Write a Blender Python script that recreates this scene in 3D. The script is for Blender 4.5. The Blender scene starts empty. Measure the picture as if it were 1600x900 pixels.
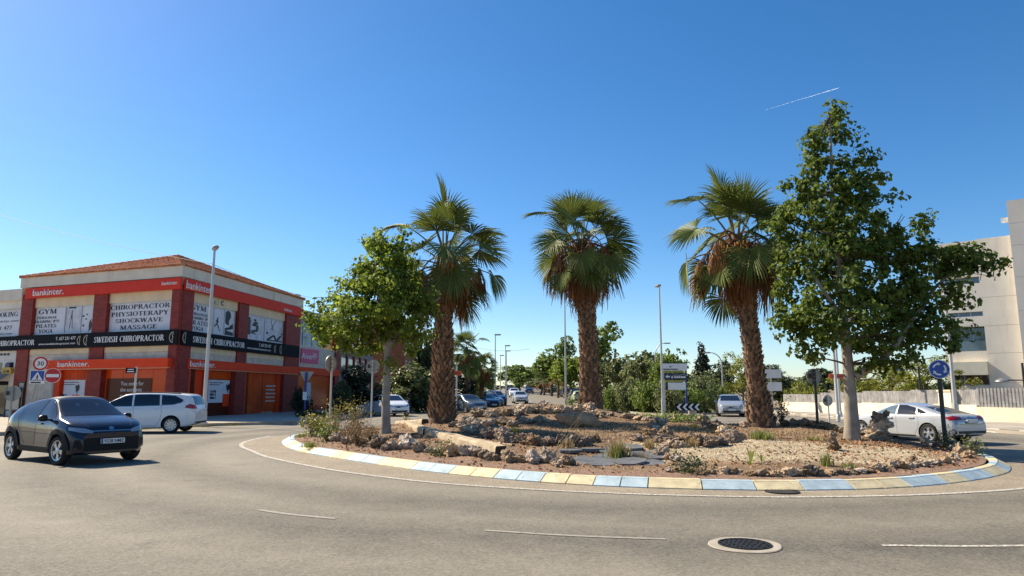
import bpy, bmesh, math, random
import numpy as np
from mathutils import Vector, Matrix, noise
from mathutils.bvhtree import BVHTree
R = math.radians
random.seed(7)
rng = np.random.default_rng(7)
scene = bpy.context.scene
col = scene.collection

# ------------------------------------------------------------------ camera, sky, sun, exposure
FOC, CAM_Z = 1080.0, 1.6
PITCH = math.atan(163 / FOC)
cam_d = bpy.data.cameras.new("camera")
cam_d.sensor_width = 36.0
cam_d.lens = 36.0 * FOC / 1600
cam_d.clip_start, cam_d.clip_end = 0.1, 20000
cam = bpy.data.objects.new("camera", cam_d)
col.objects.link(cam)
cam.location = (0, 0, CAM_Z)
cam.rotation_euler = (R(90) + PITCH, 0, 0)
scene.camera = cam
SUN_EL = R(42)
SUN_TO = Vector((-0.85, 0.53, 0)).normalized()
world = bpy.data.worlds.new("World")
scene.world = world
world.use_nodes = True
wn = world.node_tree
sky = wn.nodes.new("ShaderNodeTexSky")
sky.sky_type = 'NISHITA'
sky.sun_disc = False
sky.sun_elevation = SUN_EL
sky.sun_rotation = math.atan2(SUN_TO.x, SUN_TO.y)
sky.altitude = 0
sky.air_density = 0.88
sky.dust_density = 0.35
sky.ozone_density = 3.0
hue = wn.nodes.new("ShaderNodeHueSaturation")
hue.inputs["Saturation"].default_value = 1.3
wn.links.new(sky.outputs[0], hue.inputs["Color"])
wn.links.new(hue.outputs[0], wn.nodes["Background"].inputs[0])
wn.nodes["Background"].inputs[1].default_value = 0.086
sun_d = bpy.data.lights.new("sun", 'SUN')
sun_d.energy = 4.8
sun_d.angle = R(0.53)
sun_d.color = (1.0, 0.87, 0.67)
sun = bpy.data.objects.new("sun", sun_d)
col.objects.link(sun)
sd = Vector((SUN_TO.x * math.cos(SUN_EL), SUN_TO.y * math.cos(SUN_EL), math.sin(SUN_EL)))
sun.rotation_euler = sd.to_track_quat('Z', 'Y').to_euler()
scene.view_settings.view_transform = 'Standard'
scene.view_settings.look = 'None'
scene.view_settings.gamma = 1
scene.view_settings.exposure = 0.92
scene.cycles.max_bounces = 6
scene.cycles.transparent_max_bounces = 6

# ------------------------------------------------------------------ helpers
_c, _s = math.cos(PITCH), math.sin(PITCH)
def ray(px, py):
    u = 450 - py
    return Vector((px - 800, FOC * _c - u * _s, FOC * _s + u * _c))
def at(px, py, z=0.0, Y=None):
    """the point of the place seen at a pixel of the photograph, on height z or at depth Y"""
    d = ray(px, py)
    t = (z - CAM_Z) / d.z if Y is None else Y / d.y
    return Vector((d.x * t, d.y * t, CAM_Z + d.z * t))

def sstep(a, b, x):
    t = np.clip((x - a) / (b - a), 0, 1)
    return t * t * (3 - 2 * t)
def ground_h(x, y):
    """the street climbs gently behind the roundabout and dips a little beside it"""
    x, y = np.asarray(x, float), np.asarray(y, float)
    t = np.clip(y - 62, 0, 190)
    return 0.0205 * t * t / (t + 12.0) - .2 * np.exp(-((x - 16) / 3.0) ** 2 - ((y - 25) / 6) ** 2)

def tag(o, label=None, cat=None, group=None, kind=None):
    if label: o["label"] = label
    if cat: o["category"] = cat
    if group: o["group"] = group
    if kind: o["kind"] = kind
    return o
def thing(name, label, cat, loc=(0, 0, 0), rotz=0.0, group=None):
    o = bpy.data.objects.new(name, None)
    col.objects.link(o)
    o.empty_display_size = 0.3
    o.location = loc
    o.rotation_euler = (0, 0, rotz)
    return tag(o, label, cat, group)
def obj(name, me, parent=None, mat=None, smooth=None):
    if mat is not None and not me.materials:
        me.materials.append(mat)
    if smooth is not None:
        me.polygons.foreach_set("use_smooth", [True] * len(me.polygons))
        if smooth: me.set_sharp_from_angle(angle=R(smooth))
    o = bpy.data.objects.new(name, me)
    col.objects.link(o)
    if parent is not None: o.parent = parent
    return o
def copy_tree(o, parent=None):
    c = o.copy()
    col.objects.link(c)
    c.parent = parent
    for ch in list(o.children):
        copy_tree(ch, c)
    return c
def mesh_np(name, V, F, mats=None):
    me = bpy.data.meshes.new(name)
    me.from_pydata([tuple(v) for v in np.asarray(V).tolist()], [], [tuple(f) for f in F])
    for m in (mats or []): me.materials.append(m)
    me.update()
    return me

class MB:
    """collects boxes, tubes, plates; build() links them as one mesh object"""
    def __init__(s): s.v, s.f, s.m = [], [], []
    def add(s, V, F, m=0):
        n = len(s.v)
        s.v += [tuple(p) for p in V]
        s.f += [tuple(i + n for i in f) for f in F]
        s.m += [m] * len(F)
        return s
    def box(s, c, d, rz=0.0, m=0, M=None, bev=0.0):
        hx, hy, hz = d[0] / 2, d[1] / 2, d[2] / 2
        rot = Matrix.Rotation(rz, 3, 'Z') if M is None else M
        if bev <= 0:
            P = [Vector((x * hx, y * hy, z * hz)) for x in (-1, 1) for y in (-1, 1) for z in (-1, 1)]
            F = [(0, 1, 3, 2), (4, 6, 7, 5), (0, 4, 5, 1), (2, 3, 7, 6), (0, 2, 6, 4), (1, 5, 7, 3)]
        else:
            b = min(bev, hx, hy, hz) * 0.98
            P, F = [], []
            for z, i in ((-hz, b), (-hz + b, 0), (hz - b, 0), (hz, b)):
                x0, y0 = hx - i, hy - i
                P += [Vector(q) for q in ((x0, y0 - b, z), (x0 - b, y0, z), (-x0 + b, y0, z), (-x0, y0 - b, z), (-x0, -y0 + b, z), (-x0 + b, -y0, z), (x0 - b, -y0, z), (x0, -y0 + b, z))]
            for r in range(3):
                for k in range(8):
                    F.append((r * 8 + k, r * 8 + (k + 1) % 8, r * 8 + 8 + (k + 1) % 8, r * 8 + 8 + k))
            F.append(tuple(range(7, -1, -1))); F.append(tuple(range(24, 32)))
        return s.add([Vector(c) + rot @ p for p in P], F, m)
    def tube(s, path, r, n=10, m=0, cap=True):
        path = [Vector(p) for p in path]
        rs = r if isinstance(r, (list, tuple)) else [r] * len(path)
        V, F = [], []
        ref = None
        for i, p in enumerate(path):
            t = (path[min(i + 1, len(path) - 1)] - path[max(i - 1, 0)]).normalized()
            if ref is None or abs(ref.dot(t)) > 0.95:
                ref = Vector((0, 0, 1)) if abs(t.z) < 0.9 else Vector((1, 0, 0))
            a = (ref - t * ref.dot(t)).normalized(); b = t.cross(a); ref = a
            V += [p + (a * math.cos(k * 2 * math.pi / n) + b * math.sin(k * 2 * math.pi / n)) * rs[i] for k in range(n)]
        for i in range(len(path) - 1):
            for k in range(n):
                F.append((i * n + k, i * n + (k + 1) % n, (i + 1) * n + (k + 1) % n, (i + 1) * n + k))
        if cap:
            F.append(tuple(range(n - 1, -1, -1))); F.append(tuple((len(path) - 1) * n + k for k in range(n)))
        return s.add(V, F, m)
    def lathe(s, prof, M=None, n=24, m=0, cap=False):
        """profile of (radius, height) turned about z, then moved by M"""
        M = M or Matrix.Identity(4)
        V = [M @ Vector((r * math.cos(k * 2 * math.pi / n), r * math.sin(k * 2 * math.pi / n), z)) for r, z in prof for k in range(n)]
        F = [(i * n + k, i * n + (k + 1) % n, (i + 1) * n + (k + 1) % n, (i + 1) * n + k) for i in range(len(prof) - 1) for k in range(n)]
        if cap and prof[0][0] > 1e-4: F.append(tuple(range(n - 1, -1, -1)))
        if cap and prof[-1][0] > 1e-4: F.append(tuple((len(prof) - 1) * n + k for k in range(n)))
        return s.add(V, F, m)
    def prism(s, poly, M, t, m=0):
        """a flat outline in M's x,y plane given thickness t along M's z"""
        n = len(poly)
        V = [M @ Vector((x, y, 0)) for x, y in poly] + [M @ Vector((x, y, t)) for x, y in poly]
        F = [tuple(range(n - 1, -1, -1)), tuple(range(n, 2 * n))] + [(k, (k + 1) % n, n + (k + 1) % n, n + k) for k in range(n)]
        return s.add(V, F, m)
    def build(s, name, mat, parent=None, smooth=None):
        me = bpy.data.meshes.new(name)
        me.from_pydata([tuple(p) for p in s.v], [], s.f)
        for q in (mat if isinstance(mat, (list, tuple)) else [mat]): me.materials.append(q)
        me.polygons.foreach_set("material_index", s.m)
        me.update()
        return obj(name, me, parent, None, smooth)

def frame(o, x, y, z=None):
    """4x4 whose columns are x, y, z at origin o"""
    x, y = Vector(x).normalized(), Vector(y).normalized()
    z = Vector(z).normalized() if z is not None else x.cross(y)
    M = Matrix.Identity(4)
    for i in range(3):
        M[i][0], M[i][1], M[i][2], M[i][3] = x[i], y[i], z[i], o[i]
    return M
_fonts = {}
def text_mesh(s, M, w=None, h=None, ext=0.006, center=True, bold=0.0):
    cu = bpy.data.curves.new("lettering", 'FONT')
    cu.body = s; cu.size = 1.0; cu.extrude = 0.0; cu.resolution_u = 2; cu.offset = bold
    cu.align_x = 'LEFT'
    ob = bpy.data.objects.new("lettering", cu)
    me = bpy.data.meshes.new_from_object(ob)
    bpy.data.objects.remove(ob); bpy.data.curves.remove(cu)
    V = np.array([v.co for v in me.vertices]).reshape(-1, 3)
    lo, hi = V.min(0), V.max(0)
    sx = sy = 1.0
    if h: sy = h / (hi[1] - lo[1]); sx = sy
    if w: sx = w / (hi[0] - lo[0]); sy = sy if h else sx
    cx = (lo[0] + hi[0]) / 2 if center else lo[0]
    cy = (lo[1] + hi[1]) / 2
    bm = bmesh.new(); bm.from_mesh(me)
    for v in bm.verts:
        v.co = Vector(((v.co.x - cx) * sx, (v.co.y - cy) * sy, 0))
    r = bmesh.ops.extrude_face_region(bm, geom=bm.faces[:])
    for e in r["geom"]:
        if isinstance(e, bmesh.types.BMVert): e.co.z += ext
    for v in bm.verts: v.co = M @ v.co
    bmesh.ops.recalc_face_normals(bm, faces=bm.faces[:])
    bm.to_mesh(me); bm.free()
    return me
def text(s, M, mat, parent, w=None, h=None, ext=0.006, name="lettering", bold=0.0, center=True):
    return obj(name, text_mesh(s, M, w, h, ext, center, bold), parent, mat)

# ------------------------------------------------------------------ materials
def nodes_of(m):
    m.use_nodes = True
    nt = m.node_tree
    return nt, nt.nodes["Principled BSDF"]
def mat(name, c, rough=0.6, metal=0.0, var=0.12, scale=6.0, bump=0.0, bscale=None, spec=None, coat=0.0, c2=None, detail=4.0, island=0.0, trans=0.0, stain=None):
    """Principled with noise-driven colour change (c to c2), fine relief and optional change from piece to piece"""
    m = bpy.data.materials.new(name)
    nt, b = nodes_of(m)
    N, Lk = nt.nodes, nt.links
    b.inputs["Roughness"].default_value = rough
    b.inputs["Metallic"].default_value = metal
    if spec is not None: b.inputs["Specular IOR Level"].default_value = spec
    if coat: b.inputs["Coat Weight"].default_value = coat; b.inputs["Coat Roughness"].default_value = 0.03
    tc = N.new("ShaderNodeTexCoord")
    nz = N.new("ShaderNodeTexNoise")
    nz.inputs["Scale"].default_value = scale; nz.inputs["Detail"].default_value = detail
    Lk.new(tc.outputs["Object"], nz.inputs["Vector"])
    c2 = c2 or tuple(max(0, x * (1 - var * 2.2)) for x in c)
    rp = N.new("ShaderNodeValToRGB")
    rp.color_ramp.elements[0].position = 0.32; rp.color_ramp.elements[1].position = 0.68
    rp.color_ramp.elements[0].color = (*c2, 1); rp.color_ramp.elements[1].color = (*c, 1)
    Lk.new(nz.outputs["Fac"], rp.inputs["Fac"])
    out = rp.outputs["Color"]
    if island:
        g = N.new("ShaderNodeNewGeometry")
        hs = N.new("ShaderNodeHueSaturation")
        mr = N.new("ShaderNodeMapRange")
        mr.inputs["To Min"].default_value = 1 - island; mr.inputs["To Max"].default_value = 1 + island
        Lk.new(g.outputs["Random Per Island"], mr.inputs["Value"])
        Lk.new(mr.outputs["Result"], hs.inputs["Value"])
        Lk.new(out, hs.inputs["Color"]); out = hs.outputs["Color"]
    if stain:                                                      # chips, scuffs or rain streaks: (scale, stretch along z, colour, threshold, amount)
        mp = N.new("ShaderNodeMapping"); mp.inputs["Scale"].default_value = (1, 1, stain[1])
        n3 = N.new("ShaderNodeTexNoise"); n3.inputs["Scale"].default_value = stain[0]; n3.inputs["Detail"].default_value = 8; n3.inputs["Roughness"].default_value = .7
        Lk.new(tc.outputs["Object"], mp.inputs["Vector"]); Lk.new(mp.outputs["Vector"], n3.inputs["Vector"])
        m3 = N.new("ShaderNodeMapRange"); m3.inputs["From Min"].default_value = stain[3]; m3.inputs["From Max"].default_value = stain[3] + .12; m3.inputs["To Max"].default_value = stain[4]
        Lk.new(n3.outputs["Fac"], m3.inputs["Value"])
        x3 = N.new("ShaderNodeMix"); x3.data_type = 'RGBA'; x3.inputs["B"].default_value = (*stain[2], 1)
        Lk.new(m3.outputs["Result"], x3.inputs["Factor"]); Lk.new(out, x3.inputs["A"]); out = x3.outputs["Result"]
    Lk.new(out, b.inputs["Base Color"])
    if bump:
        n2 = N.new("ShaderNodeTexNoise")
        n2.inputs["Scale"].default_value = bscale or scale * 6; n2.inputs["Detail"].default_value = 6
        Lk.new(tc.outputs["Object"], n2.inputs["Vector"])
        bp = N.new("ShaderNodeBump")
        bp.inputs["Strength"].default_value = bump; bp.inputs["Distance"].default_value = 0.02
        Lk.new(n2.outputs["Fac"], bp.inputs["Height"]); Lk.new(bp.outputs["Normal"], b.inputs["Normal"])
    if trans:
        t = N.new("ShaderNodeBsdfTranslucent")
        hs2 = N.new("ShaderNodeHueSaturation"); hs2.inputs["Value"].default_value = 1.7; hs2.inputs["Hue"].default_value = 0.485
        Lk.new(out, hs2.inputs["Color"]); Lk.new(hs2.outputs["Color"], t.inputs["Color"])
        mx = N.new("ShaderNodeMixShader"); mx.inputs[0].default_value = trans
        Lk.new(b.outputs[0], mx.inputs[1]); Lk.new(t.outputs[0], mx.inputs[2])
        Lk.new(mx.outputs[0], N["Material Output"].inputs["Surface"])
    return m
def flat(name, c, rough=0.5, metal=0.0, **k):
    return mat(name, c, rough, metal, var=k.pop("var", 0.05), scale=k.pop("scale", 3.0), **k)

M_ = {}
M_["white_paint"] = mat("road_paint", (.62, .61, .58), .7, var=.18, scale=9, bump=.2, bscale=120)
M_["soil"] = None
M_["metal_white"] = flat("galvanised_pole", (.55, .55, .53), .45, .3)
M_["metal_grey"] = flat("grey_metal", (.30, .30, .29), .45, .5)
M_["metal_dark"] = flat("dark_metal", (.03, .03, .033), .45, .2)
M_["sign_back"] = flat("sign_back_aluminium", (.40, .38, .33), .5, .35)
M_["black"] = flat("black_plastic", (.012, .012, .013), .55)
M_["black_sheet"] = flat("black_sign_sheet", (.010, .011, .015), .7, spec=.12)
M_["white"] = flat("white_enamel", (.78, .78, .76), .4)
M_["letter_white"] = flat("white_letters", (.82, .81, .78), .5)
M_["letter_grey"] = flat("pale_letters", (.62, .62, .60), .5)
M_["letter_dark"] = flat("dark_letters", (.02, .02, .03), .5)
M_["red_sign"] = flat("red_sign_sheet", (.72, .05, .028), .6, spec=.15)
M_["shop_red"] = flat("shopfront_red", (.78, .065, .016), .6, spec=.15)
M_["shop_panel"] = mat("shopfront_orange_panel", (.74, .085, .012), .5, spec=.15, var=.15, scale=1.2)
M_["traffic_red"] = flat("traffic_red", (.50, .012, .018), .35)
M_["traffic_blue"] = flat("traffic_blue", (.012, .075, .36), .35)
M_["blue_pole"] = flat("blue_pole", (.02, .05, .25), .5)
M_["orange_plate"] = flat("orange_plate", (.62, .09, .02), .4)
M_["glass"] = flat("window_glass", (.10, .15, .19), .04, spec=.8)
M_["glass_dark"] = flat("dark_glass", (.012, .014, .017), .03, spec=.8)
M_["cream"] = mat("cream_render", (.80, .64, .42), .85, var=.07, scale=1.5, bump=.12, bscale=60)
M_["cream_panel"] = mat("stone_cladding", (.66, .57, .46), .7, var=.12, scale=2.5, bump=.1, bscale=50, stain=(3.0, .15, (.36, .30, .24), .56, .5))
M_["fascia"] = mat("grey_cream_fascia", (.74, .65, .52), .8, var=.06, scale=1.2, stain=(2.0, .25, (.42, .36, .29), .55, .55))
M_["offwhite"] = mat("offwhite_render", (.76, .72, .65), .85, var=.06, scale=1.0, bump=.1, bscale=40, stain=(2.2, .12, (.45, .41, .35), .55, .5))
M_["frame"] = flat("aluminium_frame", (.50, .52, .55), .4, .3)
M_["poster"] = flat("window_poster", (.66, .68, .72), .6, spec=.2)
M_["chimney"] = mat("chimney_brick", (.28, .09, .05), .85, var=.2, scale=9)
M_["roof_tile"] = mat("clay_roof_tile", (.50, .20, .085), .85, var=.3, scale=3.0, c2=(.30, .10, .05), bump=.3, bscale=40)
def brick_mat(name, c1, c2, mortar, scale, bw=.5, rh=.25):
    m = bpy.data.materials.new(name); nt, b = nodes_of(m); N, Lk = nt.nodes, nt.links
    tc = N.new("ShaderNodeTexCoord"); br = N.new("ShaderNodeTexBrick")
    br.inputs["Scale"].default_value = scale; br.inputs["Color1"].default_value = (*c1, 1); br.inputs["Color2"].default_value = (*c2, 1)
    br.inputs["Mortar"].default_value = (*mortar, 1); br.inputs["Mortar Size"].default_value = .012
    br.inputs["Brick Width"].default_value = bw; br.inputs["Row Height"].default_value = rh
    mp = N.new("ShaderNodeVectorMath"); mp.operation = 'DOT_PRODUCT'; mp.inputs[1].default_value = (1, .8, 0)
    sp = N.new("ShaderNodeSeparateXYZ"); cb = N.new("ShaderNodeCombineXYZ")
    Lk.new(tc.outputs["Object"], mp.inputs[0]); Lk.new(tc.outputs["Object"], sp.inputs[0])
    Lk.new(mp.outputs["Value"], cb.inputs[0]); Lk.new(sp.outputs[2], cb.inputs[1])
    Lk.new(cb.outputs[0], br.inputs["Vector"]); Lk.new(br.outputs["Color"], b.inputs["Base Color"])
    bp = N.new("ShaderNodeBump"); bp.inputs["Strength"].default_value = .3; bp.inputs["Distance"].default_value = .01
    Lk.new(br.outputs["Fac"], bp.inputs["Height"]); bp.invert = True; Lk.new(bp.outputs["Normal"], b.inputs["Normal"])
    b.inputs["Roughness"].default_value = .55; b.inputs["Specular IOR Level"].default_value = .2
    return m
M_["red_tile"] = brick_mat("dark_red_tile", (.22, .030, .024), (.30, .045, .032), (.10, .03, .025), 2.0)

# ------------------------------------------------------------------ ground, asphalt, pavements
def grid_mesh(name, xs, ys, dz, inside=None, z=None):
    X, Y = np.meshgrid(xs, ys)
    Z = (ground_h(X, Y) if z is None else z(X, Y)) + dz
    V = np.stack([X.ravel(), Y.ravel(), Z.ravel()], 1)
    nx = len(xs); F = []
    for j in range(len(ys) - 1):
        for i in range(nx - 1):
            if inside is None or inside((xs[i] + xs[i + 1]) / 2, (ys[j] + ys[j + 1]) / 2):
                a = j * nx + i
                F.append((a, a + 1, a + nx + 1, a + nx))
    me = bpy.data.meshes.new(name)
    me.from_pydata(V.tolist(), [], F); me.update()
    return me
ISLE_C = Vector((2.6, 23.4))
M_["earth"] = mat("dry_earth", (.30, .22, .14), .95, var=.25, scale=.6, bump=.4, bscale=12, c2=(.16, .13, .08))
gx = np.array([-4000, -1500, -600, -250, -120] + list(range(-80, 81, 8)) + [120, 250, 600, 1500, 4000], float)
gy = np.array([-3000, -800, -200, -60, -20] + list(range(0, 271, 6)) + [330, 500, 900, 2000, 6000], float)
tag(obj("ground", grid_mesh("ground", gx, gy, -0.05), None, M_["earth"], 60), kind="structure")

def asphalt_mat(name, base, dark, track=0.0, fleck=.5):
    m = bpy.data.materials.new(name); nt, b = nodes_of(m); N, Lk = nt.nodes, nt.links
    tc = N.new("ShaderNodeTexCoord")
    big = N.new("ShaderNodeTexNoise"); big.inputs["Scale"].default_value = .22; big.inputs["Detail"].default_value = 6; big.inputs["Roughness"].default_value = .65
    mid = N.new("ShaderNodeTexNoise"); mid.inputs["Scale"].default_value = 2.2; mid.inputs["Detail"].default_value = 5
    fine = N.new("ShaderNodeTexNoise"); fine.inputs["Scale"].default_value = 55; fine.inputs["Detail"].default_value = 4; fine.inputs["Roughness"].default_value = .8
    vor = N.new("ShaderNodeTexVoronoi"); vor.inputs["Scale"].default_value = 42
    for n in (big, mid, fine, vor): Lk.new(tc.outputs["Object"], n.inputs["Vector"])
    # wheel tracks: rings round the island
    sub = N.new("ShaderNodeVectorMath"); sub.operation = 'DISTANCE'; sub.inputs[1].default_value = (ISLE_C.x + .6, ISLE_C.y - .4, 0)
    Lk.new(tc.outputs["Object"], sub.inputs[0])
    wob = N.new("ShaderNodeMath"); wob.operation = 'MULTIPLY_ADD'; wob.inputs[1].default_value = 1.6
    Lk.new(big.outputs["Fac"], wob.inputs[0]); Lk.new(sub.outputs["Value"], wob.inputs[2])
    rmp = N.new("ShaderNodeMapRange"); rmp.inputs["From Min"].default_value = 11; rmp.inputs["From Max"].default_value = 24
    Lk.new(wob.outputs[0], rmp.inputs["Value"])
    rr = N.new("ShaderNodeValToRGB"); els = rr.color_ramp.elements
    els[0].position = 0; els[0].color = (.5, .5, .5, 1); els[1].position = 1; els[1].color = (.5, .5, .5, 1)
    for p, v in ((.14, .62), (.22, .26), (.31, .54), (.40, .22), (.5, .60), (.61, .34), (.70, .62), (.80, .36), (.9, .58)):
        e = els.new(p); e.color = (v, v, v, 1)
    Lk.new(rmp.outputs["Result"], rr.inputs["Fac"])
    def mm(op, a, bb, c=None):
        n = N.new("ShaderNodeMath"); n.operation = op
        for i, q in enumerate((a, bb, c)):
            if q is None: continue
            if isinstance(q, (int, float)): n.inputs[i].default_value = q
            else: Lk.new(q, n.inputs[i])
        return n.outputs[0]
    s = mm('MULTIPLY_ADD', big.outputs["Fac"], .75, mm('MULTIPLY', mid.outputs["Fac"], .45))
    s = mm('MULTIPLY_ADD', rr.outputs["Color"], track, s)
    s = mm('MULTIPLY_ADD', mm('SUBTRACT', fine.outputs["Fac"], .5), fleck * 1.6, s)
    crs = N.new('ShaderNodeTexNoise'); crs.inputs['Scale'].default_value = 17; crs.inputs['Detail'].default_value = 4; crs.inputs['Roughness'].default_value = .7
    Lk.new(tc.outputs['Object'], crs.inputs['Vector'])
    s = mm('MULTIPLY_ADD', mm('SUBTRACT', crs.outputs['Fac'], .5), fleck * 1.1, s)
    s = mm('MULTIPLY_ADD', mm('SUBTRACT', vor.outputs["Color"], .4), fleck * .55, s)
    oil = N.new('ShaderNodeTexNoise'); oil.inputs['Scale'].default_value = 1.1; oil.inputs['Detail'].default_value = 3
    Lk.new(tc.outputs['Object'], oil.inputs['Vector'])
    om = N.new('ShaderNodeMapRange'); om.inputs['From Min'].default_value = .64; om.inputs['From Max'].default_value = .74; Lk.new(oil.outputs['Fac'], om.inputs['Value'])
    s = mm('MULTIPLY_ADD', om.outputs['Result'], -.30, s)
    mr = N.new("ShaderNodeMapRange"); mr.inputs["From Min"].default_value = .25 + track * .25; mr.inputs["From Max"].default_value = .95 + track * .6
    mr.clamp = False
    Lk.new(s, mr.inputs["Value"])
    mix = N.new("ShaderNodeMix"); mix.data_type = 'RGBA'
    mix.inputs["A"].default_value = (*dark, 1); mix.inputs["B"].default_value = (*base, 1)
    Lk.new(mr.outputs["Result"], mix.inputs["Factor"]); Lk.new(mix.outputs["Result"], b.inputs["Base Color"])
    b.inputs["Roughness"].default_value = .8; b.inputs["Specular IOR Level"].default_value = .35
    bp = N.new("ShaderNodeBump"); bp.inputs["Strength"].default_value = .75; bp.inputs["Distance"].default_value = .012
    Lk.new(fine.outputs["Fac"], bp.inputs["Height"]); Lk.new(bp.outputs["Normal"], b.inputs["Normal"])
    return m
M_["asphalt"] = asphalt_mat("asphalt", (.275, .248, .195), (.062, .057, .048), track=1.25, fleck=.95)
M_["asphalt_edge"] = asphalt_mat("dusty_asphalt_edge", (.38, .32, .235), (.15, .125, .092), track=0, fleck=.9)
M_["paving"] = mat("concrete_paving", (.42, .37, .30), .9, var=.12, scale=1.2, bump=.25, bscale=60)
def in_road(x, y):
    if y < 60: return -46 < x < 46
    return (-5.5 < x < 10.5) or (13 < x < 19.5 and y < 96)
rx = np.array([-46, -30, -20, -12, -5.5, 0, 5, 8, 9.5, 10.5, 11.3, 12, 13, 14, 15, 16, 17, 18, 19.5, 21, 23, 26, 36, 46], float)
ry = np.array([-30, -10, 0, 8] + list(range(10, 42, 2)) + [46, 50, 60] + list(range(64, 261, 4)), float)
tag(obj("road", grid_mesh("road", rx, ry, 0.0, in_road), None, M_["asphalt"], 60), kind="structure")

def poly_slab(name, pts, top, mat_, bottom=-0.06, tops=None):
    bm = bmesh.new()
    n = len(pts)
    lo = [bm.verts.new((x, y, float(ground_h(x, y)) + bottom)) for x, y in pts]
    hi = [bm.verts.new((x, y, float(ground_h(x, y)) + (tops[i] if tops else top))) for i, (x, y) in enumerate(pts)]
    bm.faces.new(hi)
    for i in range(n): bm.faces.new((lo[i], lo[(i + 1) % n], hi[(i + 1) % n], hi[i]))
    bmesh.ops.triangulate(bm, faces=[f for f in bm.faces if len(f.verts) > 4])
    bmesh.ops.recalc_face_normals(bm, faces=bm.faces[:])
    me = bpy.data.meshes.new(name); bm.to_mesh(me); bm.free()
    return tag(obj(name, me, None, mat_), kind="structure")
def smooth_line(P, n=8, closed=False):
    P = [Vector(p) for p in P]; out = []
    m = len(P)
    for i in range(m if closed else m - 1):
        g = lambda k: P[k % m] if closed else P[max(0, min(m - 1, k))]
        p0, p1, p2, p3 = g(i - 1), g(i), g(i + 1), g(i + 2)
        for k in range(n):
            t = k / n
            out.append(0.5 * (2 * p1 + (p2 - p0) * t + (2 * p0 - 5 * p1 + 4 * p2 - p3) * t * t + (3 * p1 - p0 - 3 * p2 + p3) * t ** 3))
    if not closed: out.append(P[-1])
    return out
def arclen(P):
    L = [0.0]
    for a, b in zip(P, P[1:]): L.append(L[-1] + (b - a).length)
    return L
def resample(P, step):
    L = arclen(P); n = max(1, round(L[-1] / step)); out = []; j = 0
    for i in range(n + 1):
        s = L[-1] * i / n
        while j < len(L) - 2 and L[j + 1] < s: j += 1
        t = (s - L[j]) / max(1e-9, L[j + 1] - L[j])
        out.append(P[j].lerp(P[j + 1], t))
    return out
def kerb_run(name, line, mats, length, w=.16, h=.15, per=1, label_kind="structure", inward=1, slope=.03):
    """kerbstones laid one by one along a line; each is a part of the kerb"""
    root = bpy.data.objects.new(name, None); col.objects.link(root); root["kind"] = "structure"
    P = resample(line, length)
    for i, (a, b) in enumerate(zip(P, P[1:])):
        kerb_stone(root, a, b, mats[(i // per) % len(mats)], w, h, inward, slope)
    return root
def kerb_stone(root, a, b, m, w, h, inward=1, slope=.03, na=None, nb=None):
    d = (b - a).normalized(); n = Vector((-d.y, d.x)) * inward
    na = na if na is not None else n; nb = nb if nb is not None else n
    a2, b2 = a + d * .010, b - d * .010
    za, zb = float(ground_h(a.x, a.y)), float(ground_h(b.x, b.y))
    j = random.uniform(-.006, .006)
    V, F = [], []
    for p, q, z in ((a2, na, za), (b2, nb, zb)):
        for off, hh in ((0, -.05), (0, .02), (slope, h - .015 + j), (slope + .02, h + j), (w, h + j), (w, -.05)):
            V.append((p.x + q.x * off, p.y + q.y * off, z + hh))
    F = [(k, k + 1, k + 7, k + 6) for k in range(5)] + [(5, 4, 3, 2, 1, 0), (6, 7, 8, 9, 10, 11)]
    me = bpy.data.meshes.new("kerb_stone"); me.from_pydata(V, [], F)
    bm = bmesh.new(); bm.from_mesh(me); bmesh.ops.recalc_face_normals(bm, faces=bm.faces[:]); bm.to_mesh(me); bm.free()
    return obj("kerb_stone", me, root, m)

# pavement by the corner shops, with yellow-painted kerb
PAVE_L = [(-46, 20.5), (-30, 23.0), (-20.5, 25.4), (-17.4, 28.2), (-15.9, 31.5), (-14.0, 33.9), (-11.6, 35.6), (-10.4, 38.5), (-10.2, 46), (-10.2, 60)]
pl = smooth_line([Vector(p) for p in PAVE_L], 6)
poly_slab("pavement", [tuple(p) for p in pl] + [(-10.2, 60), (-16, 64), (-40, 64), (-60, 60), (-60, 20)], .13, M_["paving"])
M_["kerb_grey"] = mat("concrete_kerb", (.42, .38, .31), .85, var=.2, scale=4, bump=.2)
M_["kerb_ochre"] = mat("faded_yellow_kerb_paint", (.55, .38, .12), .8, var=.25, scale=5, bump=.2)
M_["kerb_white"] = mat("white_kerb_paint", (.68, .65, .58), .75, var=.2, scale=5, bump=.2)
M_["kerb_black"] = mat("grey_kerb_paint", (.13, .125, .12), .8, var=.2, scale=5, bump=.2)
kerb_run("yellow_kerb", pl[:-1], [M_["kerb_ochre"]], 1.0, w=.2, h=.145, inward=1)
# pavement along the pale wall, kerb painted in black and white
PAVE_R = [(46, 13.5), (30, 18.0), (23.5, 21.6), (20.6, 25.2), (19.7, 29.5), (19.5, 36), (19.5, 96)]
pr = smooth_line([Vector(p) for p in PAVE_R], 6)
poly_slab("pavement", [tuple(p) for p in pr] + [(22.6, 96), (22.8, 60), (25.0, 30), (33, 27), (46, 24)], .13, M_["paving"])
kerb_run("striped_kerb", pr, [M_["kerb_white"], M_["kerb_black"]], .95, w=.2, h=.145, inward=-1)
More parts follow.
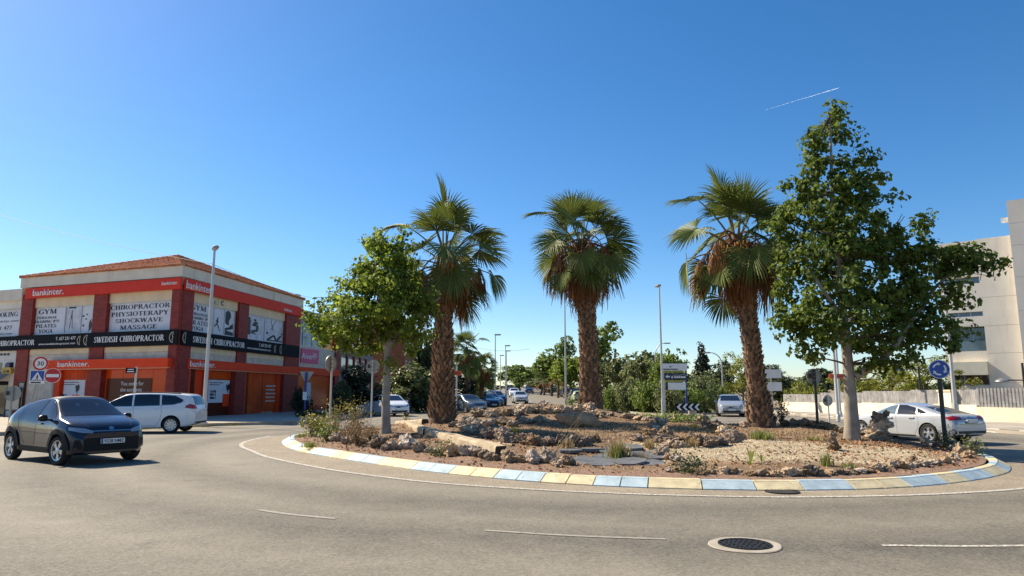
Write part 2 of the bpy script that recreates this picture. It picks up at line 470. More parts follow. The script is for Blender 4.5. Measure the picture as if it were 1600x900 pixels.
# planted wedge between the two streets
wedge = smooth_line([Vector(p) for p in [(10.7, 92), (9.7, 70), (9.3, 52), (9.6, 47.2), (10.9, 45.6), (12.3, 46.6), (12.9, 52), (13.0, 70), (12.9, 92)]], 5)
poly_slab("verge", [tuple(p) for p in wedge][::-1], .12, M_["earth"])
kerb_run("kerb", wedge, [M_["kerb_grey"]], 1.0, w=.14, h=.14, inward=-1)
poly_slab("pavement", [(-10.2, 60.2), (-5.5, 60.2), (-5.5, 258), (-18, 258), (-18, 64.2)], .13, M_["paving"])
poly_slab("verge", [(10.6, 92.5), (30, 92.5), (30, 258), (10.6, 258)], .12, M_["earth"])

# ------------------------------------------------------------------ the island: kerb line, mound height
FRONT = [(-7.7, 23.81), (-6.85, 21.28), (-5.8, 19.3), (-4.62, 17.74), (-3.5, 16.4), (-2.25, 14.98), (-1.26, 14.05), (-0.36, 13.33), (0.52, 12.75), (1.38, 12.32), (2.27, 12.02), (3.17, 11.82), (3.99, 11.73), (4.73, 11.72), (5.71, 11.82), (6.84, 12.16), (8.1, 12.8), (9.25, 13.63), (10.25, 14.62)]
BACK = [(11.3, 16.3), (12.0, 18.6), (12.35, 21.5), (12.2, 25), (11.2, 28.6), (9.2, 31.8), (6.2, 34.0), (2.8, 34.9), (-.8, 34.2), (-4.2, 31.9), (-6.7, 28.6), (-7.7, 26)]
OUT = smooth_line([Vector(p) for p in FRONT + BACK], 10, closed=True)
NF = (len(FRONT) - 1) * 10
OUT_ANG = np.array([math.atan2(p.y - ISLE_C.y, p.x - ISLE_C.x) for p in OUT])
OUT_RAD = np.array([(p - ISLE_C).length for p in OUT])
_o = np.argsort(OUT_ANG); OUT_ANG, OUT_RAD = OUT_ANG[_o], OUT_RAD[_o]
def isle_r(x, y):
    """0 in the middle of the island, 1 at the foot of its kerb"""
    a = np.arctan2(np.asarray(y) - ISLE_C.y, np.asarray(x) - ISLE_C.x)
    return np.hypot(np.asarray(x) - ISLE_C.x, np.asarray(y) - ISLE_C.y) / np.interp(a, OUT_ANG, OUT_RAD, period=2 * math.pi)
def mound_base(x, y):
    x, y = np.asarray(x, float), np.asarray(y, float)
    r = isle_r(x, y)
    z = .13 + .36 * (1 - np.clip(r / .94, 0, 1) ** 2)
    z = z + .72 * np.exp(-((x - 1.2) / 4.2) ** 2 - ((y - 29.3) / 2.6) ** 2)
    z = z + .10 * np.exp(-((x + 1.0) / 2.6) ** 2 - ((y - 19.5) / 1.6) ** 2)
    z = z + .24 * np.exp(-((x - 10.2) / 1.9) ** 2 - ((y - 24.5) / 3.2) ** 2)
    z = z - .18 * np.exp(-((x - 2.6) / 1.5) ** 2 - ((y - 15.2) / 1.3) ** 2)
    z = z - .10 * np.exp(-((x - 3.4) / 2.4) ** 2 - ((y - 19.5) / 1.2) ** 2)
    return np.where(r > .955, .13 - .0, z)
def mound_h(x, y):
    x, y = np.asarray(x, float), np.asarray(y, float)
    r = isle_r(x, y)
    b = .022 * np.sin(3.1 * x + 1.3 * y) * np.sin(2.3 * y - .7 * x) + .015 * np.sin(7.3 * x - 3.3 * y + 1) * np.sin(6.1 * y + 2 * x)
    return mound_base(x, y) + b * np.clip((.93 - r) * 12, 0, 1)
def isle(px, py):
    """the point of the island seen at a pixel of the photograph"""
    d = ray(px, py); t = 8.0 / d.y; last = None; hit = False
    for _ in range(900):
        p = Vector((d.x * t, d.y * t, CAM_Z + d.z * t))
        if isle_r(p.x, p.y) < 1 and p.z < float(mound_h(p.x, p.y)): hit = True; break
        if isle_r(p.x, p.y) < .93: last = p
        if p.y > 36: break
        t += .04 / d.y
    if not hit and last is not None: p = last                       # the sight line clears the far edge: stay on the island
    return Vector((p.x, p.y, float(mound_h(p.x, p.y))))
# soil sheet as rings from the middle out to the kerb
RN = [0, .06, .12, .18, .24, .3] + [.3 + .0125 * k for k in range(1, 54)]
TH = np.linspace(-math.pi, math.pi, 321)[:-1]
rad = np.interp(TH, OUT_ANG, OUT_RAD, period=2 * math.pi)
V, F = [], []
for r_ in RN:
    X = ISLE_C.x + np.cos(TH) * rad * r_; Y = ISLE_C.y + np.sin(TH) * rad * r_
    V += np.stack([X, Y, mound_h(X, Y)], 1).tolist()
nT = len(TH)
for i in range(len(RN) - 1):
    for k in range(nT):
        F.append((i * nT + k, i * nT + (k + 1) % nT, (i + 1) * nT + (k + 1) % nT, (i + 1) * nT + k))
me = mesh_np("island_ground", V, F)
Va = np.array(V)
def pale_zone(x, y):
    n = .35 * np.sin(1.9 * x + .8 * y) + .3 * np.sin(2.7 * y - x + 2)
    e = ((x - 6.4) / 3.6) ** 2 + ((y - 16.3) / 2.3) ** 2
    return np.clip((1.05 - e + n * .35) * 3, 0, 1)
def lava_zone(x, y):
    r = isle_r(x, y); n = .012 * np.sin(5 * x) + .012 * np.sin(4 * y + 1)
    return np.clip((r - .875 + n) * 40, 0, 1)
at_p = me.attributes.new("pale", 'FLOAT', 'POINT'); at_p.data.foreach_set("value", pale_zone(Va[:, 0], Va[:, 1]).astype(np.float32))
at_l = me.attributes.new("lava", 'FLOAT', 'POINT'); at_l.data.foreach_set("value", lava_zone(Va[:, 0], Va[:, 1]).astype(np.float32))
def soil_mat():
    m = mat("island_soil", (.25, .16, .092), .95, var=.3, scale=1.3, bump=.7, bscale=35, c2=(.105, .064, .038), detail=9)
    nt = m.node_tree; N, Lk = nt.nodes, nt.links; b = N["Principled BSDF"]
    base = b.inputs["Base Color"].links[0].from_socket
    tc = N["Texture Coordinate"]
    def layer(base, attr, c1, c2, sc):
        a = N.new("ShaderNodeAttribute"); a.attribute_name = attr
        nz = N.new("ShaderNodeTexNoise"); nz.inputs["Scale"].default_value = sc; nz.inputs["Detail"].default_value = 5
        Lk.new(tc.outputs["Object"], nz.inputs["Vector"])
        rp = N.new("ShaderNodeValToRGB"); rp.color_ramp.elements[0].position = .35; rp.color_ramp.elements[1].position = .65
        rp.color_ramp.elements[0].color = (*c2, 1); rp.color_ramp.elements[1].color = (*c1, 1)
        Lk.new(nz.outputs["Fac"], rp.inputs["Fac"])
        mx = N.new("ShaderNodeMix"); mx.data_type = 'RGBA'
        Lk.new(a.outputs["Fac"], mx.inputs["Factor"]); Lk.new(base, mx.inputs["A"]); Lk.new(rp.outputs["Color"], mx.inputs["B"])
        return mx.outputs["Result"]
    o = layer(base, "pale", (.38, .31, .20), (.20, .155, .095), 9)
    o = layer(o, "lava", (.26, .165, .11), (.14, .085, .06), 14)
    Lk.new(o, b.inputs["Base Color"])
    return m
M_["soil"] = soil_mat()
tag(obj("island_ground", me, None, M_["soil"], 60), kind="structure")

# painted kerb of the island: stones in pairs of cream yellow and pale blue
M_["kerb_cream"] = mat("cream_kerb_paint", (.70, .60, .37), .75, var=.12, scale=5, bump=.3, bscale=40, detail=9, c2=(.50, .42, .26), stain=(7, 1, (.20, .17, .13), .58, .75))
M_["kerb_blue"] = mat("pale_blue_kerb_paint", (.46, .57, .61), .75, var=.12, scale=4, bump=.25, bscale=50, detail=9, c2=(.30, .40, .45), stain=(7, 1, (.18, .18, .16), .58, .75))
M_["kerb_worn"] = mat("worn_kerb", (.50, .42, .28), .8, var=.2, scale=5, bump=.2)
kroot = bpy.data.objects.new("island_kerb", None); col.objects.link(kroot); kroot["kind"] = "structure"
fr = OUT[:NF + 1]; Lf = arclen(fr)
def px_of(p):
    dy, dz = p.y, -CAM_Z
    cz = dy * _c + dz * _s
    return 800 + FOC * p.x / cz
pxs = [px_of(p) for p in fr]
cuts = [444, 452, 463, 482, 512, 540, 587, 640, 700, 770, 844, 926, 1012, 1098, 1183, 1258, 1337, 1425, 1483, 1515, 1555]
def s_at_px(x):
    for i in range(len(pxs) - 1):
        if pxs[i] <= x <= pxs[i + 1] and Lf[i] > 1.0 - 1e9:
            return Lf[i] + (Lf[i + 1] - Lf[i]) * (x - pxs[i]) / max(1e-6, pxs[i + 1] - pxs[i])
    return None
def p_at(P, L, s):
    i = int(np.clip(np.searchsorted(L, s) - 1, 0, len(P) - 2))
    return P[i].lerp(P[i + 1], (s - L[i]) / max(1e-9, L[i + 1] - L[i]))
stops, cols_ = [0.0], []
ss = [s_at_px(x) for x in cuts if s_at_px(x) is not None]
names = ["kerb_cream", "kerb_blue"]
full = OUT + [OUT[0]]; Lall = arclen(full)
k0 = names.index("kerb_blue")
bounds = [0.0] + [s for s in ss if s > .3]
# the pair that starts at pixel 482 is blue; alternate from there both ways
i482 = min(range(len(bounds)), key=lambda i: abs(bounds[i] - (s_at_px(482) or 0)))
s = bounds[-1]
while s + 1.0 < Lall[-1] - .4:
    s += 1.0; bounds.append(s)
bounds.append(Lall[-1])
def nrm_at(s):
    a, b = p_at(full, Lall, max(0, s - .05)), p_at(full, Lall, min(Lall[-1], s + .05))
    d = (b - a).normalized(); return Vector((-d.y, d.x))
for i, (s0, s1) in enumerate(zip(bounds, bounds[1:])):
    m = M_[names[(1 + i - i482) % 2]]
    n = max(1, round((s1 - s0) / .62))
    for k in range(n):
        a_, b_ = s0 + (s1 - s0) * k / n, s0 + (s1 - s0) * (k + 1) / n
        kerb_stone(kroot, p_at(full, Lall, a_), p_at(full, Lall, b_), m, .36, .14, 1, .20, nrm_at(a_), nrm_at(b_))

# ------------------------------------------------------------------ markings
def ribbon(name, inner, outer, z, m, parent=None):
    n = len(inner)
    V = [(p.x, p.y, z) for p in inner] + [(p.x, p.y, z) for p in outer]
    return obj(name, mesh_np(name, V, [(i, n + i, n + i + 1, i + 1) for i in range(n - 1)][::1]), parent, m)
LINE = [(-8.9, 26), (-8.72, 23.19), (-8.1, 21.2), (-7.1, 19.4), (-6.03, 17.6), (-4.11, 15.2), (-2.6, 13.7), (-1.12, 12.58), (0.53, 11.8), (2.04, 11.32), (3.47, 11.07), (4.44, 11.02), (5.99, 11.18), (7.3, 11.5), (8.6, 12.0), (10.2, 13.0), (11.4, 14.2), (12.4, 15.9)]
ln = smooth_line([Vector(p) for p in LINE], 8)
def offset(P, d):
    out = []
    for i, p in enumerate(P):
        t = (P[min(i + 1, len(P) - 1)] - P[max(i - 1, 0)]).normalized()
        out.append(p + Vector((-t.y, t.x)) * d)
    return out
closest = [min(full, key=lambda q, p=p: (q - p).length) for p in ln]
tag(ribbon("gutter_asphalt", closest, offset(ln, .02), .004, M_["asphalt_edge"]), kind="structure")
M_["worn_paint"] = None
def worn_paint():
    m = mat("worn_road_paint", (.58, .55, .48), .75, var=.1, scale=30, bump=.3, bscale=90, c2=(.24, .22, .19), detail=8)
    m.node_tree.nodes["Color Ramp"].color_ramp.elements[0].position = .44
    m.node_tree.nodes["Color Ramp"].color_ramp.elements[1].position = .56
    return m
M_["worn_paint"] = worn_paint()
mk = bpy.data.objects.new("road_markings", None); col.objects.link(mk); mk["kind"] = "structure"
ribbon("edge_line", offset(ln, .05), offset(ln, -.07), .008, M_["worn_paint"], mk)
def dash(P, w, m):
    P = smooth_line([Vector(p) for p in P], 5)
    return ribbon("lane_dash", offset(P, w / 2), offset(P, -w / 2), .006, m, mk)
M_["faint_paint"] = mat("faint_road_paint", (.36, .335, .29), .8, var=.1, scale=14, bump=.4, bscale=80, c2=(.22, .20, .17), detail=8)
dash([(-3.5, 9.86), (-2.9, 9.47), (-2.25, 9.18)], .09, M_["faint_paint"])
dash([(-.32, 8.42), (.65, 8.12), (1.69, 7.93)], .075, M_["faint_paint"])
dash([(3.9, 7.62), (4.7, 7.58), (5.6, 7.62), (6.5, 7.75)], .075, M_["worn_paint"])
for y0 in (66, 78, 90, 102, 114, 126, 138, 150):
    V = [(2.35 + dx, y, float(ground_h(0, y)) + .006) for y in (y0, y0 + 3) for dx in (0, .14)]
    obj("lane_dash", mesh_np("lane_dash", V, [(0, 1, 3, 2)]), mk, M_["worn_paint"])
# manholes set in the asphalt
M_["iron"] = mat("cast_iron", (.035, .034, .033), .55, .6, var=.2, scale=8)
M_["collar"] = mat("concrete_collar", (.40, .36, .29), .9, var=.12, scale=5, bump=.3, bscale=70)
def manhole(name, x, y, r, collar, label, bars):
    t = thing(name, label, "manhole cover", (x, y, 0))
    if collar:
        n = 40
        V = [(math.cos(a) * q, math.sin(a) * q, .012 if q < r * 1.4 else .006) for q in (r * 1.0, r * 1.0 + collar * .9, r + collar) for a in [k * 2 * math.pi / n for k in range(n)]]
        V = [(vx + (.015 * math.sin(3 * math.atan2(vy, vx)) if math.hypot(vx, vy) > r * 1.3 else 0), vy, vz) for vx, vy, vz in V]
        obj("collar", mesh_np("collar", V, [(i * n + k, i * n + (k + 1) % n, (i + 1) * n + (k + 1) % n, (i + 1) * n + k) for i in range(2) for k in range(n)]), t, M_["collar"])
    MB().lathe([(r * .93, .008), (r * .93, .022), (r, .022), (r, .006)], n=40).build("rim", M_["iron"], t)
    MB().lathe([(r * .93, .012), (0, .012)], n=40).build("lid", flat("lid_iron", (.02, .02, .02), .6, .4), t)
    b = MB()
    k = -r * .8
    while k < r * .81:
        h = math.sqrt(max(0, (r * .9) ** 2 - k * k))
        if bars == 'grid':
            m_ = int(h * 2 / .05)
            for q in range(m_):
                yy = -h + (q + .5) * (2 * h / m_)
                b.box((k, yy, .017), (.034, .022, .012), rz=.5 if (q + int(k * 50)) % 2 else -.5)
        else: b.box((k, 0, .017), (.02, 2 * h, .012))
        k += .055
    o = b.build("raised_pattern", flat("worn_iron", (.10, .095, .09), .4, .7), t); o["kind"] = "stuff"
manhole("manhole_cover", 2.46, 7.63, .275, .11, "round iron manhole cover in a pale concrete collar in the near asphalt", 'grid')
manhole("manhole_cover", 4.37, 11.55, .27, 0, "small iron drain cover close to the painted island kerb", 'bars')


# ------------------------------------------------------------------ plants: materials and leaf makers
def leaf_mat(name, c, c2, rough=.45, trans=.35, island=.35, scale=.9, spec=.35):
    return mat(name, c, rough, var=.2, scale=scale, c2=c2, island=island, trans=trans, spec=spec)
M_["leaf_bright"] = leaf_mat("kurrajong_leaf", (.18, .245, .034), (.072, .118, .018), trans=.42, rough=.55, spec=.2)
M_["leaf_deep"] = leaf_mat("kurrajong_dark_leaf", (.125, .175, .030), (.055, .09, .016), trans=.36, rough=.55, spec=.2)
M_["leaf_olive"] = leaf_mat("olive_green_leaf", (.185, .215, .085), (.085, .11, .04))
M_["leaf_dark"] = leaf_mat("dark_evergreen_leaf", (.065, .10, .035), (.028, .046, .018), trans=.2)
M_["leaf_pine"] = leaf_mat("pine_needles", (.29, .31, .045), (.13, .16, .028), trans=.3)
M_["leaf_mid"] = leaf_mat("mid_green_leaf", (.18, .25, .045), (.08, .125, .026))
M_["leaf_cypress"] = leaf_mat("cypress_leaf", (.030, .048, .024), (.014, .024, .012), trans=.1)
M_["frond"] = leaf_mat("fan_palm_leaf", (.140, .178, .038), (.064, .095, .020), rough=.55, trans=.22, island=.18, scale=.7, spec=.25)
M_["frond_dead"] = mat("dead_palm_leaf", (.36, .18, .072), .85, var=.3, scale=1.6, c2=(.16, .072, .032), island=.25, trans=.12)
M_["frond_yellow"] = mat("yellowing_palm_fruit", (.46, .27, .055), .7, var=.3, scale=4, c2=(.26, .13, .03), island=.3, trans=.1)
M_["petiole"] = mat("palm_stalk", (.22, .20, .07), .6, var=.3, scale=2)
M_["bark_palm"] = mat("palm_trunk_bark", (.20, .125, .075), .95, var=.35, scale=4, bump=.8, bscale=22, c2=(.07, .042, .027))
M_["boot"] = mat("palm_leaf_base", (.34, .215, .125), .9, var=.3, scale=7, c2=(.13, .075, .045), island=.4, bump=.4, bscale=40)
M_["bark_grey"] = mat("smooth_grey_bark", (.36, .31, .25), .9, var=.18, scale=3, bump=.4, bscale=28, c2=(.22, .185, .145), detail=8)
M_["bark_brown"] = mat("brown_bark", (.17, .13, .09), .95, var=.3, scale=4, bump=.6, bscale=25)
M_["dry_twig"] = mat("dry_twig", (.30, .22, .12), .9, var=.3, scale=6)
M_["dry_leaf"] = mat("dry_leaf", (.36, .17, .06), .85, var=.3, scale=3, island=.5, c2=(.20, .09, .04))
M_["grass"] = leaf_mat("grass_blade", (.22, .25, .06), (.10, .13, .03), trans=.3)
M_["dry_grass"] = leaf_mat("dry_grass_blade", (.42, .33, .16), (.26, .19, .08), trans=.2)

def leaf_cloud(P, D, size, jitter=.5, fold=.25, aspect=.75, droop=.3, r=rng):
    """P points, D outward directions: folded leaves (two quads sharing a midrib) as arrays of vertices and faces"""
    n = len(P)
    nrm = D + r.normal(0, .75, (n, 3)); nrm[:, 2] += .35
    nrm /= np.linalg.norm(nrm, axis=1, keepdims=True) + 1e-9
    ax = r.normal(0, 1, (n, 3)) + D * .5; ax[:, 2] -= droop * 2
    ax -= nrm * (ax * nrm).sum(1, keepdims=True); ax /= np.linalg.norm(ax, axis=1, keepdims=True) + 1e-9
    sd_ = np.cross(nrm, ax)
    s = size * (1 + r.uniform(-jitter, jitter, (n, 1)))
    w = s * aspect * .5
    base, tip = P - ax * s * .5, P + ax * s * .5
    up = nrm * w * fold * 2
    mid = P + ax * s * .05
    V = np.stack([base, mid + sd_ * w + up, tip, mid - sd_ * w + up], 1).reshape(-1, 3)
    i = np.arange(n) * 4
    F = np.concatenate([np.stack([i, i + 1, i + 2], 1), np.stack([i, i + 2, i + 3], 1)])
    return V, F
def fast_mesh(name, V, F, m=None):
    """triangles only, quickly"""
    me = bpy.data.meshes.new(name)
    V = np.ascontiguousarray(V, np.float32); F = np.ascontiguousarray(F, np.int32)
    me.vertices.add(len(V)); me.vertices.foreach_set("co", V.ravel())
    k = F.shape[1]
    me.loops.add(F.size); me.loops.foreach_set("vertex_index", F.ravel())
    me.polygons.add(len(F)); me.polygons.foreach_set("loop_start", np.arange(0, F.size, k, dtype=np.int32))
    me.update(calc_edges=True); me.validate()
    if m: me.materials.append(m)
    return me
def clump_points(blobs, n, r, clump=.30, shell=.55, per=16):
    """leaf positions in clumps through the blobs (x,y,z,rx,ry,rz), denser near their skins"""
    B = np.array(blobs, float)
    wt = (B[:, 3] * B[:, 4] * B[:, 5]) ** .75; wt /= wt.sum()
    nc = max(1, n // per)
    k = r.choice(len(B), nc, p=wt)
    d = r.normal(0, 1, (nc, 3)); d /= np.linalg.norm(d, axis=1, keepdims=True)
    q = shell + (1.08 - shell) * r.random((nc, 1)) ** .7
    q *= 1 + .13 * r.normal(0, 1, (nc, 1))
    c = B[k, :3] + d * q * B[k, 3:6]
    cs = clump * (.55 + .9 * r.random((nc, 1)))
    idx = np.repeat(np.arange(nc), per)
    off = r.normal(0, 1, (len(idx), 3)); off /= np.linalg.norm(off, axis=1, keepdims=True)
    off *= (r.random((len(idx), 1)) ** .45) * cs[idx]
    off[:, 2] *= .8
    P = c[idx] + off
    D = off / (np.linalg.norm(off, axis=1, keepdims=True) + 1e-9) * .7 + d[idx] * .5
    D /= np.linalg.norm(D, axis=1, keepdims=True) + 1e-9
    return P, D, c
def limb(mb, a, b, r0, r1, bend=.1, n=5, seg=8):
    a, b = Vector(a), Vector(b); L = (b - a).length
    o = Vector((random.uniform(-1, 1), random.uniform(-1, 1), random.uniform(-.2, .6))) * bend * L
    mb.tube([a + (b - a) * t + o * math.sin(math.pi * t) for t in [i / n for i in range(n + 1)]], [r0 + (r1 - r0) * i / n for i in range(n + 1)], seg)

# ---- the two broadleaf trees of the island
def island_tree(label, base, trunk_pts, trunk_r, blobs_px, Ybase, n_leaves, size, leafm, limbs_px, seed, dark_side=None, thin=0):
    r = np.random.default_rng(seed)
    t = thing("broadleaf_tree", label, "tree", base)
    B = Vector(base)
    tr = [at(px, py, Y=Ybase + dy) - B for px, py, dy in trunk_pts]
    tr[0] = Vector((0, 0, -.1))
    mb = MB()
    P = smooth_line([p for p in tr], 5) if False else tr
    flare = trunk_r[:]
    mb.tube(P, flare, 16)
    mb.build("trunk", M_["bark_grey"], t, 50)
    blobs = []
    for px, py, rp, dy in blobs_px:
        c = at(px, py, Y=Ybase + dy) - B
        rr = rp * (Ybase + dy) / 1085
        blobs.append((c.x, c.y, c.z, rr, rr * .95, rr * .92))
    for pts, r0 in limbs_px:
        mb = MB(); q = [at(px, py, Y=Ybase + dy) - B for px, py, dy in pts]
        mb.tube(q, [r0 * (1 - .7 * i / (len(q) - 1)) for i in range(len(q))], 9)
        mb.build("branch", M_["bark_grey"], t, 50)
    tw = MB()
    for b in blobs:
        # twigs from the nearest limb point into each clump
        for _ in range(3):
            d = r.normal(0, 1, 3); d /= np.linalg.norm(d)
            p = Vector(b[:3]); e = p + Vector(d) * b[3] * 1.0
            near = min(tr[1:], key=lambda q: (q - p).length)
            limb(tw, near if _ == 0 else p, p if _ == 0 else e, .035 if _ == 0 else .018, .008, .12, 4, 5)
    o = tw.build("twigs", M_["bark_brown"], t, 60); o["kind"] = "stuff"
    P, D, _ = clump_points(blobs, n_leaves, r, clump=.30, shell=.62, per=44)
    V, F = leaf_cloud(P, D, size, r=r, aspect=.8, droop=.45)
    o = obj("crown", fast_mesh("crown", V, F), t, leafm); o["kind"] = "stuff"
    return t
ptb = isle(603, 677); Yl = ptb.y
island_tree("small broadleaf tree with bright green crown and slim grey trunk, before the shaggy palm", ptb,
    [(603, 679, 0), (603, 660, 0), (603, 620, 0), (605, 575, 0), (607, 530, 0), (606, 480, .1), (603, 420, .1), (600, 375, .1)],
    [.20, .15, .128, .115, .105, .085, .06, .02],
    [(598, 370, 22, .1), (590, 400, 34, -.1), (622, 392, 34, .3), (612, 440, 46, .2), (632, 420, 20, .2), (650, 468, 28, .6), (556, 456, 30, .3), (590, 470, 50, -.6),
     (520, 492, 34, .2), (497, 512, 18, 0), (545, 505, 38, -.5), (598, 505, 44, .7), (630, 488, 40, -.5), (668, 490, 20, .3), (652, 508, 28, .5), (555, 540, 26, .1),
     (618, 535, 34, -.4), (548, 440, 14, 0), (575, 430, 20, .4), (626, 448, 30, .9), (512, 520, 22, .5), (585, 525, 30, .9), (650, 528, 18, -.3)],
    Yl, 13500, .13, M_["leaf_bright"],
    [([(606, 545, 0), (585, 515, -.2), (550, 500, -.4), (515, 500, -.3)], .085), ([(606, 540, 0), (630, 510, .2), (665, 480, .4), (688, 465, .4)], .08),
     ([(606, 510, 0), (595, 470, -.4), (585, 430, -.3), (590, 395, -.1)], .07), ([(607, 520, .1), (625, 480, .7), (640, 435, .8)], .06), ([(606, 545, 0), (590, 530, .6), (570, 500, .9)], .05)], 11)
ptb2 = isle(1331, 688); Yr = ptb2.y
island_tree("tall broadleaf tree with a deep green crown on a thick pale forked trunk", ptb2,
    [(1331, 690, 0), (1331, 665, 0), (1329, 620, 0), (1325, 570, 0), (1321, 530, 0), (1316, 480, .1), (1308, 400, .1), (1300, 300, .1), (1297, 180, 0)],
    [.245, .20, .165, .145, .13, .11, .085, .055, .02],
    [(1296, 178, 18, 0), (1299, 190, 20, .05), (1292, 212, 30, .1), (1300, 250, 38, 0), (1272, 240, 20, .2), (1330, 262, 34, .3), (1358, 275, 26, .1), (1300, 300, 48, -.2), (1262, 305, 34, .4), (1345, 305, 36, -.1),
     (1240, 350, 34, .5), (1275, 360, 58, -.4), (1330, 360, 62, .4), (1232, 388, 28, .3), (1235, 330, 18, .2), (1382, 365, 40, .3), (1420, 352, 24, .2), (1415, 390, 42, -.2), (1300, 430, 76, -.5), (1370, 430, 68, .3),
     (1245, 440, 34, .2), (1438, 430, 46, .3), (1478, 400, 28, 0), (1500, 412, 34, .1), (1535, 412, 28, .1), (1552, 432, 18, 0), (1490, 450, 40, .2), (1460, 475, 42, -.2), (1260, 490, 42, .2), (1235, 505, 22, 0), (1310, 500, 52, -.8),
     (1370, 500, 56, .6), (1425, 505, 44, -.3), (1275, 535, 36, .1), (1262, 560, 16, -.1), (1400, 540, 40, -.4), (1350, 540, 22, .6), (1478, 505, 28, .1), (1484, 535, 14, 0), (1440, 535, 22, .1), (1365, 560, 14, -.5), (1405, 565, 14, -.3), (1478, 556, 9, 0)],
    Yr, 21500, .138, M_["leaf_deep"],
    [([(1336, 588, -.05), (1356, 576, -.15), (1378, 562, -.3), (1400, 540, -.4), (1425, 500, -.3), (1450, 470, -.1)], .125),
     ([(1320, 520, 0), (1340, 480, .4), (1375, 430, .6), (1400, 380, .5)], .085), ([(1318, 500, 0), (1290, 460, -.4), (1265, 420, -.2), (1245, 360, .3)], .08),
     ([(1425, 500, -.3), (1460, 450, .1), (1500, 415, .2), (1545, 412, .1)], .06), ([(1312, 430, .1), (1335, 370, .2), (1350, 290, .2)], .06), ([(1323, 540, 0), (1290, 520, .2), (1265, 500, .3)], .06)], 12)

# ---- fan palms
def fan_leaf(el, petiole, blade, spread=215, nseg=38, droop=.5, r=None, fold=1.0):
    """one fan leaf at azimuth 0 (towards +x), stalk rising at the angle el; gravity bends it. returns stalk and blade arrays"""
    d = Vector((math.cos(el), 0, math.sin(el)))
    path = []; p = Vector((0, 0, 0)); dd = d.copy(); N = 7
    for i in range(N + 1):
        path.append(p.copy()); p = p + dd * (petiole / N)
        dd = (dd + Vector((0, 0, -.055 * droop * (1 + max(0, math.cos(el)))))).normalized()
    hub, ax = path[-1], dd
    # the blade nods down from its stalk and is rolled to one side, as old fans are
    nod = R(r.uniform(14, 48)) * max(.15, min(1, math.cos(el) + .1)) * (1 if el > -.3 else .4)
    ax = Matrix.Rotation(nod, 3, 'Y') @ ax
    side = Matrix.Rotation(R(r.uniform(-38, 38)), 3, ax) @ Vector((0, 1, 0))
    up = ax.cross(side); up = -up if up.dot(Vector((0, 0, 1))) < 0 and abs(el) < 1.4 else up
    V, F = [], []
    for k in range(nseg):
        a = R(-spread / 2 + spread * (k + .5) / nseg + r.uniform(-1.5, 1.5))
        L = blade * (.72 + .28 * math.cos(a * .62)) * (1 + r.uniform(-.07, .07))
        dirn = (ax * math.cos(a) + side * math.sin(a)).normalized()
        fv = up * (.22 * abs(math.sin(a)) * fold)                      # blade cups along its midrib
        dirn = (dirn + fv).normalized()
        wd = R(spread / nseg) * .56
        st = [0, .16, .36, .56, .76, 1.0]; wid = [0, .16 * wd, .36 * wd, .50 * wd, .30 * wd, .02 * wd]
        pts = []; q = hub.copy(); dv = dirn.copy(); last = 0
        for s_ in st:
            q = q + dv * (L * (s_ - last)); last = s_
            pts.append((q.copy(), dv.copy()))
            g = droop * (.05 + .75 * max(0, s_ - .3)) * (1 + .5 * r.uniform(-1, 1))
            dv = (dv + Vector((0, 0, -g))).normalized()
        b0 = len(V)
        for (q, dv), w_ in zip(pts, wid):
            sv = dv.cross(up); sv = sv.normalized() if sv.length > 1e-3 else side
            n_ = sv.cross(dv).normalized()
            V += [q - sv * w_ * L - n_ * w_ * L * .35, q + n_ * w_ * L * .35, q + sv * w_ * L - n_ * w_ * L * .35]
        for j in range(len(st) - 1):
            o = b0 + j * 3
            F += [(o, o + 1, o + 4, o + 3), (o + 1, o + 2, o + 5, o + 4)]
    return path, V, F
def frond_mesh(el, seed, petiole, blade, droop, dead=False):
    r = random.Random(seed)
    if dead:
        V, F = [], []
        path = []; p = Vector((0, 0, 0)); dv = Vector((math.cos(el), 0, math.sin(el)))
        for i in range(6):
            path.append(p.copy()); p = p + dv * petiole / 5; dv = (dv + Vector((0, 0, -.3))).normalized()
        hub = path[-1]
        for k in range(34):
            a = r.uniform(0, 6.28); L = blade * r.uniform(.5, 1.0); w = r.uniform(.010, .024)
            rr = r.uniform(.02, .30)
            q0 = hub + Vector((math.cos(a) * .03, math.sin(a) * .03, r.uniform(-.05, .05)))
            q1 = hub + Vector((math.cos(a) * rr, math.sin(a) * rr, -L * .45)); q2 = hub + Vector((math.cos(a) * rr * 1.25 + r.uniform(-.06, .06), math.sin(a) * rr * 1.25 + r.uniform(-.06, .06), -L))
            t = Vector((-math.sin(a + .6), math.cos(a + .6), 0)) * w
            b0 = len(V); V += [q0 - t * .4, q0 + t * .4, q1 - t, q1 + t, q2 - t * .3, q2 + t * .3]
            F += [(b0, b0 + 1, b0 + 3, b0 + 2), (b0 + 2, b0 + 3, b0 + 5, b0 + 4)]
    else:
        path, V, F = fan_leaf(el, petiole, blade, droop=droop, r=r)
    mb = MB(); mb.tube(path, [.034 - .02 * i / (len(path) - 1) for i in range(len(path))], 5)
    nV = len(mb.v); mb.add(V, F, 1)
    me = bpy.data.meshes.new("frond")
    me.from_pydata([tuple(p) for p in mb.v], [], mb.f)
    me.materials.append(M_["frond_dead"] if dead else M_["petiole"]); me.materials.append(M_["frond_dead"] if dead else M_["frond"])
    me.polygons.foreach_set("material_index", mb.m); me.update()
    return me
ELS = [84, 68, 50, 32, 14, -6, -26, -44]
FR = {e: [frond_mesh(R(e), 100 + e * 3 + k, (1.0 if e > 60 or e < 0 else 1.22) * (.72 + .2 * k), 1.16 - .05 * k, .45 + .16 * k + (.18 if e < 20 else 0)) for k in range(4)] for e in ELS}
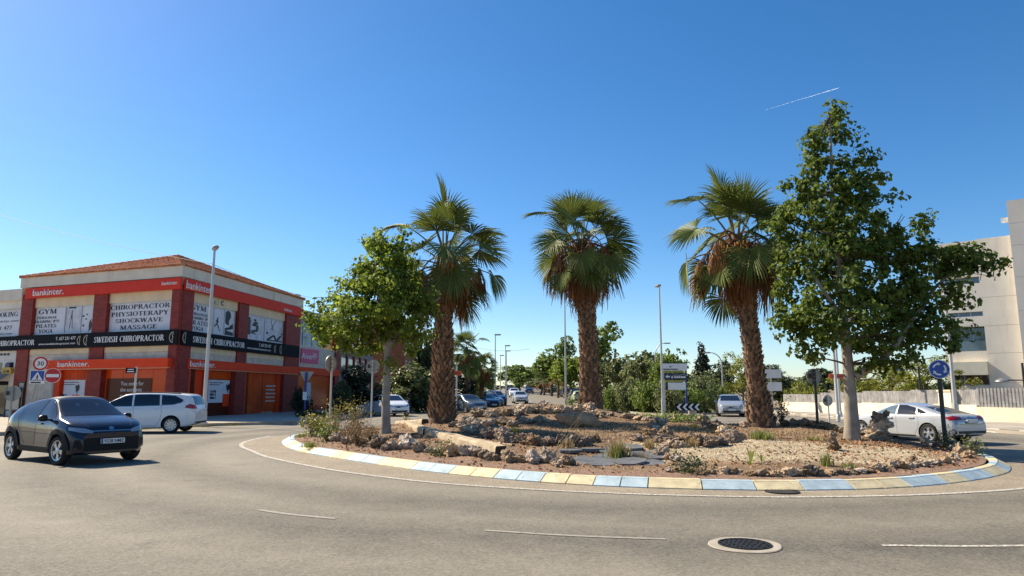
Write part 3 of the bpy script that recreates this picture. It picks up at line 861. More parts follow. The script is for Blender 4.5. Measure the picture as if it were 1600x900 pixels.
FD = [frond_mesh(R(e), 900 + i, (.95, .6, .35, 1.1, .75)[i], .85 + .2 * (i % 3), 1, True) for i, e in enumerate((5, -20, -50, 15, -10))]
def trunk_rad(prof, z):
    return float(np.interp(z, [p[0] for p in prof], [p[1] for p in prof]))
def palm(label, base, top, prof, seed, fronds, skirt, boots, scale=1.0, fruit=0, shag=False, lean_pts=None, group=None, detail=True):
    r = random.Random(seed)
    base, top = Vector(base), Vector(top)
    t = thing("fan_palm", label, "palm tree", base, 0, group)
    H = (top - base).length; ax = top - base
    mb = MB(); n = 40 if detail else 14
    zs = [i / n for i in range(n + 1)]
    sway = Vector((r.uniform(-1, 1), r.uniform(-1, 1), 0)) * .05
    def cpt(u): return ax * u + sway * math.sin(u * math.pi)
    mb.tube([cpt(u) + Vector((0, 0, -.12 if u == 0 else 0)) for u in zs], [trunk_rad(prof, u) * (1 + r.uniform(-.03, .03)) for u in zs], 18 if detail else 8)
    mb.build("trunk", M_["bark_palm"], t, 70)
    # old leaf bases: stubs laid round the trunk in crossing spirals
    if boots:
        V, F = [], []
        for k in range(boots):
            u = .015 + .83 * k / boots + r.uniform(-.004, .004); a = k * 2.39996 + r.uniform(-.12, .12)
            rd = trunk_rad(prof, u); c = cpt(u)
            o = Vector((math.cos(a), math.sin(a), 0)); s_ = Vector((-o.y, o.x, 0))
            out = r.uniform(.03, .085) + (.05 if shag and u < .5 else 0); h = r.uniform(.13, .24) * (1.4 if shag and r.random() < .3 else 1); w = r.uniform(.055, .10)
            tw = s_ * r.uniform(-.07, .07)
            b = c + o * (rd - .015); tip = c + o * (rd + out) + Vector((0, 0, h)) + tw
            i = len(V)
            V += [b - s_ * w, b + s_ * w, tip - s_ * w * .45 + o * .012, tip + s_ * w * .45 + o * .012, c + o * (rd - .02) + Vector((0, 0, h * .75)) + tw, b + o * .025 + Vector((0, 0, -.03))]
            F += [(i, i + 5, i + 2), (i + 5, i + 1, i + 3), (i + 5, i + 3, i + 2), (i, i + 2, i + 4), (i + 1, i + 4, i + 3), (i + 2, i + 3, i + 4)]
        o = obj("leaf_base", mesh_np("leaf_base", V, F), t, M_["boot"]); o["kind"] = "stuff"
    head = cpt(1.0)
    for e, cnt in fronds:
        for k in range(cnt):
            az = 2 * math.pi * (k + r.uniform(-.3, .3)) / cnt + e * .7
            me = r.choice(FR[e])
            o = obj("frond", me, t)
            o.location = head + Vector((math.cos(az) * .1, math.sin(az) * .1, -.012 * (84 - e) + r.uniform(-.06, .06)))
            o.rotation_euler = (r.uniform(-.16, .16), r.uniform(-.14, .14), az)
            q = scale * r.uniform(.86, 1.1); o.scale = (q, q, q)
    for k in range(skirt):
        az = 2.39996 * k; dz = r.uniform(-.1, 1.0) * scale
        o = obj("dead_frond", FD[k % len(FD)], t)
        rd = trunk_rad(prof, 1 - dz / H)
        o.location = cpt(1 - dz / H) + Vector((math.cos(az), math.sin(az), 0)) * rd * .9
        o.rotation_euler = (r.uniform(-.1, .1), r.uniform(-.1, .25), az)
        q = scale * r.uniform(.8, 1.15); o.scale = (q, q, q * r.uniform(.9, 1.3))
    for k in range(fruit):
        az = 2.4 * k + 3.6; m_ = MB()
        p0 = Vector((0, 0, 0)); pts = [p0 + Vector((.75 * math.sin(u * 1.9), 0, .25 * u - 1.6 * u * u)) for u in [i / 7 for i in range(8)]]
        m_.tube(pts, .012, 5)
        for q in range(110):
            u = r.uniform(.35, 1); c = pts[int(u * 7)] + Vector((r.gauss(0, .09), r.gauss(0, .09), r.uniform(-.25, .1)))
            m_.box(c, (.035, .035, .10), r.uniform(0, 3))
        o = m_.build("fruit_cluster", M_["frond_yellow"], t); o["kind"] = "stuff"
        o.location = head + Vector((math.cos(az) * .15, math.sin(az) * .15, -.35)); o.rotation_euler.z = az
        if k == 0: pass
    return t
def palm_at(px, py, tpx, tpy):
    b = isle(px, py); return b, at(tpx, tpy, Y=b.y)
PROFA = [(0, .50), (.06, .42), (.2, .36), (.45, .33), (.62, .31), (.7, .26), (1, .16)]
b1, t1 = palm_at(691, 659, 696, 390)
palm("shaggy-trunked fan palm rising behind the small bright green broadleaf tree", b1, t1, [(0, .50), (.05, .47), (.15, .39), (.35, .335), (.52, .32), (.6, .27), (.75, .24), (1, .15)], 21,
     [(84, 2), (68, 4), (50, 6), (32, 6), (14, 4), (-6, 3), (-26, 1)], 38, 620, 1.24, 0, True)
b2, t2 = palm_at(921, 629, 909, 372)
b2 = Vector((3.33, 29.6, float(mound_h(3.33, 29.6)))); t2 = at(908, 374, Y=29.6)
palm("fan palm with straight trunk and broad rusty skirt on top of the mound", b2, t2, [(0, .55), (.04, .50), (.10, .41), (.3, .36), (.6, .345), (.72, .29), (.85, .26), (1, .16)], 22,
     [(84, 2), (68, 5), (50, 7), (32, 7), (14, 6), (-6, 4), (-26, 1)], 70, 640, 1.2, 0)
b3, t3 = palm_at(1190, 668, 1150, 366)
palm("fan palm with yellow fruit clusters and criss-cross trunk beside the tall broadleaf tree", b3, t3, [(0, .46), (.05, .41), (.14, .35), (.16, .285), (.4, .265), (.55, .275), (.62, .33), (.8, .28), (1, .16)], 23,
     [(84, 2), (68, 5), (50, 6), (32, 6), (14, 5), (-6, 3), (-26, 1)], 54, 560, 1.18, 7)

# ------------------------------------------------------------------ rocks, beams, slabs
def rock_mat(name, c, c2):
    m = mat(name, c, .95, var=.3, scale=3.2, bump=.9, bscale=9, c2=c2, detail=9)
    nt = m.node_tree; N, Lk = nt.nodes, nt.links; b = N["Principled BSDF"]
    v = N.new("ShaderNodeTexVoronoi"); v.inputs["Scale"].default_value = 8
    Lk.new(N["Texture Coordinate"].outputs["Object"], v.inputs["Vector"])
    rp = N.new("ShaderNodeValToRGB"); rp.color_ramp.elements[0].position = .05; rp.color_ramp.elements[1].position = .35
    rp.color_ramp.elements[0].color = (.42, .36, .32, 1); rp.color_ramp.elements[1].color = (1, 1, 1, 1)
    Lk.new(v.outputs["Distance"], rp.inputs["Fac"])
    mx = N.new("ShaderNodeMix"); mx.data_type = 'RGBA'; mx.blend_type = 'MULTIPLY'; mx.inputs["Factor"].default_value = 1
    src = b.inputs["Base Color"].links[0].from_socket
    Lk.new(src, mx.inputs["A"]); Lk.new(rp.outputs["Color"], mx.inputs["B"]); Lk.new(mx.outputs["Result"], b.inputs["Base Color"])
    oi = N.new("ShaderNodeObjectInfo"); hs = N.new("ShaderNodeHueSaturation")
    for k, a_, b_ in (("Value", .65, 1.2), ("Saturation", .7, 1.15)):
        q = N.new("ShaderNodeMapRange"); q.inputs["To Min"].default_value = a_; q.inputs["To Max"].default_value = b_
        if k == "Saturation":
            w_ = N.new("ShaderNodeMath"); w_.operation = 'FRACT'; x_ = N.new("ShaderNodeMath"); x_.operation = 'MULTIPLY'; x_.inputs[1].default_value = 7.3
            Lk.new(oi.outputs["Random"], x_.inputs[0]); Lk.new(x_.outputs[0], w_.inputs[0]); Lk.new(w_.outputs[0], q.inputs["Value"])
        else: Lk.new(oi.outputs["Random"], q.inputs["Value"])
        Lk.new(q.outputs["Result"], hs.inputs[k])
    Lk.new(mx.outputs["Result"], hs.inputs["Color"]); Lk.new(hs.outputs["Color"], b.inputs["Base Color"])
    return m
M_["rock"] = rock_mat("tan_limestone", (.62, .475, .32), (.29, .195, .115))
M_["rock_dark"] = rock_mat("weathered_dark_limestone", (.38, .26, .155), (.13, .083, .05))
M_["rock_red"] = rock_mat("reddish_limestone", (.58, .36, .20), (.32, .17, .09))
def rock_mesh(seed, sub=3, rough=.42, flat_=.8):
    bm = bmesh.new(); bmesh.ops.create_icosphere(bm, subdivisions=sub, radius=1)
    o = Vector((seed * 7.1, seed * 3.3, seed * 1.7))
    rr = random.Random(seed * 13 + 1); planes = [(Vector((rr.gauss(0, 1), rr.gauss(0, 1), rr.gauss(0, 1))).normalized(), rr.uniform(.5, .8)) for _ in range(11)]
    for v in bm.verts:
        p = v.co.copy()
        for n_, k_ in planes:
            ex = p.dot(n_) - k_
            if ex > 0: p = p - n_ * ex * .92
        d = noise.noise(p * 1.1 + o) * .35 + noise.noise(p * 2.6 + o) * .38 + abs(noise.noise(p * 3.6 + o)) * -.55 - max(0, noise.noise(p * 6.5 + o) - .15) * .5 + noise.noise(p * 9 + o) * .10
        c = noise.cell(p * 1.7 + o) * .22
        v.co = p * (1 + (d + c) * rough * 1.6)
        v.co.z *= flat_
    me = bpy.data.meshes.new("rock"); bm.to_mesh(me); bm.free()
    return me
ROCKS = [rock_mesh(i + 1, 4, .36 + .04 * (i % 3), .80) for i in range(9)]
def rock(px, py, w, h, label, group=None, m="rock", kind=None, seed=None, dz=0.0, depth=None, p=None):
    """a rock whose foot stands at a pixel, w and h wide and tall there"""
    r = random.Random(seed if seed is not None else int(px * 31 + py))
    p = p or isle(px, py)
    k = p.y / 1085
    o = obj("rock", r.choice(ROCKS), None)
    if not o.data.materials: o.data.materials.append(M_["rock"])
    o.material_slots[0].link = 'OBJECT'; o.material_slots[0].material = M_[m]
    sx, sz = w * k / 2 / 1.0, h * k / 1.55
    o.scale = (sx, sx * r.uniform(.75, 1.1) if depth is None else depth, sz)
    o.location = (p.x, p.y + sx * .3, p.z + sz * .40 + dz)
    o.rotation_euler = (r.uniform(-.25, .25), r.uniform(-.25, .25), r.uniform(0, 6.28))
    return tag(o, label, "rock", group)
ROWS = [
 ("tan lump", "the yellowing shrub", "the edging row below the small tree", "rocks edging the island below the small tree", "rock",
  [(503, 676, 17, 14), (517, 674, 18, 20), (527, 690, 20, 17), (540, 694, 18, 14), (551, 693, 20, 16), (565, 694, 14, 12), (602, 704, 14, 13), (615, 702, 18, 14), (637, 702, 24, 24), (652, 706, 22, 16), (672, 708, 16, 11), (688, 708, 15, 10), (705, 712, 28, 21), (728, 712, 22, 17), (743, 713, 20, 19), (795, 722, 24, 22), (814, 723, 20, 15), (832, 724, 21, 24), (880, 726, 17, 13), (868, 729, 18, 12)]),
 ("dark lump", "the yellowing shrub", "the edging row below the small tree", "dark rocks edging the island below the small tree", "rock_dark",
  [(588, 700, 27, 22), (770, 720, 22, 17), (655, 700, 18, 14), (757, 716, 18, 16), (892, 727, 18, 15)]),
 ("tan rock", "the shaggy palm", "the rock bank beside it", "rocks banked beside the shaggy palm", "rock",
  [(707, 668, 16, 10), (727, 664, 22, 17), (742, 668, 20, 14), (735, 674, 20, 14), (760, 668, 22, 15), (751, 650, 22, 13), (765, 652, 16, 12), (775, 662, 18, 12), (792, 650, 18, 14), (722, 672, 18, 12), (800, 666, 17, 11)]),
 ("blackened rock", "the shaggy palm", "the shaded bank across the island", "shaded dark rocks along the middle of the island", "rock_dark",
  [(748, 680, 24, 18), (766, 684, 26, 20), (785, 688, 26, 20), (803, 692, 26, 18), (822, 694, 26, 17), (840, 696, 24, 18), (858, 696, 24, 16), (876, 694, 22, 15), (894, 696, 24, 15), (780, 676, 20, 14), (912, 696, 20, 14), (930, 692, 20, 13), (790, 664, 18, 13), (812, 660, 16, 12)]),
 ("brown rock", "the shaggy palm", "the ridge row below the straight palm", "rocks in the ridge row below the straight palm", "rock",
  [(775, 650, 18, 14), (808, 648, 20, 14), (825, 645, 18, 14), (842, 645, 20, 15), (858, 645, 18, 13), (872, 645, 18, 13), (886, 645, 18, 13), (902, 643, 18, 13), (918, 641, 18, 13), (815, 640, 14, 9), (848, 636, 15, 9), (930, 638, 14, 10), (822, 662, 18, 12), (838, 661, 16, 12), (850, 660, 16, 12)]),
 ("low tan rock", "the log-shaped boulder", "the row behind it", "rocks behind the log-shaped boulder", "rock",
  [(922, 652, 18, 11), (938, 652, 19, 12), (952, 650, 14, 9), (978, 654, 13, 9), (988, 655, 12, 8), (999, 656, 14, 9), (1009, 658, 12, 9)]),
 ("rough dark rock", "the slate slabs", "the heap behind the pale gravel", "rocks heaped behind the pale gravel", "rock_dark",
  [(1015, 686, 24, 16), (1036, 692, 26, 18), (1056, 694, 22, 15), (1074, 695, 24, 16), (1092, 696, 24, 17), (1110, 698, 22, 16), (1128, 697, 24, 17), (1146, 692, 26, 22), (1040, 682, 24, 14), (1000, 690, 20, 13), (1158, 688, 18, 15)]),
 ("pinkish rock", "the slate slabs", "the heap behind the pale gravel", "pinkish rocks behind the pale gravel", "rock",
  [(1064, 700, 20, 12), (1084, 692, 18, 15), (1102, 690, 16, 14), (1137, 682, 24, 20), (1124, 672, 16, 12), (1048, 699, 18, 11), (1120, 666, 14, 10), (1027, 672, 14, 9)]),
 ("small tan stone", "the slate slabs", "the kerb row before the pale gravel", "stones along the kerb in front of the pale gravel", "rock",
  [(1112, 741, 14, 9), (1132, 741, 16, 11), (1159, 742, 15, 9), (1189, 744, 18, 11), (1212, 745, 15, 10), (1239, 744, 24, 17), (1298, 743, 14, 9), (1325, 741, 17, 12), (1347, 740, 16, 10), (1372, 737, 18, 12), (1385, 736, 12, 9), (1402, 731, 24, 16), (1424, 731, 16, 11), (1441, 729, 17, 11), (1459, 727, 15, 10), (1478, 724, 17, 12), (1492, 720, 16, 15), (1503, 713, 17, 20), (1514, 716, 16, 13), (1496, 706, 14, 14)]),
 ("small dark stone", "the slate slabs", "the kerb row before the pale gravel", "dark stones along the kerb in front of the pale gravel", "rock_dark",
  [(1147, 742, 17, 10), (1174, 744, 16, 9), (1267, 743, 27, 21), (1281, 744, 16, 10), (1312, 742, 14, 9), (1360, 739, 14, 10), (1412, 733, 14, 10), (1450, 729, 13, 10), (1468, 726, 14, 10), (1095, 742, 15, 9), (1430, 727, 16, 16)]),
 ("dark rock", "the criss-cross palm", "the row towards the thick pale trunk", "rocks in the back row by the thick pale trunk", "rock_dark",
  [(1228, 664, 16, 9), (1244, 665, 17, 10), (1260, 666, 18, 12), (1276, 668, 20, 13), (1292, 671, 20, 14), (1306, 674, 16, 11), (1318, 677, 15, 10), (1350, 680, 16, 11), (1215, 660, 14, 8)]),
 ("tan rock", "the slate slabs", "the short pile at their edge", "rocks beside the dark slabs", "rock",
  [(1037, 712, 17, 16), (1046, 718, 16, 12), (1058, 722, 18, 15), (1070, 728, 16, 10), (1028, 714, 12, 11), (1083, 727, 14, 9)]),
]
ORD = "first second third fourth fifth sixth seventh eighth ninth tenth eleventh twelfth thirteenth fourteenth fifteenth sixteenth seventeenth eighteenth nineteenth twentieth".split()
for (noun, start, where, grp, m, lst) in ROWS:
    for i, (px, py, w, h) in enumerate(sorted(lst)):
        rock(px, py, w * 1.42, h * 1.3, f"{ORD[i]} {noun} from {start}, in {where}", grp, m)
rock(855, 722, 34, 30, "large pitted tan boulder at the kerb-side end of the dark slabs", None, "rock")
rock(1032, 665, 30, 22, "blocky orange tan boulder beside the green ground cover", None, "rock")
rock(1019, 669, 20, 15, "squat brown boulder leaning on the blocky orange tan one", None, "rock_dark")
rock(1056, 655, 24, 19, "rounded tan boulder under the chevron board", None, "rock")
rock(1101, 651, 29, 24, "large bulbous brown boulder close to the oncoming silver hatchback", None, "rock")
rock(1109, 671, 30, 24, "broken dark boulder with a hollow, in front of the silver hatchback", None, "rock_dark")
rock(1164, 668, 18, 14, "rusty orange stone at the foot of the criss-cross palm", None, "rock_red")
rock(1044, 738, 13, 12, "small whitish stone lying by itself on the kerb-side gravel", None, "rock")
rock(1448, 695, 22, 18, "round tan rock in front of the silver car's rear wheel", None, "rock")
rock(1470, 699, 22, 16, "dark lump at the foot of the blue roundabout sign", None, "rock_dark")
PILE = isle(1379, 689)
rock(1376, 686, 44, 32, "broad tan rock at the base of the pile beside the thick pale trunk", None, "rock", p=PILE)
rock(1381, 668, 36, 27, "tan rock in the middle of the pile beside the thick pale trunk", None, "rock", dz=.30, p=PILE)
rock(1379, 655, 34, 20, "dark brown rock crowning the pile beside the thick pale trunk", None, "rock_dark", dz=.54, p=PILE + Vector((.02, 0, 0)))
rock(1392, 648, 12, 10, "small dark knob on the very top of the rock pile", None, "rock_dark", dz=.70, p=PILE + Vector((.17, 0, 0)))
CAIRN = isle(1304, 704)
rock(1304, 703, 22, 15, "flat dark stone at the bottom of the small cairn in the pale gravel", None, "rock_dark", p=CAIRN)
rock(1305, 694, 18, 13, "middle stone of the small cairn in the pale gravel", None, "rock_dark", dz=.15, p=CAIRN)
rock(1303, 684, 15, 12, "top stone of the small cairn in the pale gravel", None, "rock_dark", dz=.29, p=CAIRN)
# long log-shaped boulder
pb = isle(905, 668); k = pb.y / 1085
bm = bmesh.new(); bmesh.ops.create_icosphere(bm, subdivisions=4, radius=1)
for v in bm.verts:
    p = v.co.copy(); d = noise.noise(p * 1.3 + Vector((3, 1, 0))) * .22 + noise.noise(p * 4 + Vector((0, 5, 0))) * .08 - abs(noise.noise(Vector((p.x * .8, p.y * 5, p.z * 5)))) * .18
    p *= 1 + d; v.co = Vector((p.x * 1.0, p.y * .38, p.z * (.34 + .05 * p.x) - .06 * p.x * p.x))
me = bpy.data.meshes.new("boulder"); bm.to_mesh(me); bm.free()
o = obj("boulder", me, None, M_["rock_red"], 60); o.location = (pb.x, pb.y + .2, pb.z + .22); o.scale = (36 * k * 1.05,) * 3; o.rotation_euler = (0, R(7), R(-12))
tag(o, "long log-shaped tan boulder lying across the middle of the island", "boulder")

# weathered timbers and slate slabs
M_["timber"] = mat("bleached_timber", (.52, .43, .29), .9, var=.25, scale=5, bump=.6, bscale=40, c2=(.33, .25, .16), detail=8)
M_["timber_end"] = mat("dark_timber_end", (.06, .045, .03), .9)
def beam(p0, p1, w, h, label, name="timber_beam"):
    a, b = isle(*p0), isle(*p1)
    d = b - a; L = d.length
    mb = MB(); n = 9
    V, F = [], []
    x = d.normalized(); s_ = Vector((-x.y, x.x, 0)).normalized(); u = Vector((0, 0, 1))
    rr = random.Random(int(p0[0] + p1[0]))
    for i in range(n + 1):
        c = a + d * i / n
        j = lambda: rr.uniform(-.012, .012)
        for sx, sz in ((-1, 0), (-1, .8), (-.75, 1), (.75, 1), (1, .8), (1, 0)):
            V.append(c + s_ * (sx * w / 2 + j()) + u * (sz * h + j() - .02))
    for i in range(n):
        for q in range(5): F.append((i * 6 + q, i * 6 + q + 1, i * 6 + q + 7, i * 6 + q + 6))
    F.append((5, 4, 3, 2, 1, 0)); F.append(tuple(n * 6 + q for q in range(6)))
    me = mesh_np(name, V, F, [M_["timber"], M_["timber_end"]])
    me.polygons[-1].material_index = 1
    o = obj(name, me, None, None, 40)
    return tag(o, label, "timber beam")
beam((662, 679), (783, 713), .30, .24, "long bleached timber sleeper running down to the kerb-side rocks")
beam((634, 660), (668, 680), .30, .2, "short split timber between the grey trunk and the long sleeper")
beam((622, 650), (664, 662), .28, .19, "bleached timber lying just behind the small tree's trunk")
beam((733, 688), (802, 697), .12, .06, "thin flat plank lying beyond the long sleeper")
beam((725, 684), (758, 690), .10, .05, "short splintered plank beside the thin flat one")
M_["slate"] = mat("blue_grey_slate", (.155, .165, .175), .65, var=.25, scale=2.5, bump=.5, bscale=18, c2=(.085, .09, .095), detail=8)
pth = bpy.data.objects.new("slate_path", None); col.objects.link(pth); pth["kind"] = "structure"
def slab(c, poly, h, tilt=(0, 0), m="slate"):
    p = isle(*c)
    mb = MB(); M = Matrix.Translation(p + Vector((0, 0, .01))) @ Matrix.Rotation(tilt[0], 4, 'X') @ Matrix.Rotation(tilt[1], 4, 'Y')
    return mb.prism([(x, y) for x, y in poly], M, h).build("slab", M_[m], pth)
def rpoly(w, d, seed, n=6):
    r = random.Random(seed)
    return [(math.cos(2 * math.pi * i / n + .4) * w * r.uniform(.8, 1.15), math.sin(2 * math.pi * i / n + .4) * d * r.uniform(.8, 1.15)) for i in range(n)]
for i, (px, py, w, d, h, tl) in enumerate([(915, 722, .30, .55, .03, (.12, .05)), (950, 720, .40, .55, .04, (.10, .02)), (985, 724, .34, .32, .05, (.14, -.06)), (958, 706, .36, .45, .04, (.06, 0)), (1004, 715, .30, .42, .05, (.12, .08)),
                                           (1020, 726, .34, .34, .04, (.10, 0)), (1022, 714, .26, .5, .03, (.10, .02)), (925, 706, .34, .14, .07, (0, 0)), (890, 708, .30, .16, .06, (.05, 0)), (975, 712, .3, .3, .04, (.1, 0)), (985, 700, .34, .4, .04, (.08, .03)), (938, 727, .3, .25, .03, (.1, 0))]):
    slab((px, py), rpoly(w, d, 50 + i, 5 + i % 3), h, tl)

# ------------------------------------------------------------------ gravel, litter, grass
def pebbles(name, pts, size, m, r, flat_=.7):
    base = np.array([(1, 0, 0), (-.5, .87, 0), (-.5, -.87, 0), (0, 0, .9), (.35, .6, .55)], float)
    n = len(pts); a = r.uniform(0, 6.28, n); s = size * r.uniform(.5, 1.5, n)
    T = np.array([(1, 0, 0), (.2, .95, 0), (-.9, .45, 0), (-.6, -.8, 0), (.5, -.85, 0), (.1, .1, flat_)], float)
    V = np.zeros((n, 6, 3)); ca, sa = np.cos(a)[:, None], np.sin(a)[:, None]
    Tj = T[None] * (1 + r.uniform(-.25, .25, (n, 6, 1)))
    V[:, :, 0] = (Tj[:, :, 0] * ca - Tj[:, :, 1] * sa) * s[:, None] + pts[:, 0:1]
    V[:, :, 1] = (Tj[:, :, 0] * sa + Tj[:, :, 1] * ca) * s[:, None] + pts[:, 1:2]
    V[:, :, 2] = Tj[:, :, 2] * s[:, None] + pts[:, 2:3] - .004
    F = np.array([(0, 1, 5), (1, 2, 5), (2, 3, 5), (3, 4, 5), (4, 0, 5)])
    FF = (F[None] + (np.arange(n) * 6)[:, None, None]).reshape(-1, 3)
    return tag(obj(name, fast_mesh(name, V.reshape(-1, 3), FF, m)), kind="stuff")
def scatter(n, test, r, box=(-8, 11.5, 13, 35)):
    out = np.zeros((0, 3))
    while len(out) < n:
        x = r.uniform(box[0], box[1], n * 3); y = r.uniform(box[2], box[3], n * 3)
        k = (isle_r(x, y) < .95) & (r.random(n * 3) < test(x, y))
        x, y = x[k], y[k]
        out = np.concatenate([out, np.stack([x, y, mound_h(x, y)], 1)])
    return out[:n]
M_["pebble_pale"] = mat("pale_gravel", (.45, .375, .255), .9, var=.15, scale=4, island=.35)
M_["pebble_red"] = mat("red_brown_gravel", (.30, .185, .125), .9, var=.2, scale=4, island=.45)
M_["pebble_soil"] = mat("brown_grit", (.36, .24, .14), .95, var=.2, scale=4, island=.45)
r3 = np.random.default_rng(3)
pebbles("pale_gravel", scatter(14000, lambda x, y: pale_zone(x, y), r3, (2, 11, 13, 20)), .022, M_["pebble_pale"], r3)
pebbles("red_brown_gravel", scatter(16000, lambda x, y: lava_zone(x, y) * (y < 24), r3, (-8, 12, 11.7, 24)), .015, M_["pebble_red"], r3)
pebbles("soil_grit", scatter(14000, lambda x, y: (1 - pale_zone(x, y)) * (1 - lava_zone(x, y)), r3), .022, M_["pebble_soil"], r3)
# dry leaves blown together near the tall tree and along the rocks
def litter_test(x, y): return np.clip(1.2 * np.exp(-((x - 10.0) / 2.0) ** 2 - ((y - 18.2) / 1.2) ** 2) + .28 + .5 * np.exp(-((x - 8) / 2.2) ** 2 - ((y - 15) / .8) ** 2) + .6 * np.exp(-((x + 2.5) / 2.5) ** 2 - ((y - 19) / 2) ** 2), 0, 1)
LP = scatter(10000, litter_test, r3)
LP[:, 2] += .012
D = np.zeros_like(LP); D[:, 2] = 1.5
V, F = leaf_cloud(LP, D, .062, r=r3, droop=0)
tag(obj("leaf_litter", fast_mesh("leaf_litter", V, F, M_["dry_leaf"])), kind="stuff")

def blades(P, h, w, r, lean=.5):
    n = len(P); a = r.uniform(0, 6.28, n); hh = h * r.uniform(.5, 1.2, n)
    d = np.stack([np.cos(a), np.sin(a), np.zeros(n)], 1); s_ = np.stack([-np.sin(a), np.cos(a), np.zeros(n)], 1)
    ln_ = r.uniform(.1, lean, n)[:, None] * hh[:, None]
    up = np.array([0, 0, 1.0])
    V = np.stack([P - s_ * w, P + s_ * w, P + d * ln_ * .35 + up * hh[:, None] * .6 + s_ * w * .7, P + d * ln_ * .35 + up * hh[:, None] * .6 - s_ * w * .7, P + d * ln_ + up * hh[:, None]], 1).reshape(-1, 3)
    i = np.arange(n)[:, None] * 5
    F = np.concatenate([i + np.array([[0, 1, 2]]), i + np.array([[0, 2, 3]]), i + np.array([[3, 2, 4]])])
    return V, F
GP = scatter(9000, lambda x, y: np.clip(.9 * np.exp(-((x - 4.8) / 1.6) ** 2 - ((y - 23.5) / 2.2) ** 2) + .5 * np.exp(-((x - 2) / 2.5) ** 2 - ((y - 20.2) / .9) ** 2) + .5 * np.exp(-((x - 7.5) / 2.6) ** 2 - ((y - 21.0) / 1.2) ** 2) + .07 * (1 - lava_zone(x, y)) - pale_zone(x, y) * .05, 0, 1), r3)
V, F = blades(GP, .085, .006, r3, 1.1)
tag(obj("dry_grass", fast_mesh("dry_grass", V, F, M_["dry_grass"])), kind="stuff")

def tuft(px, py, h, w, n, m, label, group=None, name="grass_tuft", lean=.55, bw=.008, cat="grass tuft"):
    r = np.random.default_rng(int(px * 13 + py)); p = isle(px, py)
    P = np.zeros((n, 3)); P[:, :2] = r.normal(0, w / 3, (n, 2))
    V, F = blades(P, h, bw, r, lean)
    o = obj(name, fast_mesh(name, V, F, M_[m])); o.location = p
    return tag(o, label, cat, group)
tuft(968, 717, .42, .34, 240, "dry_grass", "tall dry tuft growing between the dark slate slabs", lean=.8)
tuft(965, 718, .36, .3, 160, "grass", "greenish grass clump rooted behind the dry tuft among the slabs", lean=.7)
for i, (px, py) in enumerate(((1000, 722), (888, 700), (1014, 700), (1080, 698))):
    tuft(px, py, .22, .22, 90, "dry_grass", f"small dry grass clump among the rocks, {ORD[(1, 0, 2, 3)[i]]} from the pitted boulder", "dry grass clumps by the slabs")
tuft(484, 699, .16, .30, 160, "grass", "low green tuft on the gravel just inside the kerb's far end")
tuft(472, 683, .14, .34, 140, "grass", "green tuft at the foot of the yellowing shrub")
tuft(1189, 686, .22, .42, 320, "grass", "bushy green clump in front of the criss-cross palm", lean=.9)
tuft(1292, 728, .26, .15, 80, "grass", "bright green tuft standing on the edge of the pale gravel", lean=.5)
tuft(803, 683, .28, .26, 140, "grass", "green tuft on the dark rocks in the middle of the island")
tuft(773, 662, .14, .4, 160, "grass", "flat green patch between the two rock banks behind the palm")
tuft(1045, 688, .14, .3, 80, "dry_grass", "yellowish tuft among the pinkish rocks")
tuft(1270, 688, .12, .5, 90, "grass", "thin sprouting weeds on the gravel beside the cairn")
for i, (px, py) in enumerate(((1330, 733), (1110, 668), (1085, 668), (1120, 676))):
    tuft(px, py, .12, .25, 80, "grass", f"tiny green weed between stones, {ORD[(3, 1, 0, 2)[i]]} from the chevron board", "tiny weeds between the stones")
# young palm seedlings on the pale gravel
def seedling(px, py, h, n, label):
    p = isle(px, py); mb = MB(); r = random.Random(px)
    for k in range(n):
        a = 6.28 * k / n + r.uniform(-.3, .3); L = h * r.uniform(.7, 1.1); e = r.uniform(.6, 1.3)
        d = Vector((math.cos(a) * math.cos(e), math.sin(a) * math.cos(e), math.sin(e))); s_ = Vector((-math.sin(a), math.cos(a), 0))
        q = [d * L * .02, d * L * .5, d * L * .85 + Vector((0, 0, -.10 * L)), d * L + Vector((0, 0, -.25 * L))]
        w = [.004, .018, .014, .001]
        V = []
        for c, w_ in zip(q, w): V += [c - s_ * w_, c + s_ * w_]
        mb.add(V, [(0, 1, 3, 2), (2, 3, 5, 4), (4, 5, 7, 6)])
    o = mb.build("palm_seedling", M_["grass"]); o.location = p
    return tag(o, label, "plant")
seedling(1174, 724, .42, 9, "young palm seedling on the pale gravel")
seedling(1172, 728, .20, 7, "smaller seedling at the foot of the young palm seedling")
seedling(1190, 722, .22, 6, "sprawling seedling leaf beside the young palm seedling")

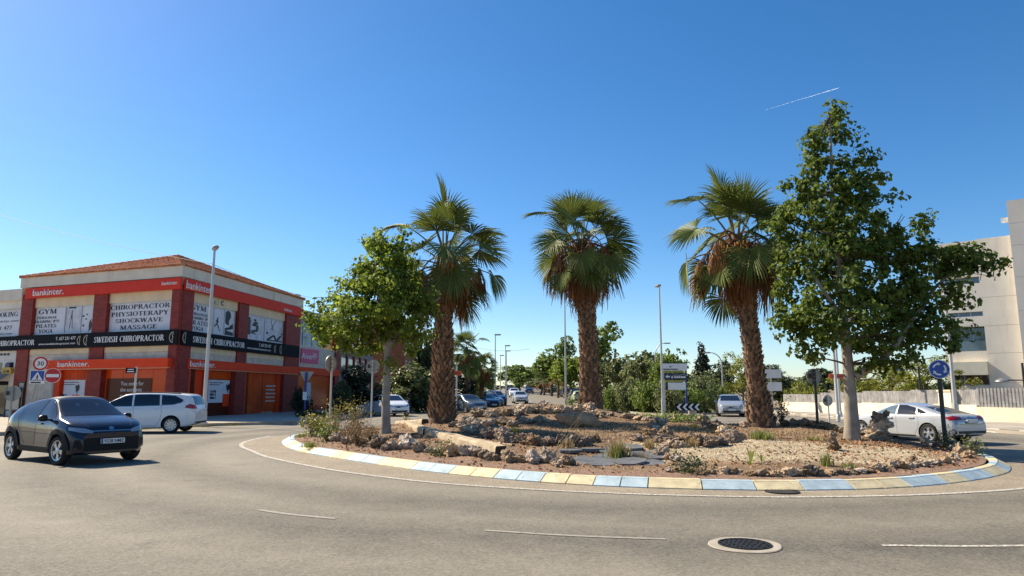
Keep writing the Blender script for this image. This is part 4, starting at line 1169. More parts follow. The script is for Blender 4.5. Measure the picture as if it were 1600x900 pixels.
# shrubs: stems with leaves spread along them
def shrub(p, h, w, n_stem, leaves, size, leafm, label, name="shrub", cat="shrub", group=None, seed=0, stemm="dry_twig", top=False, parts=True, clump=.10, r0=.008):
    r = np.random.default_rng(seed + int(abs(p[0]) * 17 + p[1] * 3)); random.seed(seed + int(p[0] * 11))
    t = thing(name, label, cat, p, 0, group)
    st = MB(); P = []
    for k in range(n_stem):
        a = r.uniform(0, 6.28); rr = w / 2 * math.sqrt(r.random()); hh = h * r.uniform(.55, 1.05) * (1 - .35 * (rr / (w / 2)) ** 2)
        e = Vector((math.cos(a) * rr, math.sin(a) * rr, hh)); m_ = Vector((e.x * .35, e.y * .35, hh * .55))
        pts = [Vector((e.x * .12, e.y * .12, -.03)), m_, e]
        st.tube(pts, [r0, r0 * .75, r0 * .3], 4, cap=False)
        nl = max(1, leaves // n_stem)
        for q in range(nl):
            u = (.25 + .75 * r.random()) if not top else (.6 + .42 * r.random())
            c = pts[1].lerp(pts[2], (u - .4) / .6) if u > .4 else pts[0].lerp(pts[1], u / .4)
            P.append(c + Vector(r.normal(0, clump, 3)))
    o = st.build("stems", M_[stemm], t); o["kind"] = "stuff"
    P = np.array([tuple(p_) for p_ in P]); D = P - np.array([0, 0, h * .3]); D /= np.linalg.norm(D, axis=1, keepdims=True) + 1e-9
    P[:, 2] = np.maximum(P[:, 2], .02)
    V, F = leaf_cloud(P, D, size, r=r)
    o = obj("foliage", fast_mesh("foliage", V, F), t, M_[leafm]); o["kind"] = "stuff"
    return t
M_["leaf_yellow"] = leaf_mat("yellow_green_leaf", (.30, .27, .045), (.16, .17, .03))
M_["leaf_dry"] = mat("withered_leaf", (.33, .22, .09), .85, var=.3, scale=3, island=.4, c2=(.18, .11, .04), trans=.15)
shrub(isle(490, 682), .95, 1.2, 40, 560, .07, "leaf_yellow", "yellowing twiggy shrub at the tip of the island near the orange shopfront", seed=1)
shrub(isle(512, 690), .55, .8, 26, 420, .065, "leaf_mid", "leafy green shrub under the edge-on round sign", seed=2)
shrub(isle(548, 690), .9, 1.3, 60, 420, .05, "leaf_dry", "withered brown shrub in front of the small tree", seed=3)
shrub(isle(560, 697), .6, .9, 40, 420, .045, "leaf_dry", "low dry weed clump at the foot of the withered shrub", seed=4)
shrub(isle(525, 672), 1.35, 1.2, 26, 300, .06, "leaf_yellow", "tall thin weed with sparse yellow leaves beside the edge-on sign", seed=5)
shrub(isle(556, 668), 1.5, 1.3, 26, 320, .06, "leaf_yellow", "lanky weed with yellowish leaves between sign post and grey trunk", seed=6)
shrub(isle(500, 672), .7, 1.2, 34, 300, .06, "leaf_olive", "scrubby olive bush behind the yellowing shrub", seed=7)
shrub(isle(634, 655), .5, .35, 9, 90, .06, "leaf_yellow", "small yellow-green sprout in front of the parked white hatchback", seed=8)
shrub(isle(580, 690), .5, .7, 34, 260, .045, "leaf_dry", "dry tangled weed beside the dark rock below the small tree", seed=9)
shrub(isle(690, 712), .28, .8, 26, 260, .05, "leaf_olive", "low weed creeping through the kerb-side rocks", seed=10)
shrub(isle(1075, 738), .26, 1.0, 34, 420, .045, "leaf_dark", "low dark creeper between slabs and kerb-side stones", seed=11)
shrub(isle(1222, 664), 1.0, .8, 20, 240, .06, "leaf_dark", "thin dark weed beside the criss-cross palm's base", seed=12)
shrub(isle(1480, 702), .6, .6, 22, 340, .05, "leaf_dark", "small dark bush under the blue roundabout sign", seed=13)
shrub(isle(1522, 712), .42, .7, 30, 380, .05, "leaf_olive", "low green bush at the island's end past the stones", seed=14)
shrub(isle(892, 634), .35, .5, 16, 160, .06, "leaf_mid", "small weed on the ridge before the straight palm", seed=15)
# bare stalks
def stalks(px, py, h, lean, n, label):
    p = isle(px, py); mb = MB(); r = random.Random(px)
    for k in range(n):
        a = Vector((r.uniform(-.05, .05), r.uniform(-.05, .05), -.02)); e = Vector((lean + r.uniform(-.15, .15), r.uniform(-.2, .2), h * r.uniform(.7, 1.1)))
        mb.tube([a, a.lerp(e, .5) + Vector((0, 0, .04)), e], [.007, .006, .003], 4)
        for q in range(4):
            c = a.lerp(e, .6 + .1 * q); mb.tube([c, c + Vector((r.uniform(-.12, .12), r.uniform(-.1, .1), r.uniform(.05, .14)))], .003, 3)
    o = mb.build("dry_stalks", M_["dry_twig"]); o.location = p
    return tag(o, label, "dry plant")
stalks(858, 716, 1.0, .85, 3, "dead stalks leaning over the large pitted boulder")
stalks(884, 712, .7, .3, 2, "bare upright stalks beside the slate slabs")
# leafy ground cover behind the boulder
def cover(name, pts, h, w, m, seed, size, n):
    r = np.random.default_rng(seed); P = []
    for px, py in pts:
        p = isle(px, py); q = np.zeros((n, 3)); q[:, :2] = r.normal(0, w, (n, 2)); q[:, 0] += p.x; q[:, 1] += p.y
        q[:, 2] = mound_h(q[:, 0], q[:, 1]) + r.random(n) ** 1.3 * h; P.append(q)
    P = np.concatenate(P); P = P[isle_r(P[:, 0], P[:, 1]) < .97]
    D = np.zeros_like(P); D[:, 2] = 1
    V, F = leaf_cloud(P, D, size, r=r)
    return tag(obj(name, fast_mesh(name, V, F, M_[m])), kind="stuff")
cover("ground_cover", [(950, 636), (962, 640), (975, 642), (990, 642), (1003, 644), (1018, 644), (1030, 646), (1045, 646), (1060, 650), (1075, 652), (1088, 652), (935, 634), (1066, 658), (1055, 660), (1095, 648), (1010, 640), (985, 638)], .42, .30, "leaf_mid", 31, .11, 130)

# ------------------------------------------------------------------ buildings
class Facade:
    """a wall plane: u along it, z up, n outward"""
    def __init__(s, o, e, z0=0.0):
        s.o, s.e = Vector((o[0], o[1], 0)), Vector((e[0], e[1], 0))
        s.L = (s.e - s.o).length; s.d = (s.e - s.o).normalized(); s.n = Vector((s.d.y, -s.d.x, 0))
    def P(s, u, z, out=0.0): return s.o + s.d * u + s.n * out + Vector((0, 0, z))
    def u(s, px, py=520, out=0.0):
        r = ray(px, py); o = s.o + s.n * out
        den = r.x * s.d.y - r.y * s.d.x
        t = (o.x * s.d.y - o.y * s.d.x) / den
        q = Vector((r.x * t, r.y * t, 0)) - o
        return q.dot(s.d)
    def z(s, px, py, out=0.0):
        r = ray(px, py); o = s.o + s.n * out
        den = r.x * s.d.y - r.y * s.d.x
        t = (o.x * s.d.y - o.y * s.d.x) / den
        return CAM_Z + r.z * t
    def M(s, u, z, out): return frame(s.P(u, z, out), s.d, (0, 0, 1), s.n)
    def box(s, mb, u0, u1, z0, z1, o0, o1, m=0):
        P = [s.P(u, z, o) for u in (u0, u1) for o in (o0, o1) for z in (z0, z1)]
        mb.add(P, [(0, 1, 3, 2), (4, 6, 7, 5), (0, 4, 5, 1), (2, 3, 7, 6), (0, 2, 6, 4), (1, 5, 7, 3)], m)
        return mb
    def slab(s, name, mat_, parent, u0, u1, z0, z1, o0, o1):
        return s.box(MB(), u0, u1, z0, z1, o0, o1).build(name, mat_, parent)
CORNER = (-19.35, 40.0); REND = (-17.0, 54.8); LEND = (-31.6, 44.5); BACKC = (-29.4, 59.2)
FL = Facade(LEND, CORNER); FRT = Facade(CORNER, REND)
bank = thing("corner_building", "two-storey corner building with red tiled roof, red sign bands and dark brick-tiled pillars", "building")
ZE = 8.93; ZB0 = -.1
# wall shell with the upper windows left open is built band by band
zz = dict(base=.1, shop_top=3.1, band0=3.02, band1=3.55, cream0=3.55, blk0=4.30, blk1=5.18, win0=5.22, win1=6.98, red0=7.55, red1=8.22, fas0=8.28, fas1=8.93)
mb = MB()
for f in (FL, FRT):
    f.box(mb, .0, f.L, -.2, zz["shop_top"], -.42, -.30)        # set-back shopfront wall
    f.box(mb, 0, f.L, zz["shop_top"], zz["win0"], -.3, 0)
    f.box(mb, 0, f.L, zz["win1"], zz["fas0"], -.3, 0)
back1, back2 = Facade(REND, BACKC), Facade(BACKC, LEND)
for f in (back1, back2): f.box(mb, 0, f.L, -.2, zz["fas0"], -.3, 0)
mb.build("wall", M_["cream"], bank)
fl = MB()
def slab_poly(mb, pts, z0, z1):
    mb.add([(x, y, z0) for x, y in pts] + [(x, y, z1) for x, y in pts], [(3, 2, 1, 0), (4, 5, 6, 7)] + [(k, (k + 1) % 4, 4 + (k + 1) % 4, 4 + k) for k in range(4)])
def inset_pts(d): 
    c = sum((Vector(p) for p in (CORNER, REND, BACKC, LEND)), Vector((0, 0))) / 4
    return [tuple(Vector(p) + (Vector(p) - c).normalized() * d) for p in (CORNER, REND, BACKC, LEND)]
slab_poly(fl, inset_pts(-.45), 4.4, 4.6)
slab_poly(fl, inset_pts(-.45), 7.4, 7.6)
fl.build("floor_slab", M_["offwhite"], bank)
# grey cream fascia under the eaves
fm = MB()
slab_poly(fm, inset_pts(.34), zz["fas0"], zz["fas1"])
fm.build("fascia", M_["fascia"], bank)
# pyramid roof of barrel tiles
ap = Vector((-24.2, 49.2, 11.35)); ev = [Vector((x, y, ZE + .02)) for x, y in inset_pts(.46)]
roof = MB()
rf = roof.add([tuple(p) for p in ev] + [tuple(ap)] + [(p.x, p.y, ZE - .0) for p in ev] , [(0, 1, 4), (1, 2, 4), (2, 3, 4), (3, 0, 4), (5, 6, 1, 0), (6, 7, 2, 1), (7, 8, 3, 2), (8, 5, 0, 3), (8, 7, 6, 5)]).build("roof", M_["roof_tile"], bank)
tl = MB()
for a, b in ((ev[0], ev[1]), (ev[3], ev[0])):
    e = (b - a); L = e.length; e = e.normalized()
    mid = ap - a; foot = a + e * mid.dot(e); up = (ap - foot); S = up.length; upn = up.normalized(); nn = e.cross(upn); nn = nn if nn.z > 0 else -nn
    uf = (foot - a).dot(e)
    n = int(L / .26)
    for k in range(n):
        u = (k + .5) * L / n
        smax = S * (u / uf if u < uf else (L - u) / (L - uf))
        rows = max(1, int(smax / .42))
        w = L / n * .36
        V = []; F = []
        for r_ in range(rows):
            s0, s1 = r_ * smax / rows - .03, (r_ + 1) * smax / rows
            o = len(V)
            for s_, lift in ((s0, .035), (s1, .012)):
                c = a + e * u + upn * s_
                V += [c - e * w + nn * .004, c - e * w * .6 + nn * (.05 + lift), c + e * w * .6 + nn * (.05 + lift), c + e * w + nn * .004]
            F += [(o, o + 1, o + 5, o + 4), (o + 1, o + 2, o + 6, o + 5), (o + 2, o + 3, o + 7, o + 6), (o, o + 3, o + 2, o + 1)]
        tl.add(V, F)
o = tl.build("roof_tile", mat("barrel_tile", (.52, .205, .085), .85, var=.3, scale=2.0, c2=(.33, .115, .05), island=.3), rf); o["kind"] = "stuff"
hp = MB()
for p in ev[:2] + [ev[3]]:
    n = 26
    for k in range(n): 
        a, b = p.lerp(ap, k / n), p.lerp(ap, (k + 1.12) / n)
        hp.tube([a + Vector((0, 0, .05)), b + Vector((0, 0, .035))], [.11, .09], 7)
o = hp.build("hip_tile", mat("hip_tile", (.60, .30, .14), .85, var=.2, scale=3), rf); o["kind"] = "stuff"
# pillars faced in dark red tile
def pil(f, px0, px1, name="pillar", z0=-.1, z1=None):
    u0, u1 = f.u(px0), f.u(px1)
    return f.slab(name, M_["red_tile"], bank, u0, u1, z0, z1 or zz["red0"] + .3, -.29, .16)
uLa, uLb = FL.u(33, 490), FL.u(51, 490)
pil(FL, 33, 51); pil(FL, 146, 167)
uRa, uRb = FRT.u(369), FRT.u(384)
pil(FRT, 369, 384)
FRT.slab("pillar", M_["red_tile"], bank, FRT.u(444), FRT.L + .12, -.1, zz["red0"] + .3, -.29, .16)
cpil = MB()
cu0 = FL.u(268); FL.box(cpil, cu0, FL.L + .12, -.1, zz["red0"] + .3, -.29, .17)
FRT.box(cpil, .06, FRT.u(296), -.1, zz["red0"] + .3, -.29, .165)
cpil.build("corner_pillar", M_["red_tile"], bank)
# sign bands
def band(f, u0, u1, z0, z1, o0, o1, m, name): return f.slab(name, M_[m], bank, u0, u1, z0, z1, o0, o1)
rb1 = band(FL, FL.u(47, 455), FL.L + .22, zz["red0"], zz["red1"], .165, .30, "red_sign", "sign_band")
rb2 = band(FRT, .0, FRT.L + .12, zz["red0"], zz["red1"], .165, .305, "red_sign", "sign_band")
def word(s, f, px0, px1, z, h, out, parent, m="letter_white", py=520, bold=.0, ext=.012):
    u0, u1 = f.u(px0, py, out), f.u(px1, py, out)
    return text(s, f.M((u0 + u1) / 2, z, out), M_[m], parent, w=u1 - u0, h=h, bold=bold, ext=ext)
word("bankinter.", FL, 52, 100, 7.90, .42, .302, rb1, py=453, bold=.012)
word("bankinter.", FL, 253, 278, 7.93, .22, .302, rb1, py=442, bold=.008)
word("bankinter.", FRT, 291.5, 332, 7.86, .48, .307, rb2, py=445, bold=.012)
word("bankinter.", FRT, 444, 457, 7.80, .22, .307, rb2, py=482, bold=.008)
def print_line(f, px0, px1, z, h, out, parent, m="letter_dark", py=610, seed=0):
    """small print too fine to read: a row of word-long dashes"""
    u0, u1 = f.u(px0, py, out), f.u(px1, py, out); r = random.Random(seed + int(px0 * 7 + z * 31)); mb = MB(); u = u0
    while u < u1 - .02:
        e = min(u1, u + r.uniform(1.5, 4.5) * h); f.box(mb, u, e, z - h / 2 * r.uniform(.7, 1), z + h / 2, out, out + .006); u = e + h * .6
    return mb.build("small_print", M_[m], parent)
bb1 = band(FL, -.1, FL.L + .24, zz["blk0"], zz["blk1"], .165, .29, "black_sheet", "sign_band")
bb2 = band(FRT, .0, FRT.L - .2, zz["blk0"], zz["blk1"], .165, .295, "black_sheet", "sign_band")

# ---- serif capitals for the therapy signs: strokes of two weights with feet
def serif(s, M, m, parent, w, h, ext=.01):
    mb = MB(); T, t, sv = .20, .075, .13
    def bar(x0, y0, x1, y1, wd):
        a, b = Vector((x0, y0)), Vector((x1, y1)); d = (b - a).normalized(); n = Vector((-d.y, d.x)) * wd / 2
        return [a - n, b - n, b + n, a + n]
    def arc(cx, cy, rx, ry, a0, a1, n=14):
        out = []
        for i in range(n):
            p = []
            for a in (a0 + (a1 - a0) * i / n, a0 + (a1 - a0) * (i + 1) / n):
                th = t + (T - t) * abs(math.cos(R(a))) ** 1.3
                p.append(((cx + rx * math.cos(R(a)), cy + ry * math.sin(R(a))), (cx + (rx - th) * math.cos(R(a)), cy + (ry - t * .9) * math.sin(R(a)))))
            out.append([p[0][0], p[1][0], p[1][1], p[0][1]])
        return out
    def foot(x, y, wd=.36): return bar(x - wd / 2, y, x + wd / 2, y, .055)
    def stem(x, y0=0, y1=1): return [bar(x, y0, x, y1, T), foot(x, .027 if y0 == 0 else y0), foot(x, .973 if y1 == 1 else y1)]
    G = {
     'I': (.36, lambda: stem(.18)),
     'H': (.86, lambda: stem(.18) + stem(.68) + [bar(.18, .52, .68, .52, t)]),
     'C': (.78, lambda: arc(.44, .5, .42, .52, 48, 312) + [bar(.74, .66, .74, .92, .06), bar(.74, .1, .74, .3, .05)]),
     'G': (.86, lambda: arc(.44, .5, .42, .52, 48, 318) + [bar(.74, .66, .74, .92, .06), bar(.72, .08, .72, .42, T), foot(.72, .42)]),
     'O': (.92, lambda: arc(.46, .5, .44, .52, 0, 360, 22)),
     'R': (.80, lambda: stem(.18) + arc(.38, .75, .33, .25, -90, 90, 8) + [bar(.18, .97, .4, .97, t), bar(.18, .52, .4, .52, t), bar(.42, .5, .76, .03, T * .9), foot(.72, .027, .22)]),
     'P': (.70, lambda: stem(.18) + arc(.36, .73, .32, .27, -90, 90, 8) + [bar(.18, .97, .38, .97, t), bar(.18, .48, .38, .48, t)]),
     'A': (.88, lambda: [bar(.1, 0, .44, 1, t), bar(.42, 1, .76, 0, T), bar(.24, .34, .64, .34, t), foot(.1, .027, .26), foot(.76, .027, .3)]),
     'T': (.78, lambda: stem(.38, 0, .97) + [bar(.04, .965, .72, .965, t), bar(.06, .8, .06, .97, .06), bar(.70, .8, .70, .97, .06)]),
     'Y': (.82, lambda: [bar(.4, 0, .4, .48, T), bar(.08, 1, .42, .45, T), bar(.74, 1, .4, .45, t), foot(.4, .027), foot(.1, .973, .3), foot(.72, .973, .24)]),
     'S': (.62, lambda: arc(.31, .74, .27, .26, 40, 265, 10) + arc(.31, .26, .29, .28, -150, 90, 10) + [bar(.54, .72, .54, .92, .05), bar(.06, .08, .06, .3, .05)]),
     'K': (.86, lambda: stem(.18) + [bar(.24, .42, .68, .98, t), bar(.36, .58, .76, .02, T), foot(.70, .973, .24), foot(.76, .027, .26)]),
     'W': (1.16, lambda: [bar(.08, 1, .32, 0, T), bar(.32, 0, .56, 1, t), bar(.56, 1, .8, 0, T), bar(.8, 0, 1.04, 1, t), foot(.08, .973, .26), foot(1.04, .973, .22), foot(.56, .973, .24)]),
     'V': (.84, lambda: [bar(.08, 1, .42, 0, T), bar(.42, 0, .76, 1, t), foot(.1, .973, .28), foot(.74, .973, .24)]),
     'E': (.70, lambda: stem(.18) + [bar(.18, .965, .62, .965, t), bar(.18, .035, .64, .035, t), bar(.18, .52, .5, .52, t), bar(.62, .8, .62, .97, .05), bar(.64, .03, .64, .22, .05), bar(.5, .42, .5, .62, .05)]),
     'M': (1.06, lambda: [bar(.14, 0, .14, 1, t), bar(.16, 1, .5, .05, T), bar(.5, .05, .84, 1, t), bar(.86, 0, .86, 1, T), foot(.14, .027, .26), foot(.86, .027, .34), foot(.1, .973, .2), foot(.88, .973, .26)]),
     'N': (.90, lambda: [bar(.14, 0, .14, 1, t), bar(.14, 1, .74, .02, T), bar(.74, 0, .74, 1, t), foot(.14, .027, .26), foot(.74, .973, .26), foot(.1, .973, .2)]),
     'L': (.68, lambda: stem(.18) + [bar(.18, .035, .62, .035, t), bar(.62, .03, .62, .24, .05)]),
     'D': (.88, lambda: stem(.18) + arc(.36, .5, .48, .5, -90, 90, 12) + [bar(.18, .965, .38, .965, t), bar(.18, .035, .38, .035, t)]),
     '(': (.40, lambda: arc(.42, .5, .3, .6, 110, 250, 8)), ')': (.40, lambda: arc(-.02, .5, .3, .6, -70, 70, 8)), ' ': (.42, lambda: []),
     '4': (.66, lambda: [bar(.46, 0, .46, 1, T * .8), bar(.06, .3, .62, .3, t), bar(.06, .3, .46, 1, t)]),
     '7': (.60, lambda: [bar(.05, .95, .56, .95, t * 1.4), bar(.54, .95, .22, 0, T * .8)]),
     '3': (.60, lambda: arc(.28, .74, .26, .26, -90, 150, 9) + arc(.28, .26, .28, .28, -150, 90, 9)),
     '1': (.44, lambda: stem(.22)),
    }
    x = 0.0; polys = []
    for ch in s:
        wd, fn = G[ch]
        for p in fn(): polys.append([(x + q[0], q[1]) for q in p])
        x += wd + .06
    sx, sy = w / x, h
    for i, p in enumerate(polys):
        mb.prism([((q[0] - x / 2) * sx, (q[1] - .5) * sy) for q in p], M, ext + .0004 * (i % 5))
    return mb.build("lettering", M_[m], parent)
def sword(s, f, px0, px1, z, h, out, parent, m="letter_dark", py=520):
    u0, u1 = f.u(px0, py, out), f.u(px1, py, out)
    return serif(s, f.M((u0 + u1) / 2, z, out), m, parent, u1 - u0, h)
zb = (zz["blk0"] + zz["blk1"]) / 2
sword("SWEDISH CHIROPRACTOR", FL, 147.5, 256.5, zb, .34, .292, bb1, "letter_white", 527)
sword("SWEDISH CHIROPRACTOR", FRT, 301, 382.5, zb - .02, .36, .297, bb2, "letter_white", 535)
sword("CHIROPRACTOR", FL, -6, 54, zb - .02, .33, .292, bb1, "letter_white", 535)
word("T. 657 231 477", FL, 87, 118, zb + .16, .20, .292, bb1, py=530)
word("www.swedishchiropractor.com", FL, 60.5, 117.5, zb - .17, .17, .292, bb1, py=536)
word("T. 657 231 477", FRT, 404.5, 423.5, zb + .14, .22, .297, bb2, py=538)
word("www.swedishchiropractor.com", FRT, 386, 423, zb - .17, .18, .297, bb2, py=545)
M_["gold"] = flat("pale_gold_emblem", (.50, .45, .32), .4)
def emblem(f, px, py, z, out, parent, flip=1, s=.3):
    u = f.u(px, py, out); M = f.M(u, z, out); mb = MB()
    def crv(pts, wd):
        P = smooth_line([Vector(p) for p in pts], 6); a, b = offset(P, wd), offset(P, -wd)
        for i in range(len(P) - 1): mb.prism([tuple(a[i]), tuple(b[i]), tuple(b[i + 1]), tuple(a[i + 1])], M, .008 + .0004 * (i % 3))
    g = lambda L: [(x * s * flip, y * s) for x, y in L]
    crv(g([(.35, 1), (-.2, .85), (-.6, .3), (-.55, -.35), (-.2, -.85), (.3, -1)]), .022)
    crv(g([(.3, .75), (.05, .35), (.25, .0), (.05, -.4), (.2, -.8)]), .018)
    return mb.build("emblem", M_["gold"], parent)
emblem(FL, 134.5, 530, zb, .292, bb1); emblem(FL, 269, 524, zb, .292, bb1); emblem(FL, 124, 530, zb, .292, bb1, 1, .26)
emblem(FRT, 289, 525, zb, .297, bb2); emblem(FRT, 439, 547, zb, .297, bb2); emblem(FRT, 430, 545, zb, .297, bb2, 1, .26)

# upper windows: frames, glass, applied lettering
def window(f, px0, px1, z0, z1, panes, parent, py=490, glass="glass", out=-.12, poster=None):
    u0, u1 = f.u(px0, py), f.u(px1, py)
    mb = MB(); fw = .07
    f.box(mb, u0, u1, z0, z0 + fw, out - .06, out + .07); f.box(mb, u0, u1, z1 - fw, z1, out - .06, out + .07)
    n = panes; es = [u0 + (u1 - u0) * q for q in (n if isinstance(n, (list, tuple)) else [i / n for i in range(n + 1)])]
    for i, e in enumerate(es):
        a = e if i == 0 else (e - fw if i == len(es) - 1 else e - fw / 2)
        f.box(mb, a, a + fw, z0 + fw, z1 - fw, out - .055, out + .065)
    w = mb.build("window", M_["frame"], parent)
    ps = []
    for i in range(len(es) - 1):
        g = glass[i] if isinstance(glass, (list, tuple)) else glass
        ps.append(f.slab("pane", M_[g], w, es[i] + fw * .4, es[i + 1] - fw * .4, z0 + fw * .5, z1 - fw * .5, out - .01, out + .012))
    return w, es
M_["film"] = flat("grey_window_film", (.70, .70, .74), .45, spec=.3)
M_["photo_film"] = mat("printed_window_photo", (.68, .68, .72), .45, var=.35, scale=2.2, c2=(.42, .42, .46))
w1, es = window(FL, 51, 146, zz["win0"], zz["win1"], [0, .53, .79, 1], bank, 490, ["film", "photo_film", "film"])
w2, _ = window(FL, 167, 268, zz["win0"], zz["win1"], [0, 1], bank, 490, "film")
w3, _ = window(FRT, 296, 369, zz["win0"], zz["win1"], [0, .52, .76, 1], bank, 495, ["film", "film", "film"])
w4, _ = window(FRT, 384, 444, zz["win0"], zz["win1"], [0, .5, 1], bank, 505, ["photo_film", "photo_film"])
o_ = -.105
H_ = zz["win1"] - zz["win0"]; zw = lambda q: zz["win0"] + H_ * q
sword("GYM", FL, 61.5, 90, zw(.84), .30, o_, w1, py=480)
sword("PERSONAL", FL, 59, 90, zw(.62), .15, o_, w1, py=490)
sword("TRAINING (PT)", FL, 55, 94, zw(.48), .16, o_, w1, py=495)
sword("PILATES", FL, 57, 89, zw(.32), .22, o_, w1, py=503)
sword("YOGA", FL, 61, 83, zw(.13), .23, o_, w1, py=512)
sword("CHIROPRACTOR", FL, 173.5, 266, zw(.84), .27, o_, w2, py=475)
sword("PHYSIOTERAPY", FL, 174.5, 264, zw(.60), .26, o_, w2, py=488)
sword("SHOCKWAVE", FL, 181, 255, zw(.37), .25, o_, w2, py=497)
sword("MASSAGE", FL, 188, 246, zw(.14), .25, o_, w2, py=508)
sword("GYM", FRT, 298, 323, zw(.84), .32, o_, w3, py=480)
sword("PERSONAL", FRT, 296.5, 326, zw(.62), .16, o_, w3, py=490)
sword("TRAINING (PT)", FRT, 296.5, 329, zw(.48), .17, o_, w3, py=495)
sword("PILATES", FRT, 296.5, 326, zw(.32), .24, o_, w3, py=503)
sword("YOGA", FRT, 298.5, 318, zw(.13), .25, o_, w3, py=512)
# dark printed figures on the films: a runner, a kettlebell, exercisers on mats
def silhouette(f, polys, px0, px1, z0, z1, out, parent, m="letter_dark", py=500):
    u0, u1 = f.u(px0, py, out), f.u(px1, py, out); mb = MB()
    for i, p in enumerate(polys):
        mb.prism([((x - .5) * (u1 - u0), y * (z1 - z0)) for x, y in p], frame(f.P((u0 + u1) / 2, z0, out), f.d, (0, 0, 1), f.n), .006 + .0005 * i)
    return mb.build("printed_figure", M_[m], parent)
def ell(cx, cy, rx, ry, n=14): return [(cx + rx * math.cos(2 * math.pi * i / n), cy + ry * math.sin(2 * math.pi * i / n)) for i in range(n)]
def seg(x0, y0, x1, y1, w):
    d = Vector((x1 - x0, y1 - y0)).normalized(); n = Vector((-d.y, d.x)) * w / 2
    return [(x0 - n.x, y0 - n.y), (x1 - n.x, y1 - n.y), (x1 + n.x, y1 + n.y), (x0 + n.x, y0 + n.y)]
silhouette(FRT, [ell(.60, .88, .07, .06), seg(.58, .84, .52, .5, .16), seg(.52, .52, .2, .32, .10), seg(.2, .32, .0, .38, .07), seg(.52, .5, .78, .25, .11), seg(.78, .25, .92, .02, .07), seg(.58, .75, .72, .6, .06), seg(.55, .78, .35, .62, .06)], 333, 345, zw(.12), zw(.68), o_, w3)
silhouette(FRT, [ell(.35, .8, .33, .2), ell(.28, .62, .22, .2), seg(.3, .6, .5, .42, .1), seg(0, .1, 1, .02, .22), seg(.0, .22, .95, .34, .10), seg(.6, .3, .95, .42, .16)], 351, 365, zw(.04), zw(.95), o_, w3)
silhouette(FRT, [seg(.06, .15, .06, .8, .06), ell(.05, .86, .035, .06), seg(.16, .55, .24, .75, .10), ell(.2, .82, .035, .05), seg(.26, .35, .26, .62, .06), seg(.12, .3, .25, .36, .10), seg(.02, .3, .22, .2, .05)], 386, 444, zw(.06), zw(.96), o_, w4, py=505)
silhouette(FRT, [seg(.55, .05, .72, .28, .07), seg(.52, .02, .95, .04, .06), ell(.53, .35, .03, .05), seg(.72, .28, .78, .05, .05), seg(.8, .05, .92, .3, .06), ell(.94, .38, .03, .05), seg(.62, .95, .68, .5, .012), seg(.75, .95, .62, .5, .012)], 386, 444, zw(.06), zw(.96), o_, w4, py=505)
silhouette(FL, [seg(.3, .1, .5, .7, .06), seg(.68, .1, .55, .7, .06), seg(.5, .7, .5, .9, .10), ell(.5, .95, .06, .05), seg(.2, .5, .45, .75, .03)], 106, 118, zw(.1), zw(.85), o_, w1, py=497)
silhouette(FL, [seg(.0, .85, 1, .85, .24)], 108, 119, zw(.70), zw(.98), o_, w1, "letter_dark", 485)
silhouette(FL, [ell(.25, .62, .09, .04), ell(.55, .68, .07, .03), ell(.5, .5, .08, .03), ell(.3, .25, .07, .05), seg(.8, 0, .95, .5, .05), ell(.9, .25, .12, .2)], 126, 144, zw(.05), zw(.95), o_, w1, "letter_dark", 495)
# small things on the cream wall over the window
FRT.slab("wall_lamp", M_["gold"], bank, FRT.u(331.5), FRT.u(336), 7.10, 7.32, 0, .12)
text("C", FRT.M(FRT.u(344), 7.28, .001), M_["letter_dark"], bank, h=.32, ext=.03, bold=.01)
# cladding panels between black band and shop band
pan = bank
for f, a, b in ((FL, 38, 140), (FL, 157, 265), (FRT, 291, 368), (FRT, 383, 446)):
    u0, u1 = f.u(a, 545), f.u(b, 545)
    f.slab("cladding_panel", M_["cream_panel"], pan, u0, u1, 3.57, 3.93, .0, .05)
    f.slab("cladding_panel", M_["cream"], pan, u0, u1, 3.95, 4.28, .0, .06)
# pale stone ground-floor wall at the far-left bay
for k, (a, b) in enumerate(((37, 60), (60.3, 84))):
    for z0, z1 in ((.1, 1.2), (1.21, 2.3), (2.31, 3.55)):
        FL.slab("cladding_panel", M_["cream_panel"], bank, FL.u(a, 600) + .005, FL.u(b, 600) - .005, z0, z1, -.3, .03)
# lower shop band, glazed shopfront in orange and red
sb1 = band(FL, FL.u(84, 570), FL.u(262, 565, .5), zz["band0"], zz["band1"], -.2, .5, "shop_red", "sign_band")
sb2 = band(FRT, FRT.u(289, 570), FRT.L, zz["band0"], zz["band1"], -.2, .24, "shop_red", "sign_band")
word("bankinter.", FL, 90, 139.5, 3.30, .34, .502, sb1, py=570, bold=.012)
word("bankinter.", FRT, 297, 337, 3.28, .36, .242, sb2, py=568, bold=.012)
M_["trim"] = flat("pale_orange_trim", (.62, .26, .12), .4)
FL.slab("band_trim", M_["trim"], sb1, FL.u(86, 575), FL.u(262, 570, .5), zz["band0"] - .06, zz["band0"] - .005, .3, .48)
FRT.slab("band_trim", M_["trim"], sb2, FRT.u(290, 575), FRT.L - .1, zz["band0"] - .06, zz["band0"] - .005, .05, .22)
M_["orange_glass"] = flat("orange_tinted_glass", (.66, .075, .010), .15, spec=.25)
M_["brown_glass"] = flat("dark_brown_glass", (.10, .022, .012), .25, spec=.18)
def shop(f, px0, px1, z0, z1, m, name, out=-.2, py=610, th=.05):
    return f.slab(name, M_[m], bank, f.u(px0, py), f.u(px1, py), z0, z1, out - th, out)
zt = zz["band0"] - .02
shop(FL, 84, 92, .1, zt, "shop_red", "door_frame", .0, th=.25)
for a, b in ((92.5, 103), (103.5, 114), (114.5, 125), (125.5, 134)): shop(FL, a, b, .1, zt, "shop_panel", "shop_panel")
